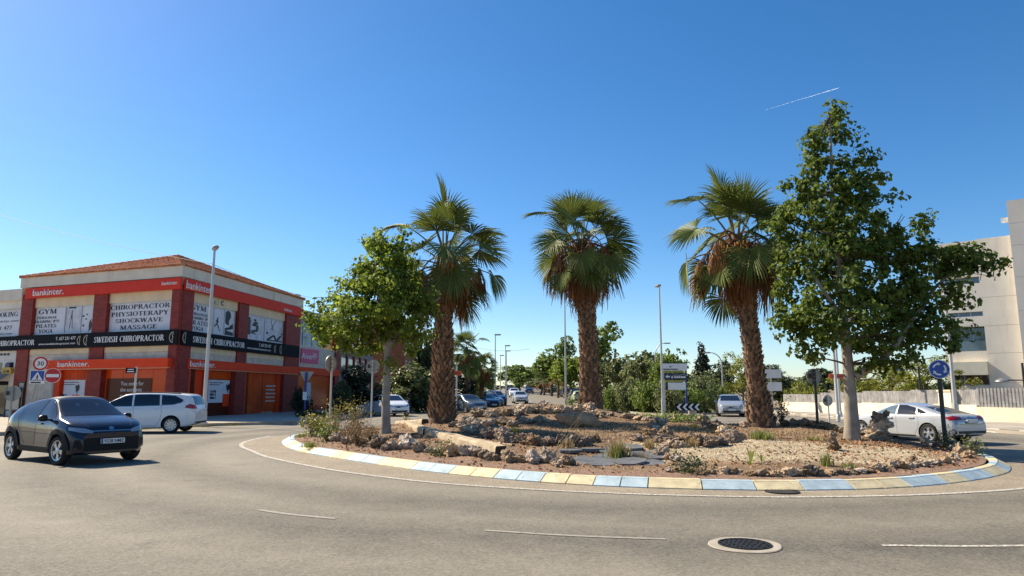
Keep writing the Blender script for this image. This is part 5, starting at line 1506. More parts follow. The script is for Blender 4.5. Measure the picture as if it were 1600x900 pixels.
shop(FL, 150, 157, .1, zt, "shop_red", "door_frame", .05, th=.3)
for a, b in ((157.5, 186), (186.5, 210), (210.5, 233), (233.5, 262)): shop(FL, a, b, .1, zt, "orange_glass", "shop_panel")
pst = shop(FL, 95, 128, .8, 2.35, "poster", "poster", -.17, th=.02)
print_line(FL, 97.5, 122, 2.2, .05, -.168, pst); print_line(FL, 97.5, 117, 2.07, .05, -.168, pst)
for i in range(3): print_line(FL, 96, 104.5, 1.42 - .2 * i, .15, -.168, pst)
silhouette(FL, [ell(.4, .5, .2, .3), ell(.62, .62, .22, .3), ell(.25, .68, .14, .2), seg(.45, .0, .5, .4, .08)], 117, 126, 1.45, 2.15, -.168, pst, "letter_dark", 605)
silhouette(FL, [[(0, 0), (1, 0), (1, 1), (0, 1)]], 113, 124, .8, 1.45, -.168, pst, "shop_red", 615)
dp = shop(FL, 162, 232, .1, 2.42, "brown_glass", "dark_poster", -.17, th=.02)
for i, s_ in enumerate(("You come for", "the accounts", "and st")): word(s_, FL, 188.5, (224, 222, 206)[i], 2.12 - .36 * i, .24, -.168, dp, "letter_white", 605, bold=.006)
# right-hand shopfront
shop(FRT, 288, 295, .1, zt, "shop_red", "door_frame", .05, th=.3); shop(FRT, 320.5, 325, .1, zt, "shop_red", "door_frame", .0, th=.25)
shop(FRT, 295.5, 308, .1, zt, "brown_glass", "door", -.24); shop(FRT, 308.5, 320, .1, zt, "shop_red", "door", -.22)
shop(FRT, 325.5, 364, .1, zt, "brown_glass", "shop_panel", -.22); shop(FRT, 325.5, 364, 2.42, zt, "orange_glass", "shop_panel", -.19, th=.02)
shop(FRT, 364.5, 371, .1, zt, "shop_red", "door_frame", .0, th=.25); shop(FRT, 377.5, 384, .1, zt, "shop_red", "door_frame", .0, th=.25)
pst2 = shop(FRT, 326, 362, .95, 2.38, "poster", "poster", -.17, th=.02)
print_line(FRT, 327, 348, 2.2, .06, -.168, pst2); print_line(FRT, 327, 343, 2.07, .06, -.168, pst2)
word("HOME", FRT, 328.5, 337.5, 1.65, .17, -.168, pst2, "letter_dark", 615, bold=.02)
for i in (1, 2): print_line(FRT, 328.5, 337.5, 1.65 - .2 * i, .15, -.168, pst2)
silhouette(FRT, [ell(.4, .5, .2, .3), ell(.62, .62, .22, .3), ell(.25, .68, .14, .2), seg(.45, .0, .5, .4, .08)], 352, 361, 1.55, 2.2, -.168, pst2, "letter_dark", 605)
silhouette(FRT, [[(0, 0), (1, 0), (1, 1), (0, 1)]], 348, 358, .7, 1.5, -.165, pst2, "shop_red", 615)
shop(FRT, 384.5, 391, .1, zt, "brown_glass", "shop_panel", -.2); shop(FRT, 391.5, 399, .1, zt, "orange_glass", "shop_panel", -.2); shop(FRT, 399.5, 413, .1, zt, "shop_panel", "shop_panel"); 
pst3 = shop(FRT, 413.5, 433, .25, zt, "shop_panel", "shop_panel", -.17)
for i in range(5): print_line(FRT, 415, 431 - (i % 2) * 2, 2.05 - .27 * i, .10, -.168, pst3, "letter_grey", 620)
shop(FRT, 433.5, 441, .1, zt, "shop_red", "door_frame", -.1, th=.2)
for a, b in ((449, 452), ): pass

# ---- the row's next shop to the right (purple sign), further along the same street
F2 = Facade(REND, (-15.7, 62.9)); sh2 = thing("shop_building", "narrow two-storey shop with a purple top sign, adjoining the corner building", "building")
mb = MB(); F2.box(mb, .15, F2.L, 3.1, 5.3, -.3, 0); F2.box(mb, .15, F2.L, 7.3, 8.2, -.3, 0); F2.box(mb, .15, F2.L, -.2, 3.1, -.45, -.3); mb.build("wall", M_["cream_panel"], sh2)
mb = MB(); F2.box(mb, .15, F2.L, 8.1, 8.25, -8, -.32); F2.box(mb, .15, .45, -.2, 8.1, -8, -.46); F2.box(mb, F2.L - .3, F2.L, -.2, 8.1, -8, -.46); mb.build("roof", M_["fascia"], sh2)
pb_ = F2.slab("sign_band", flat("purple_sign", (.075, .022, .06), .45), sh2, .15, F2.L, 7.35, 8.15, .0, .14)
word("HIT", F2, 481, 490, 7.68, .4, .142, pb_, "letter_grey", 487)
w5, _ = window(F2, 459, 504, 5.3, 7.3, 3, sh2, 525, "glass")
F2.slab("pillar", M_["red_tile"], sh2, F2.L - 1.0, F2.L, -.1, 7.3, -.29, .16)
F2.slab("sign_band", M_["shop_red"], sh2, .15, F2.L, 3.0, 3.6, -.2, .2)
F2.slab("shop_panel", M_["orange_glass"], sh2, .3, F2.L - 1.1, .1, 2.98, -.28, -.2)
F2.slab("poster", M_["poster"], sh2, F2.u(479, 620), F2.u(488, 620), .5, 2.4, -.19, -.17)
av = F2.slab("wall_sign", flat("magenta_sign", (.60, .05, .17), .45), sh2, F2.u(469, 563), F2.u(496, 563), 3.95, 5.1, .0, .1)
word("Aiver", F2, 471, 489, 4.5, .5, .102, av, "letter_white", 563, bold=.012)
for i in range(2): silhouette(F2, [seg(.2, .0, .5, .9, .16), seg(.5, .9, .9, .7, .16), seg(.9, .7, .7, .3, .16)], 488 + i * 3, 491.5 + i * 3, 4.3, 4.85, .102, av, "letter_white", 563)
# chimneys and roof rail behind the purple sign
ch = thing("chimney_block", "brick chimneys with a metal flue behind the purple sign", "chimney", (-20.5, 63.5, 8.2))
mb = MB(); mb.box((0, 0, .2), (2.2, 1.6, .5)).box((-.2, 0, .75), (1.6, 1.1, .6)); mb.build("brick_stack", M_["chimney"], ch)
MB().tube([(.5, 0, .9), (.5, 0, 2.1)], .28, 14).lathe([(.28, 2.1), (.38, 2.15), (.38, 2.35), (0, 2.45)], Matrix.Translation((.5, 0, 0))).build("flue", M_["metal_grey"], ch, 40)
MB().tube([(2.2, 0, 0), (2.2, 0, 2.1), (6, 0, 2.1), (6, 0, 0)], .035, 6).build("rail", M_["metal_grey"], ch)
# ---- the white shop to the far left
F3 = Facade((-44, 49.4), LEND); sh3 = thing("shop_building", "off-white two-storey shop with an awning, at the edge beyond the corner building", "building")
mb = MB(); F3.box(mb, 0, F3.L - .12, -.2, 4.3, -.3, 0); F3.box(mb, 0, F3.L - .12, 7.0, 8.2, -.3, 0); F3.box(mb, 0, F3.L - .12, 4.3, 5.2, -.3, 0); mb.build("wall", M_["offwhite"], sh3)
mb = MB(); F3.box(mb, 0, F3.L - .5, 8.1, 8.25, -9, -.32); F3.box(mb, 0, F3.L, 7.5, 8.25, .002, .25); mb.build("roof", M_["fascia"], sh3)
F3.slab("sign_band", M_["black_sheet"], sh3, 0, F3.L - .15, zz["blk0"] - .05, zz["blk1"] - .02, .1, .24)
w6, _ = window(F3, -60, 31, zz["win0"], zz["win1"] - .03, [0, .5, 1], sh3, 490, "film")
sword("ING", F3, 13, 28.5, zw(.82), .30, o_, w6, py=490); sword("OOK", F3, -4, 12, zw(.82), .30, o_, w6, py=490)
word("swedishchiropractor.com", F3, -40, 29, zw(.56), .2, o_, w6, "letter_dark", 500); word("657 231 477", F3, -24, 19, zw(.32), .26, o_, w6, "letter_dark", 510); word("www.swedishchiropractor.com", F3, -52, 19, zw(.09), .17, o_, w6, "letter_dark", 519)
for i in range(3): silhouette(F3, [ell(.5, .5, .5, .5), ], 0 + i * 5.5, 5 + i * 5.5, 3.95, 4.12, .002, sh3, "letter_dark", 550)
for a, b in ((-4, 3.5), (16, 21)): F3.slab("window", M_["glass_dark"], sh3, F3.u(a, 570), F3.u(b, 570), 3.0, 3.5, -.02, .02)
F3.slab("door", M_["glass_dark"], sh3, F3.u(-8, 610), F3.u(12, 610), .1, 2.3, -.02, .02)
aw = MB(); u0, u1 = F3.u(-40, 600), F3.u(18, 600)
A, B, C_, D_ = F3.P(u0, 2.95, .02), F3.P(u1, 2.95, .02), F3.P(u1, 2.1, 1.1), F3.P(u0, 2.1, 1.1)
aw.add([A, B, C_, D_] + [p - Vector((0, 0, .03)) for p in (A, B, C_, D_)], [(0, 1, 2, 3), (7, 6, 5, 4), (0, 4, 5, 1), (1, 5, 6, 2), (2, 6, 7, 3), (3, 7, 4, 0)])
aw.build("awning", flat("grey_awning", (.22, .20, .17), .8), sh3)
atm = thing("atm_sign", "yellow and black cash machine sign with a round emblem on the off-white shop wall", "sign", F3.P(F3.u(15.5, 578), 2.98, .05))
Mx = frame((0, 0, 0), F3.d, (0, 0, 1), F3.n)
MB().prism([(-.42, -.2), (.42, -.2), (.46, 0), (.36, .2), (-.36, .2), (-.46, 0)], Mx, .18).build("sign_box", flat("cash_yellow", (.55, .33, .03), .45), atm)
MB().prism(ell(0, .3, .22, .22, 20), Mx, .16).build("emblem_disc", flat("emblem_dark_blue", (.03, .035, .08), .4), atm)
text("ATM", Mx @ Matrix.Translation((0, -.06, .182)), M_["letter_dark"], atm, w=.56, h=.2, bold=.01)
# framed boards standing on the pavement by the shop
for i, (px, w_, lab) in enumerate(((17, 1.25, "large blank notice board in a dark frame on the shop pavement"), (28.5, .5, "narrow poster stand in a dark frame beside the blank notice board"))):
    p = at(px, 655, .13, Y=41.5); b_ = thing("notice_board", lab, "notice board", (p.x, p.y, .13), math.atan2(F3.d.y, F3.d.x))
    hgt = 1.75 if i == 0 else 2.1
    MB().box((-w_ / 2, 0, hgt / 2), (.07, .07, hgt)).box((w_ / 2, 0, hgt / 2), (.07, .07, hgt)).box((0, 0, hgt - .04), (w_ - .07, .07, .08)).box((0, 0, .42), (w_ - .07, .07, .07)).build("frame", M_["black"], b_)
    MB().box((0, .0, hgt / 2 + .19), (w_ - .08, .03, hgt - .55)).build("board", flat("board_face", (.38, .35, .30), .6), b_)

# ---- buildings further up the street behind the trees
far = thing("apartment_building", "grey and dark blue apartment block half hidden by the trees up the street", "building", (-16.5, 66, 0), R(90))
def blk(parent, c, d, m, name): return MB().box(c, d).build(name, M_[m], parent)
M_["far_grey"] = mat("grey_render", (.33, .32, .31), .85, var=.08, scale=.8); M_["navy"] = flat("navy_band", (.04, .05, .09), .5)
blk(far, (8, 5, 4.2), (19, 9, 8.6), "far_grey", "wall")
for z in (2.9, 5.6, 8.2): blk(far, (8, .40, z), (19.2, .3, .5), "navy", "band")
for i in range(6):
    for z in (1.4, 4.3, 6.95):
        w_ = blk(far, (.4 + 3.1 * i, .47, z), (1.9, .12, 1.5), "frame", "window"); blk(w_, (.4 + 3.1 * i, .40, z), (1.74, .04, 1.34), "glass", "pane")
    blk(far, (1.9 + 3.1 * i, .40, 4.2), (.35, .25, 8.2), "red_tile", "pillar")
blk(far, (8, 5, 8.75), (19.6, 9.6, .35), "fascia", "roof")
far2 = thing("house", "pale low house at the far end of the parked cars, behind the small palms", "building", (-15, 108, float(ground_h(0, 108))))
MB().box((0, 0, 2.7), (9, 8, 5.4)).build("wall", M_["cream"], far2); MB().add([(-5, -4.5, 5.4), (5, -4.5, 5.4), (5, 4.5, 5.4), (-5, 4.5, 5.4), (-2, 0, 7), (2, 0, 7)], [(0, 1, 5, 4), (1, 2, 5), (2, 3, 4, 5), (3, 0, 4), (3, 2, 1, 0)]).build("roof", M_["roof_tile"], far2)
for x in (-2.5, 2.5):
    w_ = MB().box((x, -4.0, 2.8), (1.3, .1, 1.4)).build("window", M_["frame"], far2); MB().box((x, -4.04, 2.8), (1.15, .06, 1.25)).build("pane", M_["glass_dark"], w_)
for i, (px, py, y0, lab, w_) in enumerate(((590, 560, 80, "brown brick building seen between the leaves behind the small broadleaf tree", 10),)):
    p = at(px, 613, 0, Y=y0); b_ = thing("brick_building", lab, "building", (-17.5, 98, float(ground_h(0, 98))))
    MB().box((-2, 0, 5), (w_, 9, 10.5)).build("wall", M_["chimney"], b_)
    for k in range(3):
        for z in (2, 4.6, 7.2):
            q = MB().box((-2 + w_ / 2, -3 + 3 * k, z), (.12, 1.4, 1.5)).build("window", M_["frame"], b_); MB().box((-2 + w_ / 2 + .05, -3 + 3 * k, z), (.06, 1.2, 1.3)).build("pane", M_["glass"], q)
    MB().box((-2, 0, 10.4), (w_ + .6, 9.6, .4)).build("roof", M_["fascia"], b_)

# ------------------------------------------------------------------ pale wall with slatted fence on the right, and the office block
def FW(p): return Facade(p[0], p[1])
M_["wall_cream"] = mat("cream_boundary_wall", (.80, .72, .54), .85, var=.06, scale=1.5, bump=.15, bscale=30, stain=(1.6, .3, (.50, .42, .30), .54, .6))
M_["slat_grey"] = mat("weathered_grey_slat", (.33, .32, .31), .75, var=.2, scale=3, island=.15)
WL = [Vector((22.2, 57.5)), Vector((22.6, 51.5)), Vector((23.05, 46.2)), Vector((23.5, 41.4)), Vector((24.05, 36.3)), Vector((25.5, 33.4)), Vector((31, 29.8)), Vector((40, 26.5))]
bw = thing("boundary_wall", "long low cream wall topped by a grey slatted fence beside the pavement", "wall")
ht = [(.70, 1.32), (.74, 1.44), (.80, 1.54), (.82, 1.60), (.72, 1.68), (.70, 1.74), (.70, 1.76)]
for i, (a, b) in enumerate(zip(WL, WL[1:])):
    f = Facade(tuple(a), tuple(b)); zt_, ft = ht[i]
    f.n = -f.n if f.n.dot(Vector((-1, -.3, 0))) < 0 else f.n
    f.slab("wall_panel", M_["wall_cream"], bw, .006, f.L - .006, -.4, zt_ + .13, -.22, 0)
    n = int(f.L / (.115 if i < 4 else .17))
    me0 = None
    mbs = MB()
    for k in range(n):
        u0 = f.L * k / n + .02; u1 = u0 + (f.L / n) * (.86 if i < 4 else .62)
        if i < 4: f.box(mbs, u0, u1, zt_ + .135, ft + .13 + .01 * (k % 3), -.12, -.09)
        else:
            m1 = MB(); f.box(m1, u0, u1, zt_ + .135, ft + .13, -.13, -.08); m1.build("fence_slat", M_["slat_grey"], bw)
    if i < 4: o = mbs.build("fence_slat", M_["slat_grey"], bw); o["kind"] = "stuff"
    mr = MB(); f.box(mr, .01, f.L - .01, zt_ + .3, zt_ + .35, -.17, -.131); f.box(mr, .01, f.L - .01, ft - .1, ft - .05, -.17, -.131); mr.build("fence_rail", M_["slat_grey"], bw)
gate = thing("gate_pillar", "pale square gate pillar between the two stretches of slatted fence", "pillar", (23.86, 38.2, .0), R(6))
MB().box((0, 0, .82), (.55, .95, 1.64)).build("shaft", M_["wall_cream"], gate); MB().box((0, 0, 1.69), (.66, 1.06, .09)).build("cap", M_["cream"], gate)

off = thing("office_building", "tall pale rendered block with recessed windows beyond the slatted fence", "building")
C0, C1 = Vector((34.0, 52.0)), Vector((41.0, 44.0))
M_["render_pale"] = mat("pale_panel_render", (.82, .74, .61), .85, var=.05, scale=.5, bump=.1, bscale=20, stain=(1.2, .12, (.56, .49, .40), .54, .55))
M_["render_grey"] = mat("grey_panel_render", (.60, .56, .50), .85, var=.05, scale=.5)  # greyer render for the upper block and the inner cores
P0 = at(1541, 540, Y=50.5); DO = Vector((.76, -.65, 0)).normalized()
FB = Facade((P0.x, P0.y), (P0.x + DO.x * 9, P0.y + DO.y * 9))
UL = FB.u(1484, 560); UT = FB.u(1585, 420)
def strip(f, u0, u1, z0, z1, o0=-.4, o1=0.0, m="render_pale", name="wall_panel"): return f.slab(name, M_[m], off, u0, u1, z0, z1, o0, o1)
strip(FB, UL, -.01, 0, 2.1); strip(FB, UL, -.01, 3.82, 4.6); strip(FB, UL, -.01, 6.4, 7.15); strip(FB, UL, -.01, 7.5, 9.6); strip(FB, UL, -.01, 10.1, 12.85)
strip(FB, UL, -.02, 2.85, 3.80, -.1, .62, "wall_cream", "awning_panel")
M_["shop_dark"] = flat("dark_red_window_display", (.10, .02, .03), .3, var=.4, scale=2)
for z0, z1, o in ((2.1, 2.85, -.25), (4.6, 6.4, -.7), (7.15, 7.5, -.3), (9.6, 10.1, -.3)):
    g = FB.slab("window", M_["frame"], off, UL + .02, -.02, z0 + .004, z0 + .06, o - .08, o + .05)
    n = 3
    for k in range(n):
        FB.slab("pane", M_["glass"] if z0 > 3 else M_["glass_dark"], g, UL + (-UL) * k / n + .03, UL + (-UL) * (k + 1) / n - .03, z0 + .06, z1 - .01, o - .02, o + .0)
    for k in range(n + 1): FB.slab("mullion", M_["frame"], g, UL + (-UL - .08) * k / n + .01, UL + (-UL - .08) * k / n + .07, z0 + .06, z1 - .01, o - .03, o + .04)
FB.slab("display", M_["shop_dark"], off, UL + .9, UL + 2.2, 2.17, 2.8, -.23, -.19)
FB.slab("balcony_glass", M_["glass"], off, UL, -.03, 4.61, 5.35, -.10, -.05)
cs = MB(); FB.box(cs, UL, -.01, 0, 12.8, -8, -1.2); cs.build("core", M_["render_grey"], off)
FB.slab("side_wall", M_["render_pale"], off, UL - .25, UL - .003, 0, 12.85, -8, .0)
for k in range(6):
    z0, z1 = [0, 2.3, 4.4, 6.4, 8.5, 10.7][k], [2.3, 4.4, 6.4, 8.5, 10.7, 12.9][k]
    FB.slab("wall_panel", M_["render_pale"], off, .0, UT + 1, z0 + .008, z1 - .008, -.35, .02)
bk = MB(); FB.box(bk, .05, UT + 1, 0, 12.85, -7, -.36); bk.build("core", M_["render_grey"], off)
for k in range(7):
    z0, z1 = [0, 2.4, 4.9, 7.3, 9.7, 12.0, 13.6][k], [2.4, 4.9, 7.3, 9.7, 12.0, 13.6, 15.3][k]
    FB.slab("wall_panel", M_["render_grey"], off, UT, UT + 8, z0 + .008, z1 - .008, -6, .75)
w_ = FB.slab("window", flat("wood_window_frame", (.35, .2, .1), .5), off, UT + 1.0, UT + 4, 13.8, 14.5, .70, .78); FB.slab("pane", M_["glass_dark"], w_, UT + 1.1, UT + 3.9, 13.88, 14.42, .76, .79)
FB.slab("ledge", M_["white"], off, UT - .45, UT - .01, 13.9, 14.15, -.2, .5)

# ------------------------------------------------------------------ street furniture
def pole_mesh(h, r0, r1, n=12, lean=(0, 0)): return MB().tube([(0, 0, -.05), (lean[0] * .5, lean[1] * .5, h * .5), (lean[0], lean[1], h)], [r0, (r0 + r1) / 2, r1], n)
def lamp_post(p, h, head_az, label, group=None, r0=.085, r1=.05, head=.55, tall_arm=0.0):
    t = thing("street_lamp", label, "street lamp", p, head_az, group)
    pole_mesh(h, r0, r1).build("pole", M_["metal_white"], t, 50)
    MB().box((0, 0, .04), (.34, .34, .08)).tube([(0, 0, .08), (0, 0, 1.0)], [r0 * 1.35, r0 * 1.3], 12).build("base", M_["metal_white"], t, 50)
    L = head
    mb = MB()
    mb.lathe([(.04, -.06), (.045, .06)], Matrix.Translation((0, 0, h)), 8)
    mb.box((L * .35, 0, h + .08), (L, .26, .15), bev=.05)
    mb.build("lamp_head", M_["metal_grey"], t, 40)
    MB().box((L * .4, 0, h + .003), (L * .6, .2, .016)).build("lens", flat("lamp_lens", (.5, .5, .48), .3), t)
    return t
p = at(319, 640, .13, Y=33.0); lamp_post((p.x, p.y, .13), 8.3, R(-60), "tall white lamp post on the pavement in front of the corner building", head=.75, r0=.10, r1=.055)
p = at(1036, 636, .1, Y=45.6); lamp_post((p.x, p.y, .12), at(1026, 446, Y=45.6).z - .2, R(100), "tall pale lamp post beside the roadside advertising board", head=.65)
p = at(886, 620, 0, Y=58.0); lamp_post((p.x - .1, p.y, .0), 10.5, R(90), "tall lamp post right behind the straight palm")
p = at(1493, 640, .13, Y=30.5); lamp_post((p.x, p.y, .13), 7.6, R(180), "pale lamp post on the pavement behind the blue roundabout sign, its head among leaves")
for i, (px, py, Y, lab) in enumerate(((774, 524, 78, "street lamp nearest the parked cars, between palms and street"), (790, 541, 92, "second street lamp up the climbing street"), (782, 556, 118, "third and thinner street lamp up the climbing street"), (791.5, 549, 105, "street lamp showing just beside the second one"))):
    q = at(px, py, Y=Y); g = float(ground_h(0, Y)); lamp_post((q.x, Y, g), q.z - g, R(10), lab, None, r0=.075, head=.75)
# curved-arm lamps
def curved_lamp(p, h, reach, az, label):
    t = thing("street_lamp", label, "street lamp", p, az)
    pts = [(0, 0, -.05), (0, 0, h * .8)] + [(reach * (1 - math.cos(u)), 0, h * .8 + h * .2 * math.sin(u)) for u in [math.pi / 2 * k / 6 for k in range(1, 7)]]
    MB().tube(pts, [.08] + [.06 - .004 * k for k in range(len(pts) - 1)], 10).build("pole", M_["metal_white"], t, 50)
    MB().box((reach + .3, 0, h), (.7, .22, .13), bev=.05).build("lamp_head", M_["metal_grey"], t, 40)
    return t
q = at(1131, 640, 0, Y=62); curved_lamp((q.x, 62, .1), at(1110, 551, Y=62).z - .1, 1.0, R(180), "street lamp with a curved arm between the dark cypress and the pines")
q = at(1031, 640, 0, Y=74); curved_lamp((q.x - .3, 74, .12), at(1050, 538, Y=74).z, 1.0, R(0), "street lamp with a curved arm showing above the advertising board")
# twin white poles behind the thick-trunked tree
for i, (px, Y, h, lab) in enumerate(((1309, 37.0, 7.2, "tall thin pale pole standing at the kerb behind the thick pale trunk"), (1313, 42.5, 6.2, "second thin pale pole just behind the first one"))):
    q = at(px, 640, .1, Y=Y); t = thing("pole", lab, "pole", (q.x, Y, .1)); pole_mesh(h, .075, .055).build("shaft", M_["metal_white"], t, 50); MB().lathe([(.11, 0), (.11, .3), (.08, .34)], n=10).build("base", M_["metal_white"], t, 50)
# black ornamental lamps behind the wall
def black_lamp(px, py_top, Y, label, arms):
    q = at(px, py_top, Y=Y); t = thing("street_lamp", label, "street lamp", (q.x, Y, .0))
    pole_mesh(q.z, .07, .055).build("pole", M_["metal_dark"], t, 50)
    for s_, z in arms:
        MB().tube([(0, 0, z), (s_ * .9, 0, z)], .03, 8).build("arm", M_["metal_dark"], t)
        MB().lathe([(.0, .12), (.09, .10), (.30, -.02), (.32, -.08), (.0, -.10)], Matrix.Translation((s_ * 1.15, 0, z)), 14).build("lamp_shade", M_["metal_grey"], t, 40)
    return t
black_lamp(1435, 573, 41, "black lamp post with a saucer lamp behind the slatted fence, in front of pines", ((-1, at(1435, 577, Y=41).z), (-.0, .5)))
black_lamp(1597, 567, 36, "black cross-armed lamp post in front of the pale office block", ((-1, at(1590, 594, Y=36).z), (.5, at(1590, 575, Y=36).z)))

# ---- traffic signs
def round_plate(t, z, r, m_front, m_back, th=.03, out=.045, name="sign_plate", Mx=None):
    """disc facing local -y"""
    M = frame((0, -out, z), (1, 0, 0), (0, 0, 1), (0, -1, 0)) if Mx is None else Mx
    o = MB().prism(ell(0, 0, r, r, 40), M, th).build(name, M_[m_front], t)
    if m_back:
        MB().lathe([(r * .96, -.012), (r, -.012), (r, -.002), (r * .96, -.002)], M, 40).build("sign_back", M_[m_back], t)
    return o, M
def sign_post(label, cat, p, az, h, r=.038, m="metal_white", name="road_sign", lean=(0, 0), group=None):
    t = thing(name, label, cat, p, az, group)
    pole_mesh(h, r, r, 10, lean).build("pole", M_[m], t, 50)
    return t
def ring(mb, M, r0, r1, z, th, n=40):
    mb.lathe([(r0, z), (r0, z + th), (r1, z + th), (r1, z)], M, n)
def face(px, Y, extra=0.0): return math.atan2(-(px - 800) / FOC, 1) + extra
# 30 limit over pedestrian crossing, pole leaning
p = at(42, 640, .13, Y=30.5); zc = at(56, 568, Y=30.5).z; zc2 = at(53, 589, Y=30.5).z
t = sign_post("30 speed limit roundel above a blue pedestrian crossing square on a leaning pole", "road sign", (p.x, p.y, .13), R(12), zc + .1, lean=(.42, 0), m="metal_grey")
lx = .30
M = frame((lx + .08, -.05, zc - .13), (1, 0, .0), (0, 0, 1), (0, -1, 0))
MB().prism(ell(0, 0, .30, .30, 40), M, .02).build("sign_plate", M_["white"], t)
mb = MB(); ring(mb, M, .225, .30, .0205, .004); mb.build("red_ring", M_["traffic_red"], t)
text("30", M @ Matrix.Translation((0, 0, .0215)), M_["letter_dark"], t, w=.27, h=.20, ext=.004, bold=.012)
M = frame((lx, -.05, zc2 - .13), (1, 0, 0), (0, 0, 1), (0, -1, 0))
MB().prism([(-.29, -.29), (.29, -.29), (.29, .29), (-.29, .29)], M, .02).build("sign_plate", M_["white"], t)
MB().prism([(-.265, -.17), (.265, -.17), (.265, .265), (-.265, .265)], M @ Matrix.Translation((0, 0, .0205)), .003).build("blue_field", M_["traffic_blue"], t)
MB().prism([(-.22, -.15), (.22, -.15), (0, .22)], M @ Matrix.Translation((0, 0, .0238)), .003).build("white_triangle", M_["white"], t)
mb = MB()
for q in (ell(.01, .07, .025, .03, 10), seg(.01, .04, 0, -.05, .05), seg(0, -.04, -.05, -.12, .025), seg(0, -.04, .05, -.11, .025), seg(.01, .02, .06, -.02, .02), seg(.0, .02, -.05, -.01, .02)): mb.prism(q, M @ Matrix.Translation((0, 0, .027 + .0003 * len(mb.f))), .002)
for k in range(4): mb.prism([(-.15 + .08 * k, -.145), (-.10 + .08 * k, -.145), (-.09 + .08 * k, -.12), (-.135 + .08 * k, -.12)], M @ Matrix.Translation((0, 0, .027)), .002)
mb.prism([(-.24, -.27), (.16, -.27), (.16, -.21), (-.24, -.21)], M @ Matrix.Translation((0, 0, .0206)), .002)
mb.build("walking_figure", M_["letter_dark"], t)
# no entry
p = at(78, 640, .13, Y=29.5); zc = at(80, 587, Y=29.5).z
t = sign_post("red no-entry roundel with a white bar beside the bank shopfront", "road sign", (p.x, p.y, .13), R(14), zc + .15, m="metal_grey")
o, M = round_plate(t, zc - .13, .31, "traffic_red", "sign_back")
mb = MB(); ring(mb, M, .295, .31, .0305, .003); mb.build("white_edge", M_["white"], t)
MB().prism([(-.235, -.065), (.235, -.065), (.235, .065), (-.235, .065)], M @ Matrix.Translation((0, 0, .0306)), .004).build("white_bar", M_["white"], t)
# backs of round signs
def back_sign(px, py, pyb, Y, r, az, label, z0=.13, m="metal_white", pole_r=.038, on_isle=False, extra=True):
    p = isle(px, pyb) if on_isle else at(px, pyb, z0, Y=Y)
    if on_isle: Y = p.y
    zc = at(px, py, Y=p.y).z - p.z
    t = sign_post(label, "road sign", (p.x, p.y, p.z), az, zc + r * .85, pole_r, m)
    M = frame((0, -.048, zc), (1, 0, 0), (0, 0, 1), (0, -1, 0))
    mb = MB(); mb.prism(ell(0, 0, r, r, 40), M, .012).lathe([(r * .955, -.02), (r * 1.0, -.02), (r, -.0005), (r * .955, -.0005)], M, 40)
    mb.build("sign_plate", M_["sign_back"], t)
    for q in (-.5, 0, .5): MB().box((0, .012, zc + r * q), (.10, .05, .045)).build("bracket", M_["metal_grey"], t)
    if extra: MB().box((r * .55, .002, zc + r * .05), (.10, .012, .16)).build("sticker", M_["metal_dark"], t)
    M2 = frame((0, -.062, zc), (1, 0, 0), (0, 0, 1), (0, -1, 0))
    MB().prism(ell(0, 0, r * .98, r * .98, 36), M2, .004).build("sign_face", M_["traffic_blue"], t)
    return t
back_sign(13, 615, 672, 27.0, .29, R(192), "bare back of a round sign at the pavement edge before the off-white shop", m="metal_grey")
back_sign(515, 568, 664, 0, .31, R(180 + 62), "round sign seen almost edge-on, rising from the shrubs of the island", on_isle=True, extra=False)
back_sign(580, 573, 650, 31.5, .32, R(178), "bare beige back of a round sign between the small tree and the edge-on sign", 0.0)
back_sign(1278, 588, 668, 0, .26, R(186), "dark grey back of a round sign on a dark pole, near the thick pale trunk", m="metal_dark", on_isle=True, pole_r=.045)
back_sign(1296, 626, 660, 36.0, .28, R(190), "small low round sign back at the kerb, under the orange plate", 0.0)
# triangle sign seen from behind on a blue pole
p = at(476, 640, .13, Y=44); zc = at(475, 590, Y=44).z
t = sign_post("back of a downward triangle sign on a blue pole before the red shopfront", "road sign", (p.x, p.y, .13), R(180), zc + .2, .07, "blue_pole")
MB().prism([(-.45, .38), (.45, .38), (0, -.42)], frame((0, -.08, zc - .13), (1, 0, 0), (0, 0, 1), (0, -1, 0)), .02).build("sign_plate", M_["sign_back"], t)
MB().box((0, .085, 1.25), (.26, .02, .5)).build("notice", M_["white"], t)
# street name plate
p = at(207, 655, .13, Y=32.5); t = sign_post("white pole with a small dark street-name plate, behind the black hatchback", "street sign", (p.x, p.y, .13), R(10), at(211, 573, Y=32.5).z - .13, .05, "metal_white", "street_sign")
zc = at(204, 579, Y=32.5).z - .13; pl_ = MB().box((-.22, -.06, zc), (.44, .03, .24)).build("name_plate", M_["black_sheet"], t)
MB().box((-.22, -.078, zc + .05), (.26, .006, .04)).box((-.22, -.078, zc - .05), (.30, .006, .045)).build("lettering", M_["letter_white"], pl_)
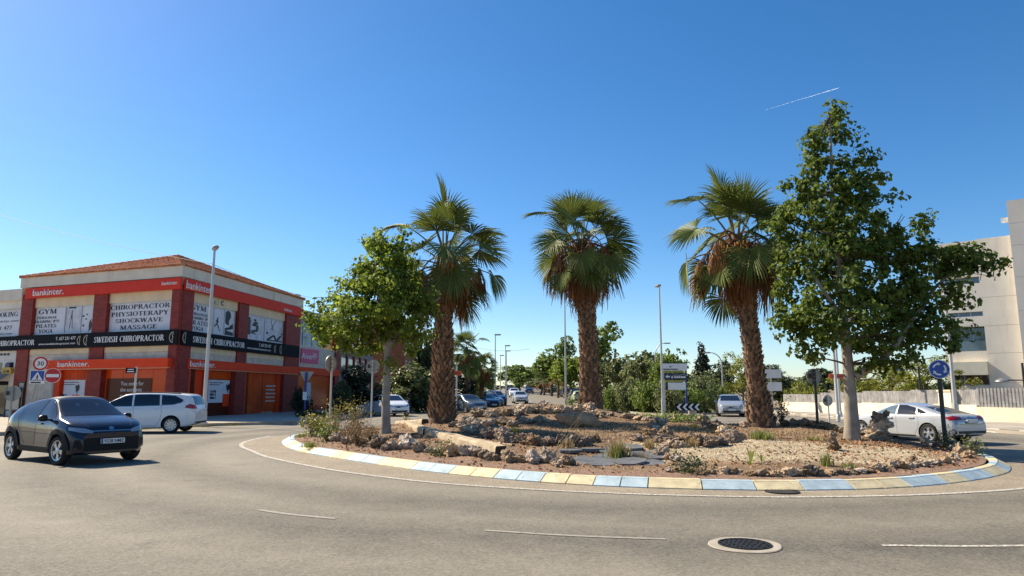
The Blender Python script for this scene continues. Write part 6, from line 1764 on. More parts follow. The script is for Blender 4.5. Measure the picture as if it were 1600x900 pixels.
# blue roundabout sign
p = isle(1478, 700); zc = at(1473, 577, Y=p.y).z - p.z
t = sign_post("blue roundabout sign with three white arrows, on a dark pole by the island's end", "road sign", p, R(-22), zc + .1, .055, "metal_dark")
o, M = round_plate(t, zc, .25, "traffic_blue", "sign_back", out=.06)
mb = MB(); ring(mb, M, .236, .25, .0305, .003); mb.build("white_edge", M_["white"], t)
for k in range(3):
    mb = MB(); a0 = R(100 + 120 * k); n = 8
    for i in range(n):
        a, b = a0 + R(62) * i / n, a0 + R(62) * (i + 1) / n
        mb.prism([(math.cos(a) * .125, math.sin(a) * .125), (math.cos(a) * .166, math.sin(a) * .166), (math.cos(b) * .166, math.sin(b) * .166), (math.cos(b) * .125, math.sin(b) * .125)], M @ Matrix.Translation((0, 0, .0306)), .004)
    a = a0 - R(0); tp = a0 - R(26)
    mb.prism([(math.cos(a) * .097, math.sin(a) * .097), (math.cos(tp) * .145, math.sin(tp) * .145), (math.cos(a) * .198, math.sin(a) * .198)], M @ Matrix.Translation((0, 0, .0307)), .004)
    mb.build("arrow", M_["white"], t)
# orange direction plates
def plate_sign(px0, px1, py, pyb, Y, polepx, label, h=.22, z0=.13):
    p = at(polepx, pyb, z0, Y=Y); zc = at(polepx, py, Y=Y).z - z0
    t = sign_post(label, "street sign", (p.x, p.y, z0), 0, zc + .45, .045, "metal_white", "street_sign")
    x0, x1 = at(px0, py, Y=Y).x - p.x, at(px1, py, Y=Y).x - p.x
    pl_ = MB().box(((x0 + x1) / 2, -.07, zc), (x1 - x0, .04, h)).build("name_plate", M_["orange_plate"], t)
    MB().box(((x0 + x1) / 2, -.093, zc), ((x1 - x0) * .7, .005, h * .35)).build("lettering", flat("dark_orange_print", (.30, .04, .015), .5), pl_)
plate_sign(1294.5, 1322, 588, 650, 41.0, 1308, "orange street plate on a pole behind the thick pale trunk", .28)
plate_sign(704, 721, 583, 640, 42.5, 713, "orange street plate on a pale pole to the side of the shaggy palm", .28, 0.0)
# chevron board
p = at(1074, 640, .12, Y=45.9); w_ = 38 * 45.9 / 1090
t = thing("chevron_board", "black and white chevron board pointing at the street, under the advertising board", "road sign", (p.x, p.y, .12))
zc = at(1074, 636, Y=45.9).z - .12
for s_ in (-1, 1): MB().tube([(s_ * w_ * .35, .04, -.05), (s_ * w_ * .35, .04, zc + .2)], .035, 8).build("post", M_["metal_grey"], t)
M = frame((0, 0, zc), (1, 0, 0), (0, 0, 1), (0, -1, 0)); hw, hh = w_ / 2, .23
bd = MB().prism([(-hw, -hh), (hw, -hh), (hw, hh), (-hw, hh)], M, .03).build("board", M_["black_sheet"], t)
for k in range(4):
    x = -hw + .10 + k * (w_ - .05) / 4; c = .17
    MB().prism([(x, 0), (x + .2, hh - .02), (x + .2 + c, hh - .02), (x + c, 0), (x + .2 + c, -hh + .02), (x + .2, -hh + .02)], M @ Matrix.Translation((0, 0, .0305)), .004).build("chevron", M_["white"], bd)
# advertising board with stacked panels
Yb = 49.0; p = at(1057, 636, .12, Y=Yb)
t = thing("advertising_board", "roadside board with stacked panels: white, dark blue and blank white, on steel posts", "sign board", (p.x, p.y, .12))
def zz_(y): return at(1057, y, Y=Yb).z - .12
def xx_(x): return at(x, 590, Y=Yb).x - p.x
for x in (1037.5, 1072): MB().box((xx_(x), .1, zz_(570) / 2), (.12, .12, zz_(570))).build("post", M_["metal_white"] if x < 1050 else M_["blue_pole"], t)
def panel(x0, x1, y0, y1, m, name="panel", o=0.0): 
    return MB().box(((xx_(x0) + xx_(x1)) / 2, o, (zz_(y0) + zz_(y1)) / 2), (xx_(x1) - xx_(x0), .08, zz_(y0) - zz_(y1))).build(name, m if not isinstance(m, str) else M_[m], t)
pn = panel(1036, 1074, 568, 579, "white"); mb = MB()
MB().box((xx_(1048), -.045, zz_(577)), (xx_(1060) - xx_(1037), .01, .07)).build("lettering", M_["letter_dark"], pn)
MB().prism([(xx_(1046), zz_(573)), (xx_(1052), zz_(571.5)), (xx_(1047), zz_(574.5))], frame((0, -.042, 0), (1, 0, 0), (0, 0, 1), (0, -1, 0)), .01).build("logo", M_["letter_dark"], pn)
panel(1036, 1074, 580, 582, flat("yellow_green_strip", (.35, .36, .06), .5), "strip")
pn = panel(1038, 1074, 583, 593, flat("dark_blue_panel", (.02, .028, .06), .4))
MB().prism([(-.16, 0), (0, .12), (0, .05), (.16, .05), (.16, -.05), (0, -.05), (0, -.12)], frame((xx_(1043), -.042, zz_(588.5)), (1, 0, 0), (0, 0, 1), (0, -1, 0)), .006).build("arrow", M_["white"], pn)
mb = MB()
for k, (a, b) in enumerate(((1049, 1051), (1053, 1056), (1056.7, 1059), (1059.6, 1063), (1063.7, 1066.5), (1067, 1071))): mb.box(((xx_(a) + xx_(b)) / 2, -.045, zz_(589.3)), (xx_(b) - xx_(a), .008, .11 if k % 2 else .14))
mb.build("small_print", M_["letter_white"], pn)
crv = MB(); crv.tube([(xx_(1052), -.045, zz_(587)), (xx_(1057), -.045, zz_(585.6)), (xx_(1062), -.045, zz_(586.6)), (xx_(1067), -.045, zz_(584.8)), (xx_(1073), -.045, zz_(587))], .015, 5); crv.build("emblem", M_["letter_grey"], pn)
panel(1038, 1070, 594.3, 596.6, flat("yellow_strip", (.42, .38, .08), .5), "strip")
panel(1040, 1043, 598, 610, "metal_dark", "panel"); panel(1043.5, 1071, 597.8, 609, "white")
# small utility box and kerb marker by the board
q = at(1082, 648, .12, Y=46.5); tag(MB().box((0, 0, .22), (.50, .35, .44), bev=.02).build("utility_box", M_["sign_back"]), "low grey utility box beside the chevron board", "utility box").location = (q.x, 46.5, .12)
q = isle(997, 640); o = MB().box((0, 0, .18), (.30, .04, .18)).tube([(0, .03, 0), (0, .03, .2)], .02, 6).build("marker_plate", M_["white"]); o.location = q; tag(o, "small white plate standing in the green ground cover", "sign")
# white boards behind the criss-cross palm
p = at(1208, 640, 0, Y=53); t = thing("billboard", "two white boards on a mast, half hidden by the criss-cross palm", "sign board", (p.x, 53, .1))
MB().tube([(0, .1, 0), (0, .1, at(1208, 572, Y=53).z)], .07, 10).build("mast", M_["metal_grey"], t)
for y0, y1 in ((577, 591), (597, 611)): MB().box((0, 0, (at(1208, y0, Y=53).z + at(1208, y1, Y=53).z) / 2 - .1), (1.5, .08, .66)).build("panel", M_["letter_grey"], t)
# direction signs by the small palms
p = at(765, 620, 0, Y=74); t = thing("direction_sign", "stack of pale blue direction panels seen from behind, by the small palms", "road sign", (p.x, 74, .1))
for x in (-.7, .6): MB().tube([(x, .08, -.1), (x, .08, at(765, 580, Y=74).z)], .05, 8).build("post", M_["metal_white"], t)
M_["pale_blue"] = flat("pale_blue_panel", (.33, .40, .46), .5)
for k in range(4):
    y0 = 582.5 + 4.3 * k; MB().box((0, 0, (at(765, y0, Y=74).z + at(765, y0 + 3.6, Y=74).z) / 2 - .1), (1.3, .06, .25)).build("panel", M_["pale_blue"], t)
# wires across the sky
wr = MB(); a = at(-30, 326, Y=38); b = at(330, 412, Y=33.1); c = at(520, 470, Y=70)
def sag(a, b, s_, n=14): return [a.lerp(b, i / n) - Vector((0, 0, s_ * 4 * (i / n) * (1 - i / n))) for i in range(n + 1)]
o = wr.tube(sag(a, b, .25), .011, 4).tube(sag(b, c, .35), .011, 4).build("overhead_wire", flat("grey_wire", (.16, .17, .19), .6)); tag(o, "thin overhead wire passing the corner building's roof", "wire")
wr = MB(); a = at(735, 541, Y=95); b = at(828, 545, Y=95)
o = wr.tube(sag(a, b, .45), .016, 4).tube([a, at(733, 600, Y=95)], .012, 4).build("overhead_wire", M_["metal_grey"]); tag(o, "slack wires strung across the far street above the lamp posts", "wire")
# vapour trail: a long thin puff of ice cloud far up
tr = MB(); a = at(1195, 172, Y=5200); b = at(1312, 137, Y=5200)
n = 24
tr.tube([a.lerp(b, i / n)  for i in range(n + 1)], [.25 + 1.1 * (i / n) ** 1.5 for i in range(n)] + [.5], 14)
o = tr.build("vapour_trail", mat("ice_cloud", (.9, .9, .9), .9, var=.02, trans=.5), None, 180); o["kind"] = "stuff"

# ------------------------------------------------------------------ cars
def paint(name, c, rough=.28, metal=.35, coat=1.0):
    m = flat(name, c, rough, metal, coat=coat, var=.0, spec=.3)
    return m
M_["p_black"] = paint("blue_black_paint", (.005, .007, .020), .22, 0, .55)
M_["p_silver"] = paint("silver_white_paint", (.74, .75, .77), .3, 0)
M_["p_mid"] = paint("mid_silver_paint", (.34, .37, .41), .28, .2)
M_["p_white"] = paint("white_car_paint", (.80, .81, .82), .3, 0)
M_["p_lsilver"] = paint("light_silver_paint", (.46, .475, .50), .28, .2)
M_["p_blue"] = paint("dark_blue_paint", (.012, .025, .075), .28, .3)
M_["p_navy"] = paint("navy_paint", (.010, .015, .035), .28, .3)
M_["p_red"] = paint("red_car_paint", (.28, .018, .02), .28, .1)
M_["p_maroon"] = paint("purple_red_paint", (.13, .025, .04), .28, .2)
M_["p_grey"] = paint("grey_car_paint", (.13, .14, .15), .28, .35)
M_["p_greyblue"] = paint("grey_blue_paint", (.12, .16, .20), .28, .35)
M_["p_lime"] = paint("pale_green_paint", (.42, .52, .30), .3, 0)
M_["tyre"] = flat("tyre_rubber", (.014, .014, .014), .85)
M_["rim"] = flat("alloy_rim", (.55, .56, .58), .3, .7)
M_["rim_dark"] = flat("dark_alloy", (.16, .16, .165), .35, .7)
M_["arch"] = flat("wheel_arch", (.008, .008, .008), .9)
M_["cladding"] = flat("grey_black_cladding", (.010, .010, .011), .65, spec=.25)
M_["seam"] = flat("panel_gap", (.01, .01, .011), .8)
M_["lamp_clear"] = flat("headlamp_glass", (.42, .44, .47), .06, .4, spec=.8)
M_["lamp_red"] = flat("tail_lamp_red", (.34, .012, .02), .12, spec=.7, coat=.6)
M_["chrome"] = flat("chrome", (.65, .66, .68), .12, 1.0)
M_["plate_white"] = flat("number_plate_white", (.72, .72, .69), .5)
M_["interior"] = flat("dark_interior", (.01, .01, .011), .9)

def smooth1(xs, vs, sig):
    n = len(xs); st = xs[1] - xs[0]; k = max(1, int(3 * sig / st)); w = np.exp(-.5 * ((np.arange(-k, k + 1) * st) / sig) ** 2); w /= w.sum()
    vp = np.concatenate([np.full(k, vs[0]), vs, np.full(k, vs[-1])])
    if False: pass
    return np.convolve(vp, w, 'valid')
def car_body(sp):
    L = sp["L"]; xf = np.linspace(-L / 2, L / 2, 401)
    def cur(key, sig):
        P = sp[key]; return smooth1(xf, np.interp(xf, [p[0] for p in P], [p[1] for p in P]), sig)
    top, belt, bot, wid = cur("top", sp.get("sig", .05)), cur("belt", .06), cur("bot", .04), cur("w", .05)
    e = L / 2
    xs = np.concatenate([-e + np.array([0, .015, .04, .08, .13, .19]), np.linspace(-e + .26, e - .26, sp.get("ns", 54)), e - np.array([.19, .13, .08, .04, .015, 0])])
    rows = []
    kt = sp.get("tumble", .34)
    for x in xs:
        zt, zb_, z0, w = (float(np.interp(x, xf, c)) for c in (top, belt, bot, wid))
        zb_ = min(zb_, zt - .03); g = zt - zb_
        wr = w * .935 - kt * max(g - .08, 0) ** 1.0
        zr = zt - min(.10, .42 * g)
        pts = [(0, z0), (.7 * w, z0), (.93 * w, z0 + .015), (.98 * w, z0 + .07), (w, z0 + .32 * (zb_ - z0)), (w * .998, z0 + .62 * (zb_ - z0)), (.985 * w, z0 + .86 * (zb_ - z0)), (.955 * w, zb_),
               (.955 * w * .5 + wr * .5 + .02 * min(1, g / .4), zb_ * .5 + zr * .5), (wr, zr), (wr * .90, zr + .55 * (zt - zr)), (wr * .55, zr + .90 * (zt - zr)), (0, zt)]
        P = [Vector((p[0], p[1])) for p in pts]
        rows.append(smooth_line(P, 3))
    m = len(rows[0]); V, F = [], []
    for x, row in zip(xs, rows):
        V += [(x, p.x, p.y) for p in row] + [(x, -p.x, p.y) for p in row[1:-1]][::-1]
    n = 2 * m - 2
    for i in range(len(xs) - 1):
        for k in range(n): F.append((i * n + k, i * n + (k + 1) % n, (i + 1) * n + (k + 1) % n, (i + 1) * n + k))
    F.append(tuple(range(n))); F.append(tuple((len(xs) - 1) * n + k for k in range(n - 1, -1, -1)))
    bm = bmesh.new()
    vs = [bm.verts.new(v) for v in V]
    for f in F: bm.faces.new([vs[i] for i in f])
    bmesh.ops.recalc_face_normals(bm, faces=bm.faces[:])
    bvh = BVHTree.FromBMesh(bm)
    me = bpy.data.meshes.new("body"); bm.to_mesh(me); bm.free()
    return me, bvh
def cut_arches(me, sp):
    """wheel wells cut through the body with a boolean, applied at once"""
    me.materials.append(M_["p_black"]); me.materials.append(M_["arch"])
    o = bpy.data.objects.new("tmp_body", me); col.objects.link(o); cs = []
    for x in (sp["xf"], sp["xr"]):
        for s_ in (1, -1):
            mb = MB(); r = sp["R"] * sp.get("arch", 1.13); y1 = s_ * 1.2; y0 = s_ * (sp["track"] / 2 - .17)
            mb.tube([(x, y0, sp["R"] + .01), (x, y1, sp["R"] + .01)], r, 40)
            c = mb.build("tmp_cut", [M_["arch"], M_["arch"]]); c.data.polygons.foreach_set("material_index", [1] * len(c.data.polygons))
            md = o.modifiers.new("b", 'BOOLEAN'); md.operation = 'DIFFERENCE'; md.object = c; md.solver = 'EXACT'; cs.append(c)
    dg = bpy.context.evaluated_depsgraph_get(); dg.update()
    out = bpy.data.meshes.new_from_object(o.evaluated_get(dg)); out.name = "body"
    for c in cs: bpy.data.objects.remove(c)
    bpy.data.objects.remove(o)
    out.polygons.foreach_set("use_smooth", [True] * len(out.polygons)); out.set_sharp_from_angle(angle=R(38))
    return out
def decal(name, bvh, poly, view, m, parent, off=.006, step=.06, rim=.012):
    """a panel that follows the body: outline in the view's own 2-D axes"""
    if view in ("left", "right"):
        s_ = 1 if view == "left" else -1; fn = lambda a, b: (Vector((a, s_ * 3, b)), Vector((0, -s_, 0)))
    elif view == "front": fn = lambda a, b: (Vector((5, a, b)), Vector((-1, 0, 0)))
    elif view == "rear": fn = lambda a, b: (Vector((-5, a, b)), Vector((1, 0, 0)))
    elif view == "top": fn = lambda a, b: (Vector((a, b, 4)), Vector((0, 0, -1)))
    else:
        d = Vector((math.cos(view), math.sin(view), 0)); h = Vector((-d.y, d.x, 0)); fn = lambda a, b: (d * 6 + h * a + Vector((0, 0, b)), -d)
    bm = bmesh.new()
    try: f = bm.faces.new([bm.verts.new((x, y, 0)) for x, y in poly])
    except ValueError: bm.free(); return None
    bmesh.ops.triangulate(bm, faces=[f])
    xs = [p[0] for p in poly]; ys = [p[1] for p in poly]
    for ax, lo, hi in ((Vector((1, 0, 0)), min(xs), max(xs)), (Vector((0, 1, 0)), min(ys), max(ys))):
        k = max(1, int((hi - lo) / step))
        for i in range(1, k):
            bmesh.ops.bisect_plane(bm, geom=bm.verts[:] + bm.edges[:] + bm.faces[:], plane_co=ax * (lo + (hi - lo) * i / k), plane_no=ax)
    bad = []; N = {}
    for v in bm.verts:
        o, d = fn(v.co.x, v.co.y); loc, n, _, _ = bvh.ray_cast(o, d)
        if loc is None: bad.append(v); continue
        v.co = loc + n * off; N[v] = n.copy()
    bmesh.ops.delete(bm, geom=bad, context='VERTS')
    if not bm.faces: bm.free(); return None
    be = [e for e in bm.edges if e.is_boundary]
    N2 = {v.index: n for v, n in N.items() if v.is_valid}
    bm.normal_update()
    if sum((f.normal.dot(-fn(0, 0)[1]) for f in bm.faces)) < 0: bmesh.ops.reverse_faces(bm, faces=bm.faces[:])
    pairs = {}
    r = bmesh.ops.extrude_edge_only(bm, edges=be)
    for v in [q for q in r["geom"] if isinstance(q, bmesh.types.BMVert)]:
        src = min((e.other_vert(v) for e in v.link_edges), key=lambda q: (q.co - v.co).length)
        n = N.get(src)
        if n is not None: v.co = v.co - n * (rim)
    me = bpy.data.meshes.new(name); bm.to_mesh(me); bm.free()
    o = obj(name, me, parent, m if not isinstance(m, str) else M_[m])
    me.polygons.foreach_set("use_smooth", [True] * len(me.polygons)); me.set_sharp_from_angle(angle=R(35))
    return o
def mirror(poly): return [(-x, y) for x, y in poly]
def strip2(P, w):
    P = [Vector(p) for p in P]; a, b = offset(P, w / 2), offset(P, -w / 2)
    return [tuple(q) for q in a] + [tuple(q) for q in b[::-1]]
def arcpoly(cx, cz, r0, r1, a0, a1, n=18):
    A = [R(a0 + (a1 - a0) * i / n) for i in range(n + 1)]
    return [(cx + r1 * math.cos(a), cz + r1 * math.sin(a)) for a in A] + [(cx + r0 * math.cos(a), cz + r0 * math.sin(a)) for a in A[::-1]]
def wheel_meshes(Rw, wd, style, rimm):
    rr = Rw * (.70 if style != "small" else .62); prof = [(rr, -wd / 2 + .01), (rr + .01, -wd / 2), (Rw - .03, -wd / 2 + .0), (Rw - .008, -wd / 2 + .025), (Rw, -wd / 4), (Rw, wd / 4), (Rw - .008, wd / 2 - .025), (Rw - .03, wd / 2), (rr + .01, wd / 2), (rr, wd / 2 - .01)]
    ty = MB().lathe(prof, Matrix.Rotation(R(90), 4, 'X'), 36)
    rm = MB(); MX = Matrix.Rotation(R(-90), 4, 'X')     # local z -> +y (outer side)
    rm.lathe([(rr - .002, -.06), (rr - .002, wd / 2 - .012), (rr - .022, wd / 2 - .018), (rr - .03, wd / 2 - .05), (rr - .03, -.06)], MX, 36)
    n = {"five": 5, "ten": 10, "y": 5, "small": 7}[style]
    for k in range(n):
        a = 2 * math.pi * k / n + .2
        for j in ((-.16, .16) if style in ("y", "five") else (0,)):
            c, s_ = math.cos(a + j * .0), math.sin(a)
            wdt = .028 if style in ("y", "five") else .036
            p0 = Vector((math.cos(a) * .05, math.sin(a) * .05, wd / 2 - .03)); p1 = Vector((math.cos(a + j) * (rr - .02), math.sin(a + j) * (rr - .02), wd / 2 - .028))
            d = (p1 - p0).normalized(); t = Vector((-d.y, d.x, 0)) * wdt
            V = [p0 - t, p0 + t, p1 + t * .8, p1 - t * .8]; V = V + [v - Vector((0, 0, .035)) for v in V]
            rm.add([MX @ v for v in V], [(0, 1, 2, 3), (7, 6, 5, 4), (0, 4, 5, 1), (1, 5, 6, 2), (2, 6, 7, 3), (3, 7, 4, 0)])
    rm.lathe([(.07, wd / 2 - .05), (.07, wd / 2 - .024), (.055, wd / 2 - .018), (0, wd / 2 - .018)], MX, 18)
    bk = MB().lathe([(rr - .03, wd / 2 - .085), (0, wd / 2 - .085)], MX, 24)
    def me(mb, nm, m):
        o = mb.build(nm, m); d = o.data; bpy.data.objects.remove(o); d.polygons.foreach_set("use_smooth", [True] * len(d.polygons)); d.set_sharp_from_angle(angle=R(35)); return d
    return me(ty, "wheel", M_["tyre"]), me(rm, "rim", rimm), me(bk, "brake_disc", M_["rim_dark"])
def car(sp, label, cat="car", name="car", paintm="p_black", plate="", group=None):
    t = thing(name, label, cat, (0, 0, 0), 0, group)
    me, bvh = car_body(sp)
    me = cut_arches(me, sp)
    body = obj("body", me, t)
    body.material_slots[0].link = 'OBJECT'; body.material_slots[0].material = M_[paintm]
    H = sp["H"]
    for d in sp["decals"]:
        nm, poly, views, m = d[:4]; kw = d[4] if len(d) > 4 else {}
        for vw in views:
            p = poly
            if vw in ("right",): p = poly
            if isinstance(vw, tuple): vw, p = vw[0], mirror(poly)
            o = decal(nm, bvh, p, vw, m if m != "paint" else paintm, t, **kw)
            if o and m == "paint": o.material_slots[0].link = 'OBJECT'; o.material_slots[0].material = M_[paintm]
    tw, rw, bw_ = wheel_meshes(sp["R"], sp.get("tw", .21), sp["style"], M_[sp.get("rimm", "rim")])
    for x in (sp["xf"], sp["xr"]):
        for s_ in (1, -1):
            w = obj("wheel", tw, t); w.location = (x, s_ * (sp["track"] / 2), sp["R"]); w.rotation_euler = (0, random.uniform(0, 1), 0 if s_ > 0 else math.pi)
            if x == sp["xf"] and sp.get("steer"): w.rotation_euler.z += sp["steer"]
            obj("rim", rw, w); obj("brake_disc", bw_, w)
    for s_ in (1, -1):                                                # door mirrors
        mx, mz = sp["mirror"]; yb = sp["W"] / 2
        mb = MB(); mb.box((mx, s_ * (yb + .07), mz), (.11, .20, .14), rz=s_ * -.12, bev=.05)
        o = mb.build("door_mirror", M_[paintm], t, 60); o.material_slots[0].link = 'OBJECT'; o.material_slots[0].material = M_[sp.get("mirm", paintm)]
        MB().box((mx + .01, s_ * (yb - .04), mz - .04), (.06, .14, .045)).build("mirror_arm", M_["black"], o)
        MB().box((mx - .06, s_ * (yb + .07), mz), (.012, .16, .10)).build("mirror_glass", M_["glass_dark"], o)
    if plate is not None:
        for xs_, key in ((1, "plate_f"), (-1, "plate_r")):
            if key not in sp: continue
            x, z, tilt = sp[key]
            Mx = Matrix.Translation((x, 0, z)) @ Matrix.Rotation(0 if xs_ > 0 else math.pi, 4, 'Z') @ Matrix.Rotation(tilt, 4, 'Y')
            mb = MB(); V = [Mx @ Vector(v) for v in ((-.02, -.26, -.055), (-.02, .26, -.055), (-.02, .26, .055), (-.02, -.26, .055), (.012, -.26, -.055), (.012, .26, -.055), (.012, .26, .055), (.012, -.26, .055))]
            mb.add(V, [(3, 2, 1, 0), (4, 5, 6, 7), (0, 1, 5, 4), (1, 2, 6, 5), (2, 3, 7, 6), (3, 0, 4, 7)])
            pl_ = mb.build("number_plate", M_["plate_white"], t)
            Mf = Mx @ frame((.0125, 0, 0), (0, 1, 0), (0, 0, 1), (1, 0, 0))
            if plate:
                text(plate, Mf @ Matrix.Translation((.022, 0, 0)), M_["letter_dark"], pl_, w=.43, h=.072, ext=.003, bold=.012)
            MB().prism([(-.258, -.053), (-.218, -.053), (-.218, .053), (-.258, .053)], Mf, .002).build("blue_band", M_["traffic_blue"], pl_)
    return t

# --- small dark crossover hatchback
hb = dict(L=3.70, W=1.74, H=1.51, R=.322, xf=1.17, xr=-1.26, track=1.53, style="five", tw=.19, mirror=(.60, 1.02), plate_f=(1.885, .52, -.05), steer=R(5), arch=1.14, sig=.06, mirm="black",
    top=[(-1.85, .74), (-1.83, .96), (-1.72, 1.04), (-1.50, 1.20), (-1.10, 1.36), (-.6, 1.46), (-.1, 1.51), (.05, 1.51), (.28, 1.48), (.98, 1.06), (1.25, 1.01), (1.55, .93), (1.75, .84), (1.85, .66)],
    belt=[(-1.85, .66), (-1.6, .98), (-1.0, 1.02), (0, .96), (.98, .93), (1.5, .84), (1.85, .60)],
    bot=[(-1.85, .36), (-1.6, .27), (-1, .22), (1, .22), (1.6, .22), (1.85, .27)],
    w=[(-1.85, .60), (-1.82, .70), (-1.7, .80), (-1.3, .87), (-.8, .835), (0, .82), (.65, .835), (1.15, .87), (1.5, .84), (1.7, .77), (1.80, .69), (1.85, .58)], tumble=.43)
def wins(A, B): return A, B
hb["decals"] = [
    ("windscreen", [(-.64, 1.075), (.64, 1.075), (.585, 1.25), (.52, 1.415), (0, 1.44), (-.52, 1.415), (-.585, 1.25)], ["front"], "glass_dark"),
    ("side_window", [(.80, 1.02), (.62, 1.17), (.28, 1.37), (.02, 1.42), (.00, 1.02)], ["left", "right"], "glass_dark"),
    ("side_window", [(-.07, 1.04), (-.05, 1.42), (-.42, 1.39), (-.86, 1.28), (-1.02, 1.18), (-.96, 1.10), (-.8, 1.07)], ["left", "right"], "glass_dark"),
    ("rear_window", [(-.54, 1.04), (.54, 1.04), (.44, 1.28), (-.44, 1.28)], ["rear"], "glass_dark"),
    ("roof_panel", [(.22, -.50), (.22, .50), (-1.1, .48), (-1.1, -.48)], ["top"], "black"),
    ("grille", [(-.60, .31), (.60, .31), (.66, .43), (.58, .60), (-.58, .60), (-.66, .43)], ["front"], "cladding", dict(off=.004)),
    ("grille_slat", [(-.56, .645), (.56, .645), (.55, .665), (-.55, .665)], ["front"], "metal_dark", dict(off=.012)),
    ("trim_strip", [(-.40, .735), (.40, .735), (.40, .752), (-.40, .752)], ["front"], "chrome", dict(off=.008)),
    ("headlight", [(.42, .70), (.40, .745), (.55, .80), (.79, .835), (.80, .77), (.62, .71)], ["front"], "lamp_clear", dict(off=.008, step=.03)),
    ("headlight", [(-.42, .70), (-.40, .745), (-.55, .80), (-.79, .835), (-.80, .77), (-.62, .71)], ["front"], "lamp_clear", dict(off=.008, step=.03)),
    ("fog_lamp_surround", [(.60, .34), (.76, .36), (.74, .56), (.66, .56)], ["front"], "cladding", dict(off=.005)), ("fog_lamp_surround", [(-.60, .34), (-.76, .36), (-.74, .56), (-.66, .56)], ["front"], "cladding", dict(off=.005)),
    ("arch_trim", arcpoly(1.17, .33, .355, .465, 2, 178), ["left", "right"], "cladding", dict(off=.028, step=.05, rim=.05)),
    ("arch_trim", arcpoly(-1.26, .33, .355, .465, 2, 178), ["left", "right"], "cladding", dict(off=.028, step=.05, rim=.05)),
    ("sill_cladding", [(-.82, .25), (.74, .25), (.72, .38), (-.80, .38)], ["left", "right"], "cladding", dict(off=.016, rim=.03)),
    ("door_seam", strip2([(.74, .40), (.80, .75), (.86, .98)], .008), ["left", "right"], "seam", dict(off=.002)), ("door_seam", strip2([(-.05, .40), (-.05, 1.0)], .008), ["left", "right"], "seam", dict(off=.002)),
    ("door_seam", strip2([(-.55, .40), (-.72, .60), (-.90, .78), (-1.0, 1.08)], .008), ["left", "right"], "seam", dict(off=.002)),
    ("door_handle", [(-.02 + .10, .86), (.28, .87), (.28, .90), (.08, .89)], ["left", "right"], "paint", dict(off=.035, rim=.04)),
    ("bonnet_seam", strip2([(.98, .60), (1.5, .56), (1.72, .46)], .008), ["top"], "seam", dict(off=.002)), ("bonnet_seam", strip2([(.98, -.60), (1.5, -.56), (1.72, -.46)], .008), ["top"], "seam", dict(off=.002)),
    ("badge", ell(0, .795, .055, .035, 16), ["front"], "chrome", dict(off=.01)),
    ("tail_light", [(.50, .86), (.74, .86), (.70, 1.06), (.55, 1.06)], ["rear"], "lamp_red"), ("tail_light", [(-.50, .86), (-.74, .86), (-.70, 1.06), (-.55, 1.06)], ["rear"], "lamp_red"),
]
# --- tall white people carrier
mp = dict(L=4.52, W=1.80, H=1.61, R=.325, xf=1.36, xr=-1.39, track=1.58, style="ten", tw=.22, mirror=(1.02, 1.06), plate_r=(-2.27, .80, 0), arch=1.14,
    top=[(-2.26, .80), (-2.24, 1.05), (-2.12, 1.30), (-2.02, 1.52), (-1.6, 1.57), (-.8, 1.61), (0, 1.61), (.45, 1.56), (1.40, 1.08), (1.7, 1.00), (2.0, .90), (2.2, .78), (2.26, .62)],
    belt=[(-2.26, .75), (-2.1, 1.08), (-1.5, 1.06), (0, 1.01), (1.3, .97), (1.9, .84), (2.26, .56)],
    bot=[(-2.26, .36), (-2.0, .26), (-1.4, .20), (1.4, .20), (2.0, .21), (2.26, .28)],
    w=[(-2.26, .68), (-2.22, .78), (-2.0, .86), (-1.4, .895), (0, .90), (1.3, .895), (1.8, .85), (2.1, .74), (2.22, .62), (2.26, .52)], tumble=.30)
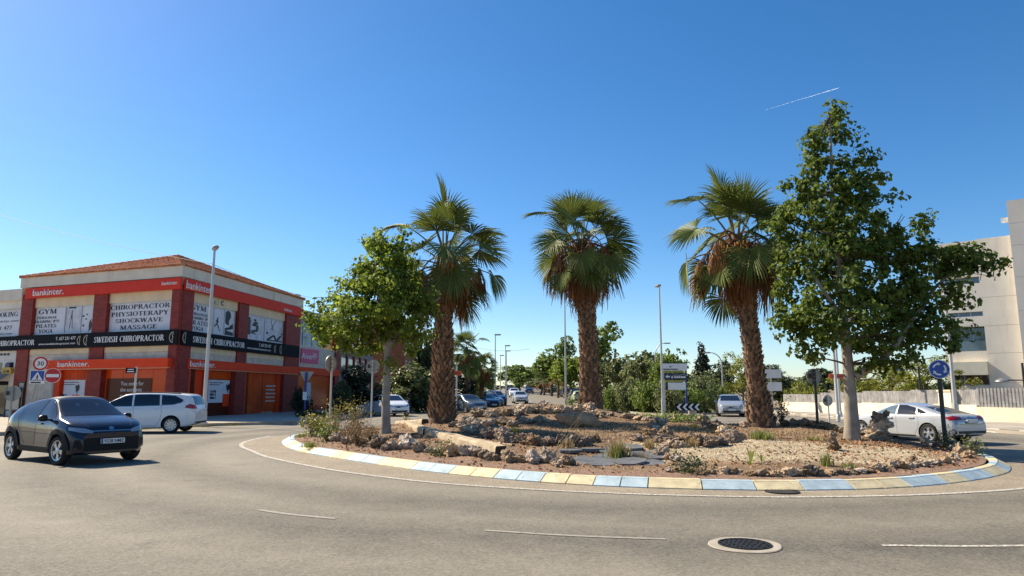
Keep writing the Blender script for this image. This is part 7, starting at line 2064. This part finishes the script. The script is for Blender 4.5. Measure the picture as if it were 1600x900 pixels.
mp["decals"] = [
    ("windscreen", [(-.68, 1.09), (.68, 1.09), (.60, 1.32), (.54, 1.50), (-.54, 1.50), (-.60, 1.32)], ["front"], "glass"),
    ("side_window", [(1.30, 1.045), (1.06, 1.19), (.98, 1.05)], ["left", "right"], "glass_dark"), ("side_window", [(.93, 1.05), (1.0, 1.22), (.5, 1.44), (.18, 1.49), (.13, 1.06)], ["left", "right"], "glass_dark"),
    ("side_window", [(.06, 1.06), (.10, 1.50), (-.5, 1.515), (-.85, 1.50), (-.92, 1.09)], ["left", "right"], "glass_dark"), ("side_window", [(-.99, 1.10), (-.93, 1.495), (-1.45, 1.46), (-1.80, 1.30), (-1.70, 1.17), (-1.4, 1.12)], ["left", "right"], "glass_dark"),
    ("window_trim", strip2([(1.30, 1.03), (.5, 1.04), (-.9, 1.075), (-1.45, 1.11), (-1.85, 1.24)], .018), ["left", "right"], "chrome", dict(off=.008)),
    ("rear_window", [(-.58, 1.10), (.58, 1.10), (.52, 1.44), (-.52, 1.44)], ["rear"], "glass_dark"),
    ("tail_light", [(-1.88, 1.00), (-2.05, .96), (-2.25, .98), (-2.25, 1.08), (-2.05, 1.14), (-1.92, 1.08)], ["left", "right"], "lamp_red", dict(off=.01, step=.04)),
    ("tail_light", [(.48, .95), (.80, .95), (.80, 1.10), (.55, 1.08)], ["rear"], "lamp_red"), ("tail_light", [(-.48, .95), (-.80, .95), (-.80, 1.10), (-.55, 1.08)], ["rear"], "lamp_red"),
    ("headlight", [(0.44, 0.7), (0.42, 0.75), (0.62, 0.84), (0.82, 0.86), (0.82, 0.77), (0.66, 0.71)], ["front"], "lamp_clear", dict(off=.008, step=.04)), ("headlight", [(-0.44, 0.7), (-0.42, 0.75), (-0.62, 0.84), (-0.82, 0.86), (-0.82, 0.77), (-0.66, 0.71)], ["front"], "lamp_clear", dict(off=.008, step=.04)),
    ("grille", [(-.4, .62), (.4, .62), (.36, .72), (-.36, .72)], ["front"], "black"), ("lower_grille", [(-.55, .30), (.55, .30), (.5, .46), (-.5, .46)], ["front"], "black"),
    ("rear_bumper_trim", [(-.70, .30), (.70, .30), (.66, .44), (-.66, .44)], ["rear"], "cladding"),
    ("door_seam", strip2([(1.0, .30), (1.02, .8), (.98, 1.05)], .008), ["left", "right"], "seam", dict(off=.002)), ("door_seam", strip2([(.02, .28), (.06, 1.04)], .008), ["left", "right"], "seam", dict(off=.002)),
    ("door_seam", strip2([(-.85, .30), (-.98, .52), (-1.02, .8), (-.97, 1.08)], .008), ["left", "right"], "seam", dict(off=.002)), ("sill_seam", strip2([(1.0, .30), (-.85, .29)], .008), ["left", "right"], "seam", dict(off=.002)),
    ("door_handle", [(.12, .885), (.34, .88), (.34, .915), (.12, .92)], ["left", "right"], "paint", dict(off=.035, rim=.04)), ("door_handle", [(-.86, .91), (-.64, .905), (-.64, .94), (-.86, .945)], ["left", "right"], "paint", dict(off=.035, rim=.04)),
    ("fuel_flap", arcpoly(-1.38, .93, .075, .083, 0, 360, 20), ["right"], "seam", dict(off=.002, step=.04)),
    ("roof_rail", strip2([(.3, .56), (-1.6, .58)], .03), ["top"], "metal_dark", dict(off=.03, rim=.035)), ("roof_rail", strip2([(.3, -.56), (-1.6, -.58)], .03), ["top"], "metal_dark", dict(off=.03, rim=.035)),
]
# --- silver coupe-like fastback
cp = dict(L=4.71, W=1.85, H=1.39, R=.335, xf=1.42, xr=-1.39, track=1.60, style="y", tw=.24, mirror=(.72, .98), plate_r=(-2.385, .78, .10), arch=1.10,
    top=[(-2.355, .70), (-2.33, .92), (-2.15, .99), (-1.75, 1.06), (-1.2, 1.24), (-.65, 1.35), (-.1, 1.39), (.25, 1.36), (1.10, .98), (1.5, .92), (1.95, .83), (2.25, .70), (2.355, .55)],
    belt=[(-2.355, .66), (-2.2, .90), (-1.6, .965), (-.9, .955), (0, .93), (1.0, .90), (1.7, .78), (2.355, .50)],
    bot=[(-2.355, .34), (-2.1, .24), (-1.4, .17), (1.4, .17), (2.0, .18), (2.355, .24)],
    w=[(-2.355, .70), (-2.30, .80), (-2.0, .88), (-1.4, .925), (0, .905), (1.3, .92), (1.9, .86), (2.2, .74), (2.32, .60), (2.355, .5)], tumble=.52, sig=.07)
cp["decals"] = [
    ("windscreen", [(-.66, 1.0), (.66, 1.0), (.57, 1.17), (.48, 1.31), (-.48, 1.31), (-.57, 1.17)], ["front"], "glass_dark"),
    ("side_window", [(.78, .985), (.55, 1.10), (.2, 1.26), (-.08, 1.31), (-.10, .975)], ["left", "right"], "glass"), ("side_window", [(-.15, .975), (-.13, 1.315), (-.45, 1.305), (-.85, 1.22), (-.95, .99)], ["left", "right"], "glass_dark"),
    ("side_window", [(-1.0, 1.0), (-.92, 1.20), (-1.18, 1.11), (-1.36, 1.03), (-1.28, 1.0)], ["left", "right"], "glass_dark"),
    ("rear_window", [(-1.05, -.50), (-1.05, .50), (-1.9, .62), (-1.9, -.62)], ["top"], "glass_dark", dict(off=.005)),
    ("tail_light", [(.42, .83), (.83, .81), (.83, .92), (.70, .96), (.42, .93)], ["rear"], "lamp_red", dict(off=.01, step=.04)), ("tail_light", [(-.42, .83), (-.83, .81), (-.83, .92), (-.70, .96), (-.42, .93)], ["rear"], "lamp_red", dict(off=.01, step=.04)),
    ("tail_light", [(-2.33, .83), (-2.06, .86), (-2.03, .90), (-2.14, .94), (-2.33, .93)], ["left", "right"], "lamp_red", dict(off=.01, step=.04)),
    ("rear_diffuser", [(-.80, .28), (.80, .28), (.76, .45), (-.76, .45)], ["rear"], "black", dict(off=.008)), ("plate_recess", [(-.32, .70), (.32, .70), (.34, .86), (-.34, .86)], ["rear"], "metal_dark", dict(off=.003)),
    ("boot_seam", strip2([(-.80, .72), (-.34, .66), (.34, .66), (.80, .72)], .01), ["rear"], "seam", dict(off=.003)),
    ("door_seam", strip2([(.86, .28), (.90, .6), (.82, .93)], .008), ["left", "right"], "seam", dict(off=.002)), ("door_seam", strip2([(-.16, .28), (-.12, .95)], .008), ["left", "right"], "seam", dict(off=.002)),
    ("door_seam", strip2([(-.88, .30), (-1.02, .52), (-1.05, .75), (-.98, .97)], .008), ["left", "right"], "seam", dict(off=.002)),
    ("door_handle", [(.02, .82), (.24, .815), (.24, .85), (.02, .855)], ["left", "right"], "paint", dict(off=.035, rim=.04)), ("door_handle", [(-.88, .845), (-.66, .84), (-.66, .875), (-.88, .88)], ["left", "right"], "paint", dict(off=.035, rim=.04)),
    ("sill_trim", [(-.9, .20), (.9, .20), (.9, .26), (-.9, .26)], ["left", "right"], "metal_dark", dict(off=.006)),
    ("window_trim", strip2([(.80, .962), (-.1, .955), (-.95, .975), (-1.38, 1.01)], .014), ["left", "right"], "chrome", dict(off=.008)),
    ("headlight", [(0.44, 0.62), (0.42, 0.67), (0.62, 0.74), (0.82, 0.76), (0.82, 0.69), (0.66, 0.63)], ["front"], "lamp_clear", dict(off=.008, step=.04)), ("headlight", [(-0.44, 0.62), (-0.42, 0.67), (-0.62, 0.74), (-0.82, 0.76), (-0.82, 0.69), (-0.66, 0.63)], ["front"], "lamp_clear", dict(off=.008, step=.04)),
    ("grille", [(-.4, .34), (.4, .34), (.42, .64), (-.42, .64)], ["front"], "black"), ("badge", ell(0, .90, .10, .03, 16), ["rear"], "chrome", dict(off=.008)),
]
# --- plain hatchback and small off-roader for the parked rows
gh = dict(L=4.15, W=1.76, H=1.47, R=.31, xf=1.28, xr=-1.27, track=1.53, style="small", tw=.2, mirror=(.78, 1.0), plate_f=(2.075, .46, 0), plate_r=(-2.085, .80, 0), arch=1.12, ns=34,
    top=[(-2.075, .74), (-2.05, .98), (-1.92, 1.12), (-1.62, 1.36), (-1.0, 1.44), (-.3, 1.47), (.2, 1.44), (1.10, 1.02), (1.4, .96), (1.8, .86), (2.0, .74), (2.075, .58)],
    belt=[(-2.075, .68), (-1.9, .98), (-1.2, .97), (0, .93), (1.1, .90), (1.7, .78), (2.075, .53)],
    bot=[(-2.075, .34), (-1.8, .25), (-1.3, .19), (1.3, .19), (1.8, .2), (2.075, .27)],
    w=[(-2.075, .64), (-2.02, .74), (-1.8, .83), (-1.3, .875), (0, .875), (1.2, .875), (1.7, .82), (1.95, .72), (2.04, .62), (2.075, .52)], tumble=.36)
gh["decals"] = [
    ("windscreen", [(-.66, 1.04), (.66, 1.04), (.58, 1.22), (.51, 1.38), (-.51, 1.38), (-.58, 1.22)], ["front"], "glass_dark"),
    ("side_window", [(.86, .985), (.68, 1.11), (.22, 1.34), (-.08, 1.385), (-.10, .985)], ["left", "right"], "glass_dark"), ("side_window", [(-.16, .985), (-.14, 1.39), (-.7, 1.38), (-1.05, 1.33), (-1.32, 1.16), (-1.22, 1.02), (-.9, 1.0)], ["left", "right"], "glass_dark"),
    ("rear_window", [(-.55, 1.04), (.55, 1.04), (.48, 1.32), (-.48, 1.32)], ["rear"], "glass_dark"),
    ("headlight", [(0.44, 0.66), (0.42, 0.71), (0.62, 0.8), (0.82, 0.82), (0.82, 0.73), (0.66, 0.67)], ["front"], "lamp_clear", dict(off=.008, step=.05)), ("headlight", [(-0.44, 0.66), (-0.42, 0.71), (-0.62, 0.8), (-0.82, 0.82), (-0.82, 0.73), (-0.66, 0.67)], ["front"], "lamp_clear", dict(off=.008, step=.05)),
    ("tail_light", [(.46, .86), (.78, .86), (.74, 1.04), (.55, 1.02)], ["rear"], "lamp_red"), ("tail_light", [(-.46, .86), (-.78, .86), (-.74, 1.04), (-.55, 1.02)], ["rear"], "lamp_red"),
    ("grille", [(-.40, .57), (.40, .57), (.36, .68), (-.36, .68)], ["front"], "black"), ("lower_grille", [(-.60, .28), (.60, .28), (.55, .42), (-.55, .42)], ["front"], "black"),
    ("rear_bumper_trim", [(-.62, .28), (.62, .28), (.6, .42), (-.6, .42)], ["rear"], "cladding"),
    ("door_seam", strip2([(.88, .28), (.92, .95)], .01), ["left", "right"], "seam", dict(off=.002)), ("door_seam", strip2([(-.14, .28), (-.12, .96)], .01), ["left", "right"], "seam", dict(off=.002)),
    ("door_handle", [(-.05, .84), (.16, .84), (.16, .875), (-.05, .875)], ["left", "right"], "paint", dict(off=.03, rim=.04)),
]
gs = dict(gh); gs.update(L=4.30, H=1.62, R=.335, mirror=(.80, 1.10), plate_f=(2.15, .52, 0), plate_r=(-2.16, .86, 0),
    top=[(-2.15, .80), (-2.12, 1.08), (-2.02, 1.26), (-1.85, 1.50), (-1.2, 1.59), (-.3, 1.62), (.25, 1.58), (1.08, 1.14), (1.4, 1.08), (1.85, .98), (2.08, .84), (2.15, .64)],
    belt=[(-2.15, .74), (-1.95, 1.08), (-1.2, 1.06), (0, 1.03), (1.1, 1.0), (1.75, .90), (2.15, .58)], bot=[(-2.15, .40), (-1.9, .30), (-1.3, .25), (1.3, .25), (1.9, .26), (2.15, .32)],
    w=[(-2.15, .66), (-2.1, .77), (-1.85, .86), (-1.3, .895), (0, .895), (1.2, .895), (1.75, .84), (2.02, .73), (2.12, .62), (2.15, .54)], tumble=.30)
sh_ = lambda P, dz=.10: [(x * 1.02, z + dz) for x, z in P]
gs["decals"] = [(d[0], sh_(d[1]) if d[2][0] in ("left", "right", "front", "rear") or not isinstance(d[2][0], str) else d[1], d[2], d[3]) + tuple(d[4:]) for d in gh["decals"]]

def put(t, x, y, heading, z=None):
    t.location = (x, y, float(ground_h(x, y)) if z is None else z); t.rotation_euler = (0, 0, heading); return t
def dirang(dx, dy): return math.atan2(dy, dx)
# the dark hatchback leaving the roundabout: nose to the camera's right
c1 = car(hb, "blue-black crossover hatchback with dark glass, rounding the roundabout beside the camera", paintm="p_black", plate="9228 NMZ")
CAR1 = dict(x=-10.6, y=17.05, a=R(-34))
put(c1, CAR1["x"], CAR1["y"], CAR1["a"])
c2 = car(mp, "silvery white people carrier seen from its rear flank, passing the bank shopfront", paintm="p_silver", plate="")
put(c2, -15.0, 28.6, R(186))
c3 = car(cp, "silver fastback with red tail lights, driving away past the rock pile", paintm="p_lsilver", plate="")
put(c3, 15.0, 26.5, R(112))
# parked and oncoming cars beyond the island
hproto = car(gh, "white hatchback facing the roundabout, between the grey trunk and the shaggy palm", paintm="p_white", plate="")
put(hproto, -8.45, 48.5, R(-62))
sproto = car(gs, "white off-roader parked nearest in the far row, showing its tailgate", paintm="p_white", plate="")
put(sproto, 8.9, 150, R(90))
def more(proto, paintm, x, y, head, label, group=None):
    c = copy_tree(proto); put(c, x, y, head); c["label"] = label
    if group: c["group"] = group
    for ch in c.children:
        for s_ in ch.material_slots:
            if s_.link == 'OBJECT' and ch.name.split(".")[0] in ("body", "door_handle", "door_mirror"): s_.material = M_[paintm]
    return c
more(hproto, "p_mid", 14.9, 48.0, R(-104), "silver grey hatchback coming down the side street, bonnet towards the island")
more(hproto, "p_greyblue", -3.55, 55.5, R(-58), "dark grey-blue saloon-like hatchback parked next to the orange street plate")
more(sproto, "p_navy", -5.2, 60.5, R(-60), "navy car parked behind the dark grey-blue hatchback, only its roof showing")
more(hproto, "p_navy", -2.6, 66, R(-62), "dark navy hatchback parked beyond the grey-blue one")
more(hproto, "p_grey", -2.3, 72, R(-64), "charcoal hatchback parked third in the angled row")
more(sproto, "p_navy", -1.9, 77, R(-70), "very dark car parked last in the angled row")
more(hproto, "p_lsilver", 0.95, 84, R(-86), "pale silver hatchback driving towards the roundabout over the ridge of rocks")
more(hproto, "p_white", 0.35, 112, R(-90), "white hatchback behind the pale silver one")
more(hproto, "p_maroon", .1, 128, R(-90), "purple-red car roof behind the white hatchback in the near lane")
more(sproto, "p_grey", -.6, 152, R(-90), "grey car at the far end of the near lane")
more(hproto, "p_navy", .9, 165, R(-90), "small dark car at the very end of the near lane")
more(sproto, "p_blue", 3.35, 136, R(-92), "deep blue car driving alone in the middle of the climbing street")
more(sproto, "p_white", 5.9, 190, R(90), "white van-like car highest up the far kerb")
more(hproto, "p_white", 7.3, 178, R(90), "white hatchback parked second highest at the far kerb")
more(hproto, "p_red", 7.9, 165, R(90), "red hatchback parked between white cars at the far kerb")
more(sproto, "p_white", 8.7, 158, R(90), "taller white car right behind the first white off-roader")
more(hproto, "p_lsilver", 8.9, 124, R(90), "silver hatchback parked below the white off-roader at the far kerb")
more(hproto, "p_greyblue", 8.9, 115, R(90), "grey hatchback parked below the silver one at the far kerb")
more(hproto, "p_red", 8.6, 104, R(90), "red and dark car partly behind the tall lamp post")
more(sproto, "p_blue", 8.6, 95, R(90), "blue car parked just past the tall lamp post")
more(hproto, "p_lime", 8.35, 88, R(90), "pale green car parked next to the straight palm's trunk")
more(hproto, "p_navy", 8.5, 63, R(96), "dark car with a red-roofed neighbour, hidden behind the straight palm")
more(sproto, "p_red", 9.0, 70, R(94), "red car behind the dark car beside the straight palm")

# ------------------------------------------------------------------ trees and bushes round the place
def bg_tree_meshes(kind, seed, n=3600):
    r = np.random.default_rng(seed)
    if kind == "round":
        blobs = [(0, 0, 3.4, 1.9, 1.9, 1.5)] + [(r.normal(0, 1.2), r.normal(0, 1.2), 3.2 + r.normal(0, .8), .9 + .5 * r.random(), .9, .8) for _ in range(9)]
    elif kind == "bush":
        blobs = [(0, 0, 1.0, 1.5, 1.3, .95)] + [(r.normal(0, .9), r.normal(0, .8), .9 + r.normal(0, .45), .7 + .3 * r.random(), .7, .65) for _ in range(9)]
    elif kind == "pine":
        blobs = [(r.normal(0, 1.5), r.normal(0, 1.3), 2.4 + 1.0 * k * .35 + r.normal(0, .25), 1.15 - .05 * k, 1.1, .55) for k in range(13)]
    elif kind == "cypress":
        blobs = [(r.normal(0, .12), r.normal(0, .12), .8 + k * .62, max(.18, 1.35 - .13 * k), max(.18, 1.35 - .13 * k), .5) for k in range(10)]
    elif kind == "tall":
        blobs = [(r.normal(0, .7), r.normal(0, .7), 2.2 + k * .55, 1.15, 1.1, .85) for k in range(9)]
    sz = {"round": .30, "bush": .17, "pine": .22, "cypress": .24, "tall": .28}[kind]
    P, D, _ = clump_points(blobs, n, r, clump=.36, shell=.45, per=14)
    P[:, 2] = np.maximum(P[:, 2], .05)
    V, F = leaf_cloud(P, D, sz, r=r, aspect=.55 if kind == "pine" else .8, droop=.1 if kind == "pine" else .35)
    crown = fast_mesh("crown", V, F)
    mb = MB(); top = {"round": 3.3, "bush": .9, "pine": 5, "cypress": 6.2, "tall": 6}[kind]; r0 = {"bush": .05, "cypress": .14}.get(kind, .17)
    random.seed(seed)
    limb(mb, (0, 0, -.1), (0, 0, top), r0, .03, .04, 6, 8)
    for b in blobs[1:]: limb(mb, (0, 0, b[2] * .55), b[:3], r0 * .45, .015, .12, 4, 5)
    o = mb.build("trunk", M_["bark_brown"]); tm = o.data; bpy.data.objects.remove(o)
    return crown, tm
BG = {k: [bg_tree_meshes(k, 40 + 7 * i + len(k), n) for i in range(c)] for k, c, n in (("round", 2, 4200), ("bush", 3, 3400), ("pine", 2, 4600), ("cypress", 1, 8000), ("tall", 2, 4200))}
HT = {"round": 5.2, "bush": 2.0, "pine": 6.8, "cypress": 6.9, "tall": 7.9}
def bg(kind, v, px, top_y, Y, wpx, m, label, group=None, name=None, cat=None, z0=None, base_px=None):
    """a tree whose crown top stands at (px, top_y) at depth Y and is wpx wide there"""
    x = at(px, 600, Y=Y).x; g = (float(ground_h(x, Y)) + .05) if z0 is None else z0
    h = at(px, top_y, Y=Y).z - g
    crown, tm = BG[kind][v % len(BG[kind])]
    nat = {"round": 4.6, "bush": 3.7, "pine": 5.4, "cypress": 2.5, "tall": 3.6}[kind]
    sz_, sx = h / HT[kind], wpx * Y / 1090 / nat
    t = thing(name or {"bush": "bush", "cypress": "cypress_tree", "pine": "pine_tree"}.get(kind, "leafy_tree"), label, cat or ("bush" if kind == "bush" else "tree"), (x, Y, g), random.uniform(0, 6.28), group)
    c = obj("crown", crown, t); 
    if not crown.materials: crown.materials.append(M_[m])
    c.material_slots[0].link = 'OBJECT'; c.material_slots[0].material = M_[m]; c["kind"] = "stuff"
    k = obj("trunk", tm, t)
    t.scale = (sx, sx, sz_)
    return t
# between bank and street, behind the island's near trees
bg("tall", 0, 556, 566, 50, 66, "leaf_cypress", "dark dense evergreen behind the edge-on round sign, left of the parked white hatchback", cat="tree")
bg("bush", 0, 534, 596, 47.5, 38, "leaf_dark", "round clipped dark bush in front of the dense evergreen", cat="bush")
bg("round", 0, 640, 566, 56, 92, "leaf_olive", "rounded grey-green tree crown over the parked white hatchback")
bg("bush", 1, 655, 585, 58, 70, "leaf_dark", "dark hedge bush under the grey-green crown behind the white hatchback")
bg("bush", 2, 615, 592, 57, 60, "leaf_dark", "dark hedge bush close behind the white hatchback's roof")
bg("tall", 1, 727, 582, 63, 40, "leaf_cypress", "dark hedge column beneath the small fan palms")
bg("bush", 0, 748, 600, 66, 24, "leaf_mid", "bright low palm-like bush beside the hedge column")
bg("round", 1, 665, 515, 66, 40, "leaf_dark", "dark tree filling the gap behind the shaggy palm")
bg("bush", 1, 485, 640, 43.0, 46, "leaf_dark", "dark planter bush before the poster of the red shopfront")
bg("bush", 2, 470, 607, 48, 34, "leaf_cypress", "dark potted shrub beside the triangle sign")
# up the street
bg("round", 1, 812, 570, 150, 60, "leaf_mid", "distant yellow-green tree at the top of the climbing street, first of the far pair", )
bg("round", 0, 832, 575, 165, 48, "leaf_olive", "distant dull green tree at the top of the climbing street, second of the far pair")
bg("round", 0, 862, 545, 118, 66, "leaf_mid", "full green tree over the parked white cars")
bg("round", 1, 890, 556, 102, 60, "leaf_bright", "bright green tree by the tall lamp post behind the straight palm")
bg("tall", 0, 885, 520, 112, 34, "leaf_mid", "thin airy tree sticking up over the full green crown")
bg("tall", 1, 938, 498, 88, 58, "leaf_mid", "tall light-leaved tree directly behind the straight palm's trunk")
bg("round", 0, 962, 552, 84, 60, "leaf_olive", "olive tree to the side of the straight palm")
bg("cypress", 0, 962, 546, 110, 10, "leaf_cypress", "small far cypress tip above the olive tree")
bg("round", 1, 1005, 548, 78, 80, "leaf_olive", "greyish loose tree behind the hedge bushes")
bg("round", 0, 1050, 545, 72, 66, "leaf_mid", "green tree rising behind the advertising board")
bg("round", 1, 845, 590, 130, 46, "leaf_olive", "dull palm-like bushy tree over the red hatchback")
bg("cypress", 0, 1097, 536, 76, 36, "leaf_cypress", "tall dark cypress standing by itself against the sky")
bg("round", 0, 1098, 580, 64, 58, "leaf_olive", "bushy tree in front of the tall dark cypress")
bg("tall", 1, 1128, 560, 72, 44, "leaf_dark", "dark pine-like tree behind the curved-arm lamp")
bg("pine", 0, 1160, 555, 62, 62, "leaf_pine", "yellow-green pine beside the criss-cross palm")
bg("pine", 1, 1196, 568, 68, 60, "leaf_dark", "dark pine behind the white boards on the mast")
bg("tall", 0, 1222, 590, 66, 40, "leaf_dark", "dark small pine just past the white boards")
bg("bush", 0, 1232, 612, 60, 40, "leaf_pine", "light green bush where the slatted fence begins")
for i, (px, ty, Y, w, v) in enumerate(((958, 603, 58, 46, 0), (985, 590, 56, 60, 1), (1012, 596, 52.5, 58, 2), (1040, 600, 51.5, 60, 0), (1072, 596, 53, 56, 1), (1100, 592, 55, 60, 2), (1122, 602, 57, 46, 0))):
    bg("bush", v, px, ty, Y, w, "leaf_olive" if i % 2 else "leaf_mid", f"{ORD[i]} green bush from the straight palm in the hedge between the two streets", "hedge bushes between the two streets")
bg("round", 0, 1262, 590, 74, 50, "leaf_olive", "olive tree over the low end of the slatted fence")
bg("bush", 1, 1252, 597, 62, 50, "leaf_pine", "light green shrub behind the fence by the dark round sign back")
bg("round", 1, 1282, 575, 82, 60, "leaf_dark", "darker round tree behind the dark round sign back")
for i, (px, ty, Y, w) in enumerate(((1352, 572, 52, 90), (1395, 566, 54, 90), (1440, 562, 50, 96), (1478, 575, 50, 70), (1322, 590, 58, 60))):
    bg("pine", i, px, ty, Y, w, "leaf_pine", f"{ORD[(1, 2, 3, 4, 0)[i]]} yellow-green pine from the thick pale trunk, behind the slatted fence", "pines behind the slatted fence")
bg("bush", 2, 1470, 596, 47, 60, "leaf_dark", "dark underbrush between the pines and the office block")
for i, (px, Y) in enumerate(((1180, 120), (1225, 130), (1290, 125), (1340, 120), (1000, 140), (1060, 135), (1120, 130))):
    bg("round", i, px, 592 - 4 * (i % 3), Y, 74, "leaf_dark" if i % 2 else "leaf_olive", f"{ORD[(3, 4, 5, 6, 0, 1, 2)[i]]} distant dark tree from the advertising board, beyond the nearer trees", "distant trees behind the street")
for i, (px, Y, t_) in enumerate(((690, 120, 575), (640, 110, 560), (745, 140, 590))):
    bg("round", i, px, t_, Y, 70, "leaf_dark", f"{ORD[(1, 0, 2)[i]]} distant dark tree from the shopfronts, beyond the parked cars", "distant trees behind the parked cars")
# small fan palms by the parked cars
for i, (px, by, ty, Y, lab) in enumerate(((733, 612, 524, 62, "small fan palm with a shaggy skirt over the dark hedge column"), (752, 612, 552, 65, "smaller fan palm beside the direction panels"))):
    b = at(px, 613, 0, Y=Y); tp = at(px - (4 if i == 0 else 0), ty + 18, Y=Y)
    palm(lab, (b.x, Y, .05), tp, [(0, .30), (.3, .22), (.6, .26), (1, .14)], 60 + i, [(68, 4), (50, 5), (32, 6), (14, 6), (-6, 5), (-26, 5)], 26, 0, .95 if i == 0 else .8, 0, detail=False)
# drooping date palm fronds above the parked cars at the far kerb
def date_palm(px, ty, Y, label):
    b = at(px, 605, Y=Y); g = float(ground_h(b.x, Y)); H = at(px, ty, Y=Y).z - g - 1.2
    t = thing("date_palm", label, "palm tree", (b.x, Y, g))
    MB().tube([(0, 0, -.1), (.05, 0, H * .5), (0, 0, H)], [.2, .17, .15], 10).build("trunk", M_["bark_palm"], t)
    r = random.Random(px)
    for k in range(26):
        az = 2.4 * k; e = R(75 - 4.2 * k + r.uniform(-6, 6)); L = 3.4
        mb = MB(); p = Vector((0, 0, 0)); d = Vector((math.cos(e), 0, math.sin(e))); pts = []
        for i in range(9):
            pts.append(p.copy()); p = p + d * L / 8; d = (d + Vector((0, 0, -.13))).normalized()
        V, F = [], []
        for i in range(1, 26):
            u = i / 26 * 8; j = min(7, int(u)); c = pts[j].lerp(pts[j + 1], u - j); t_ = (pts[j + 1] - pts[j]).normalized()
            for s_ in (1, -1):
                ln_ = .5 * math.sin(math.pi * min(1, i / 26 + .12)); tip = c + t_ * ln_ * .5 + Vector((0, s_ * ln_ * .8, -.18 * ln_)); o = len(V)
                V += [c - t_ * .03, c + t_ * .03, tip]; F.append((o, o + 1, o + 2))
        mb.tube(pts, .02, 4); mb.add(V, F)
        o = mb.build("frond", M_["leaf_olive"] if k < 18 else M_["frond_dead"], t); o.location = (0, 0, H); o.rotation_euler = (r.uniform(-.1, .1), 0, az)
    return t
date_palm(872, 578, 108, "drooping feather palm over the parked white off-roader")
date_palm(850, 586, 125, "second feather palm with browning fronds above the red hatchback")
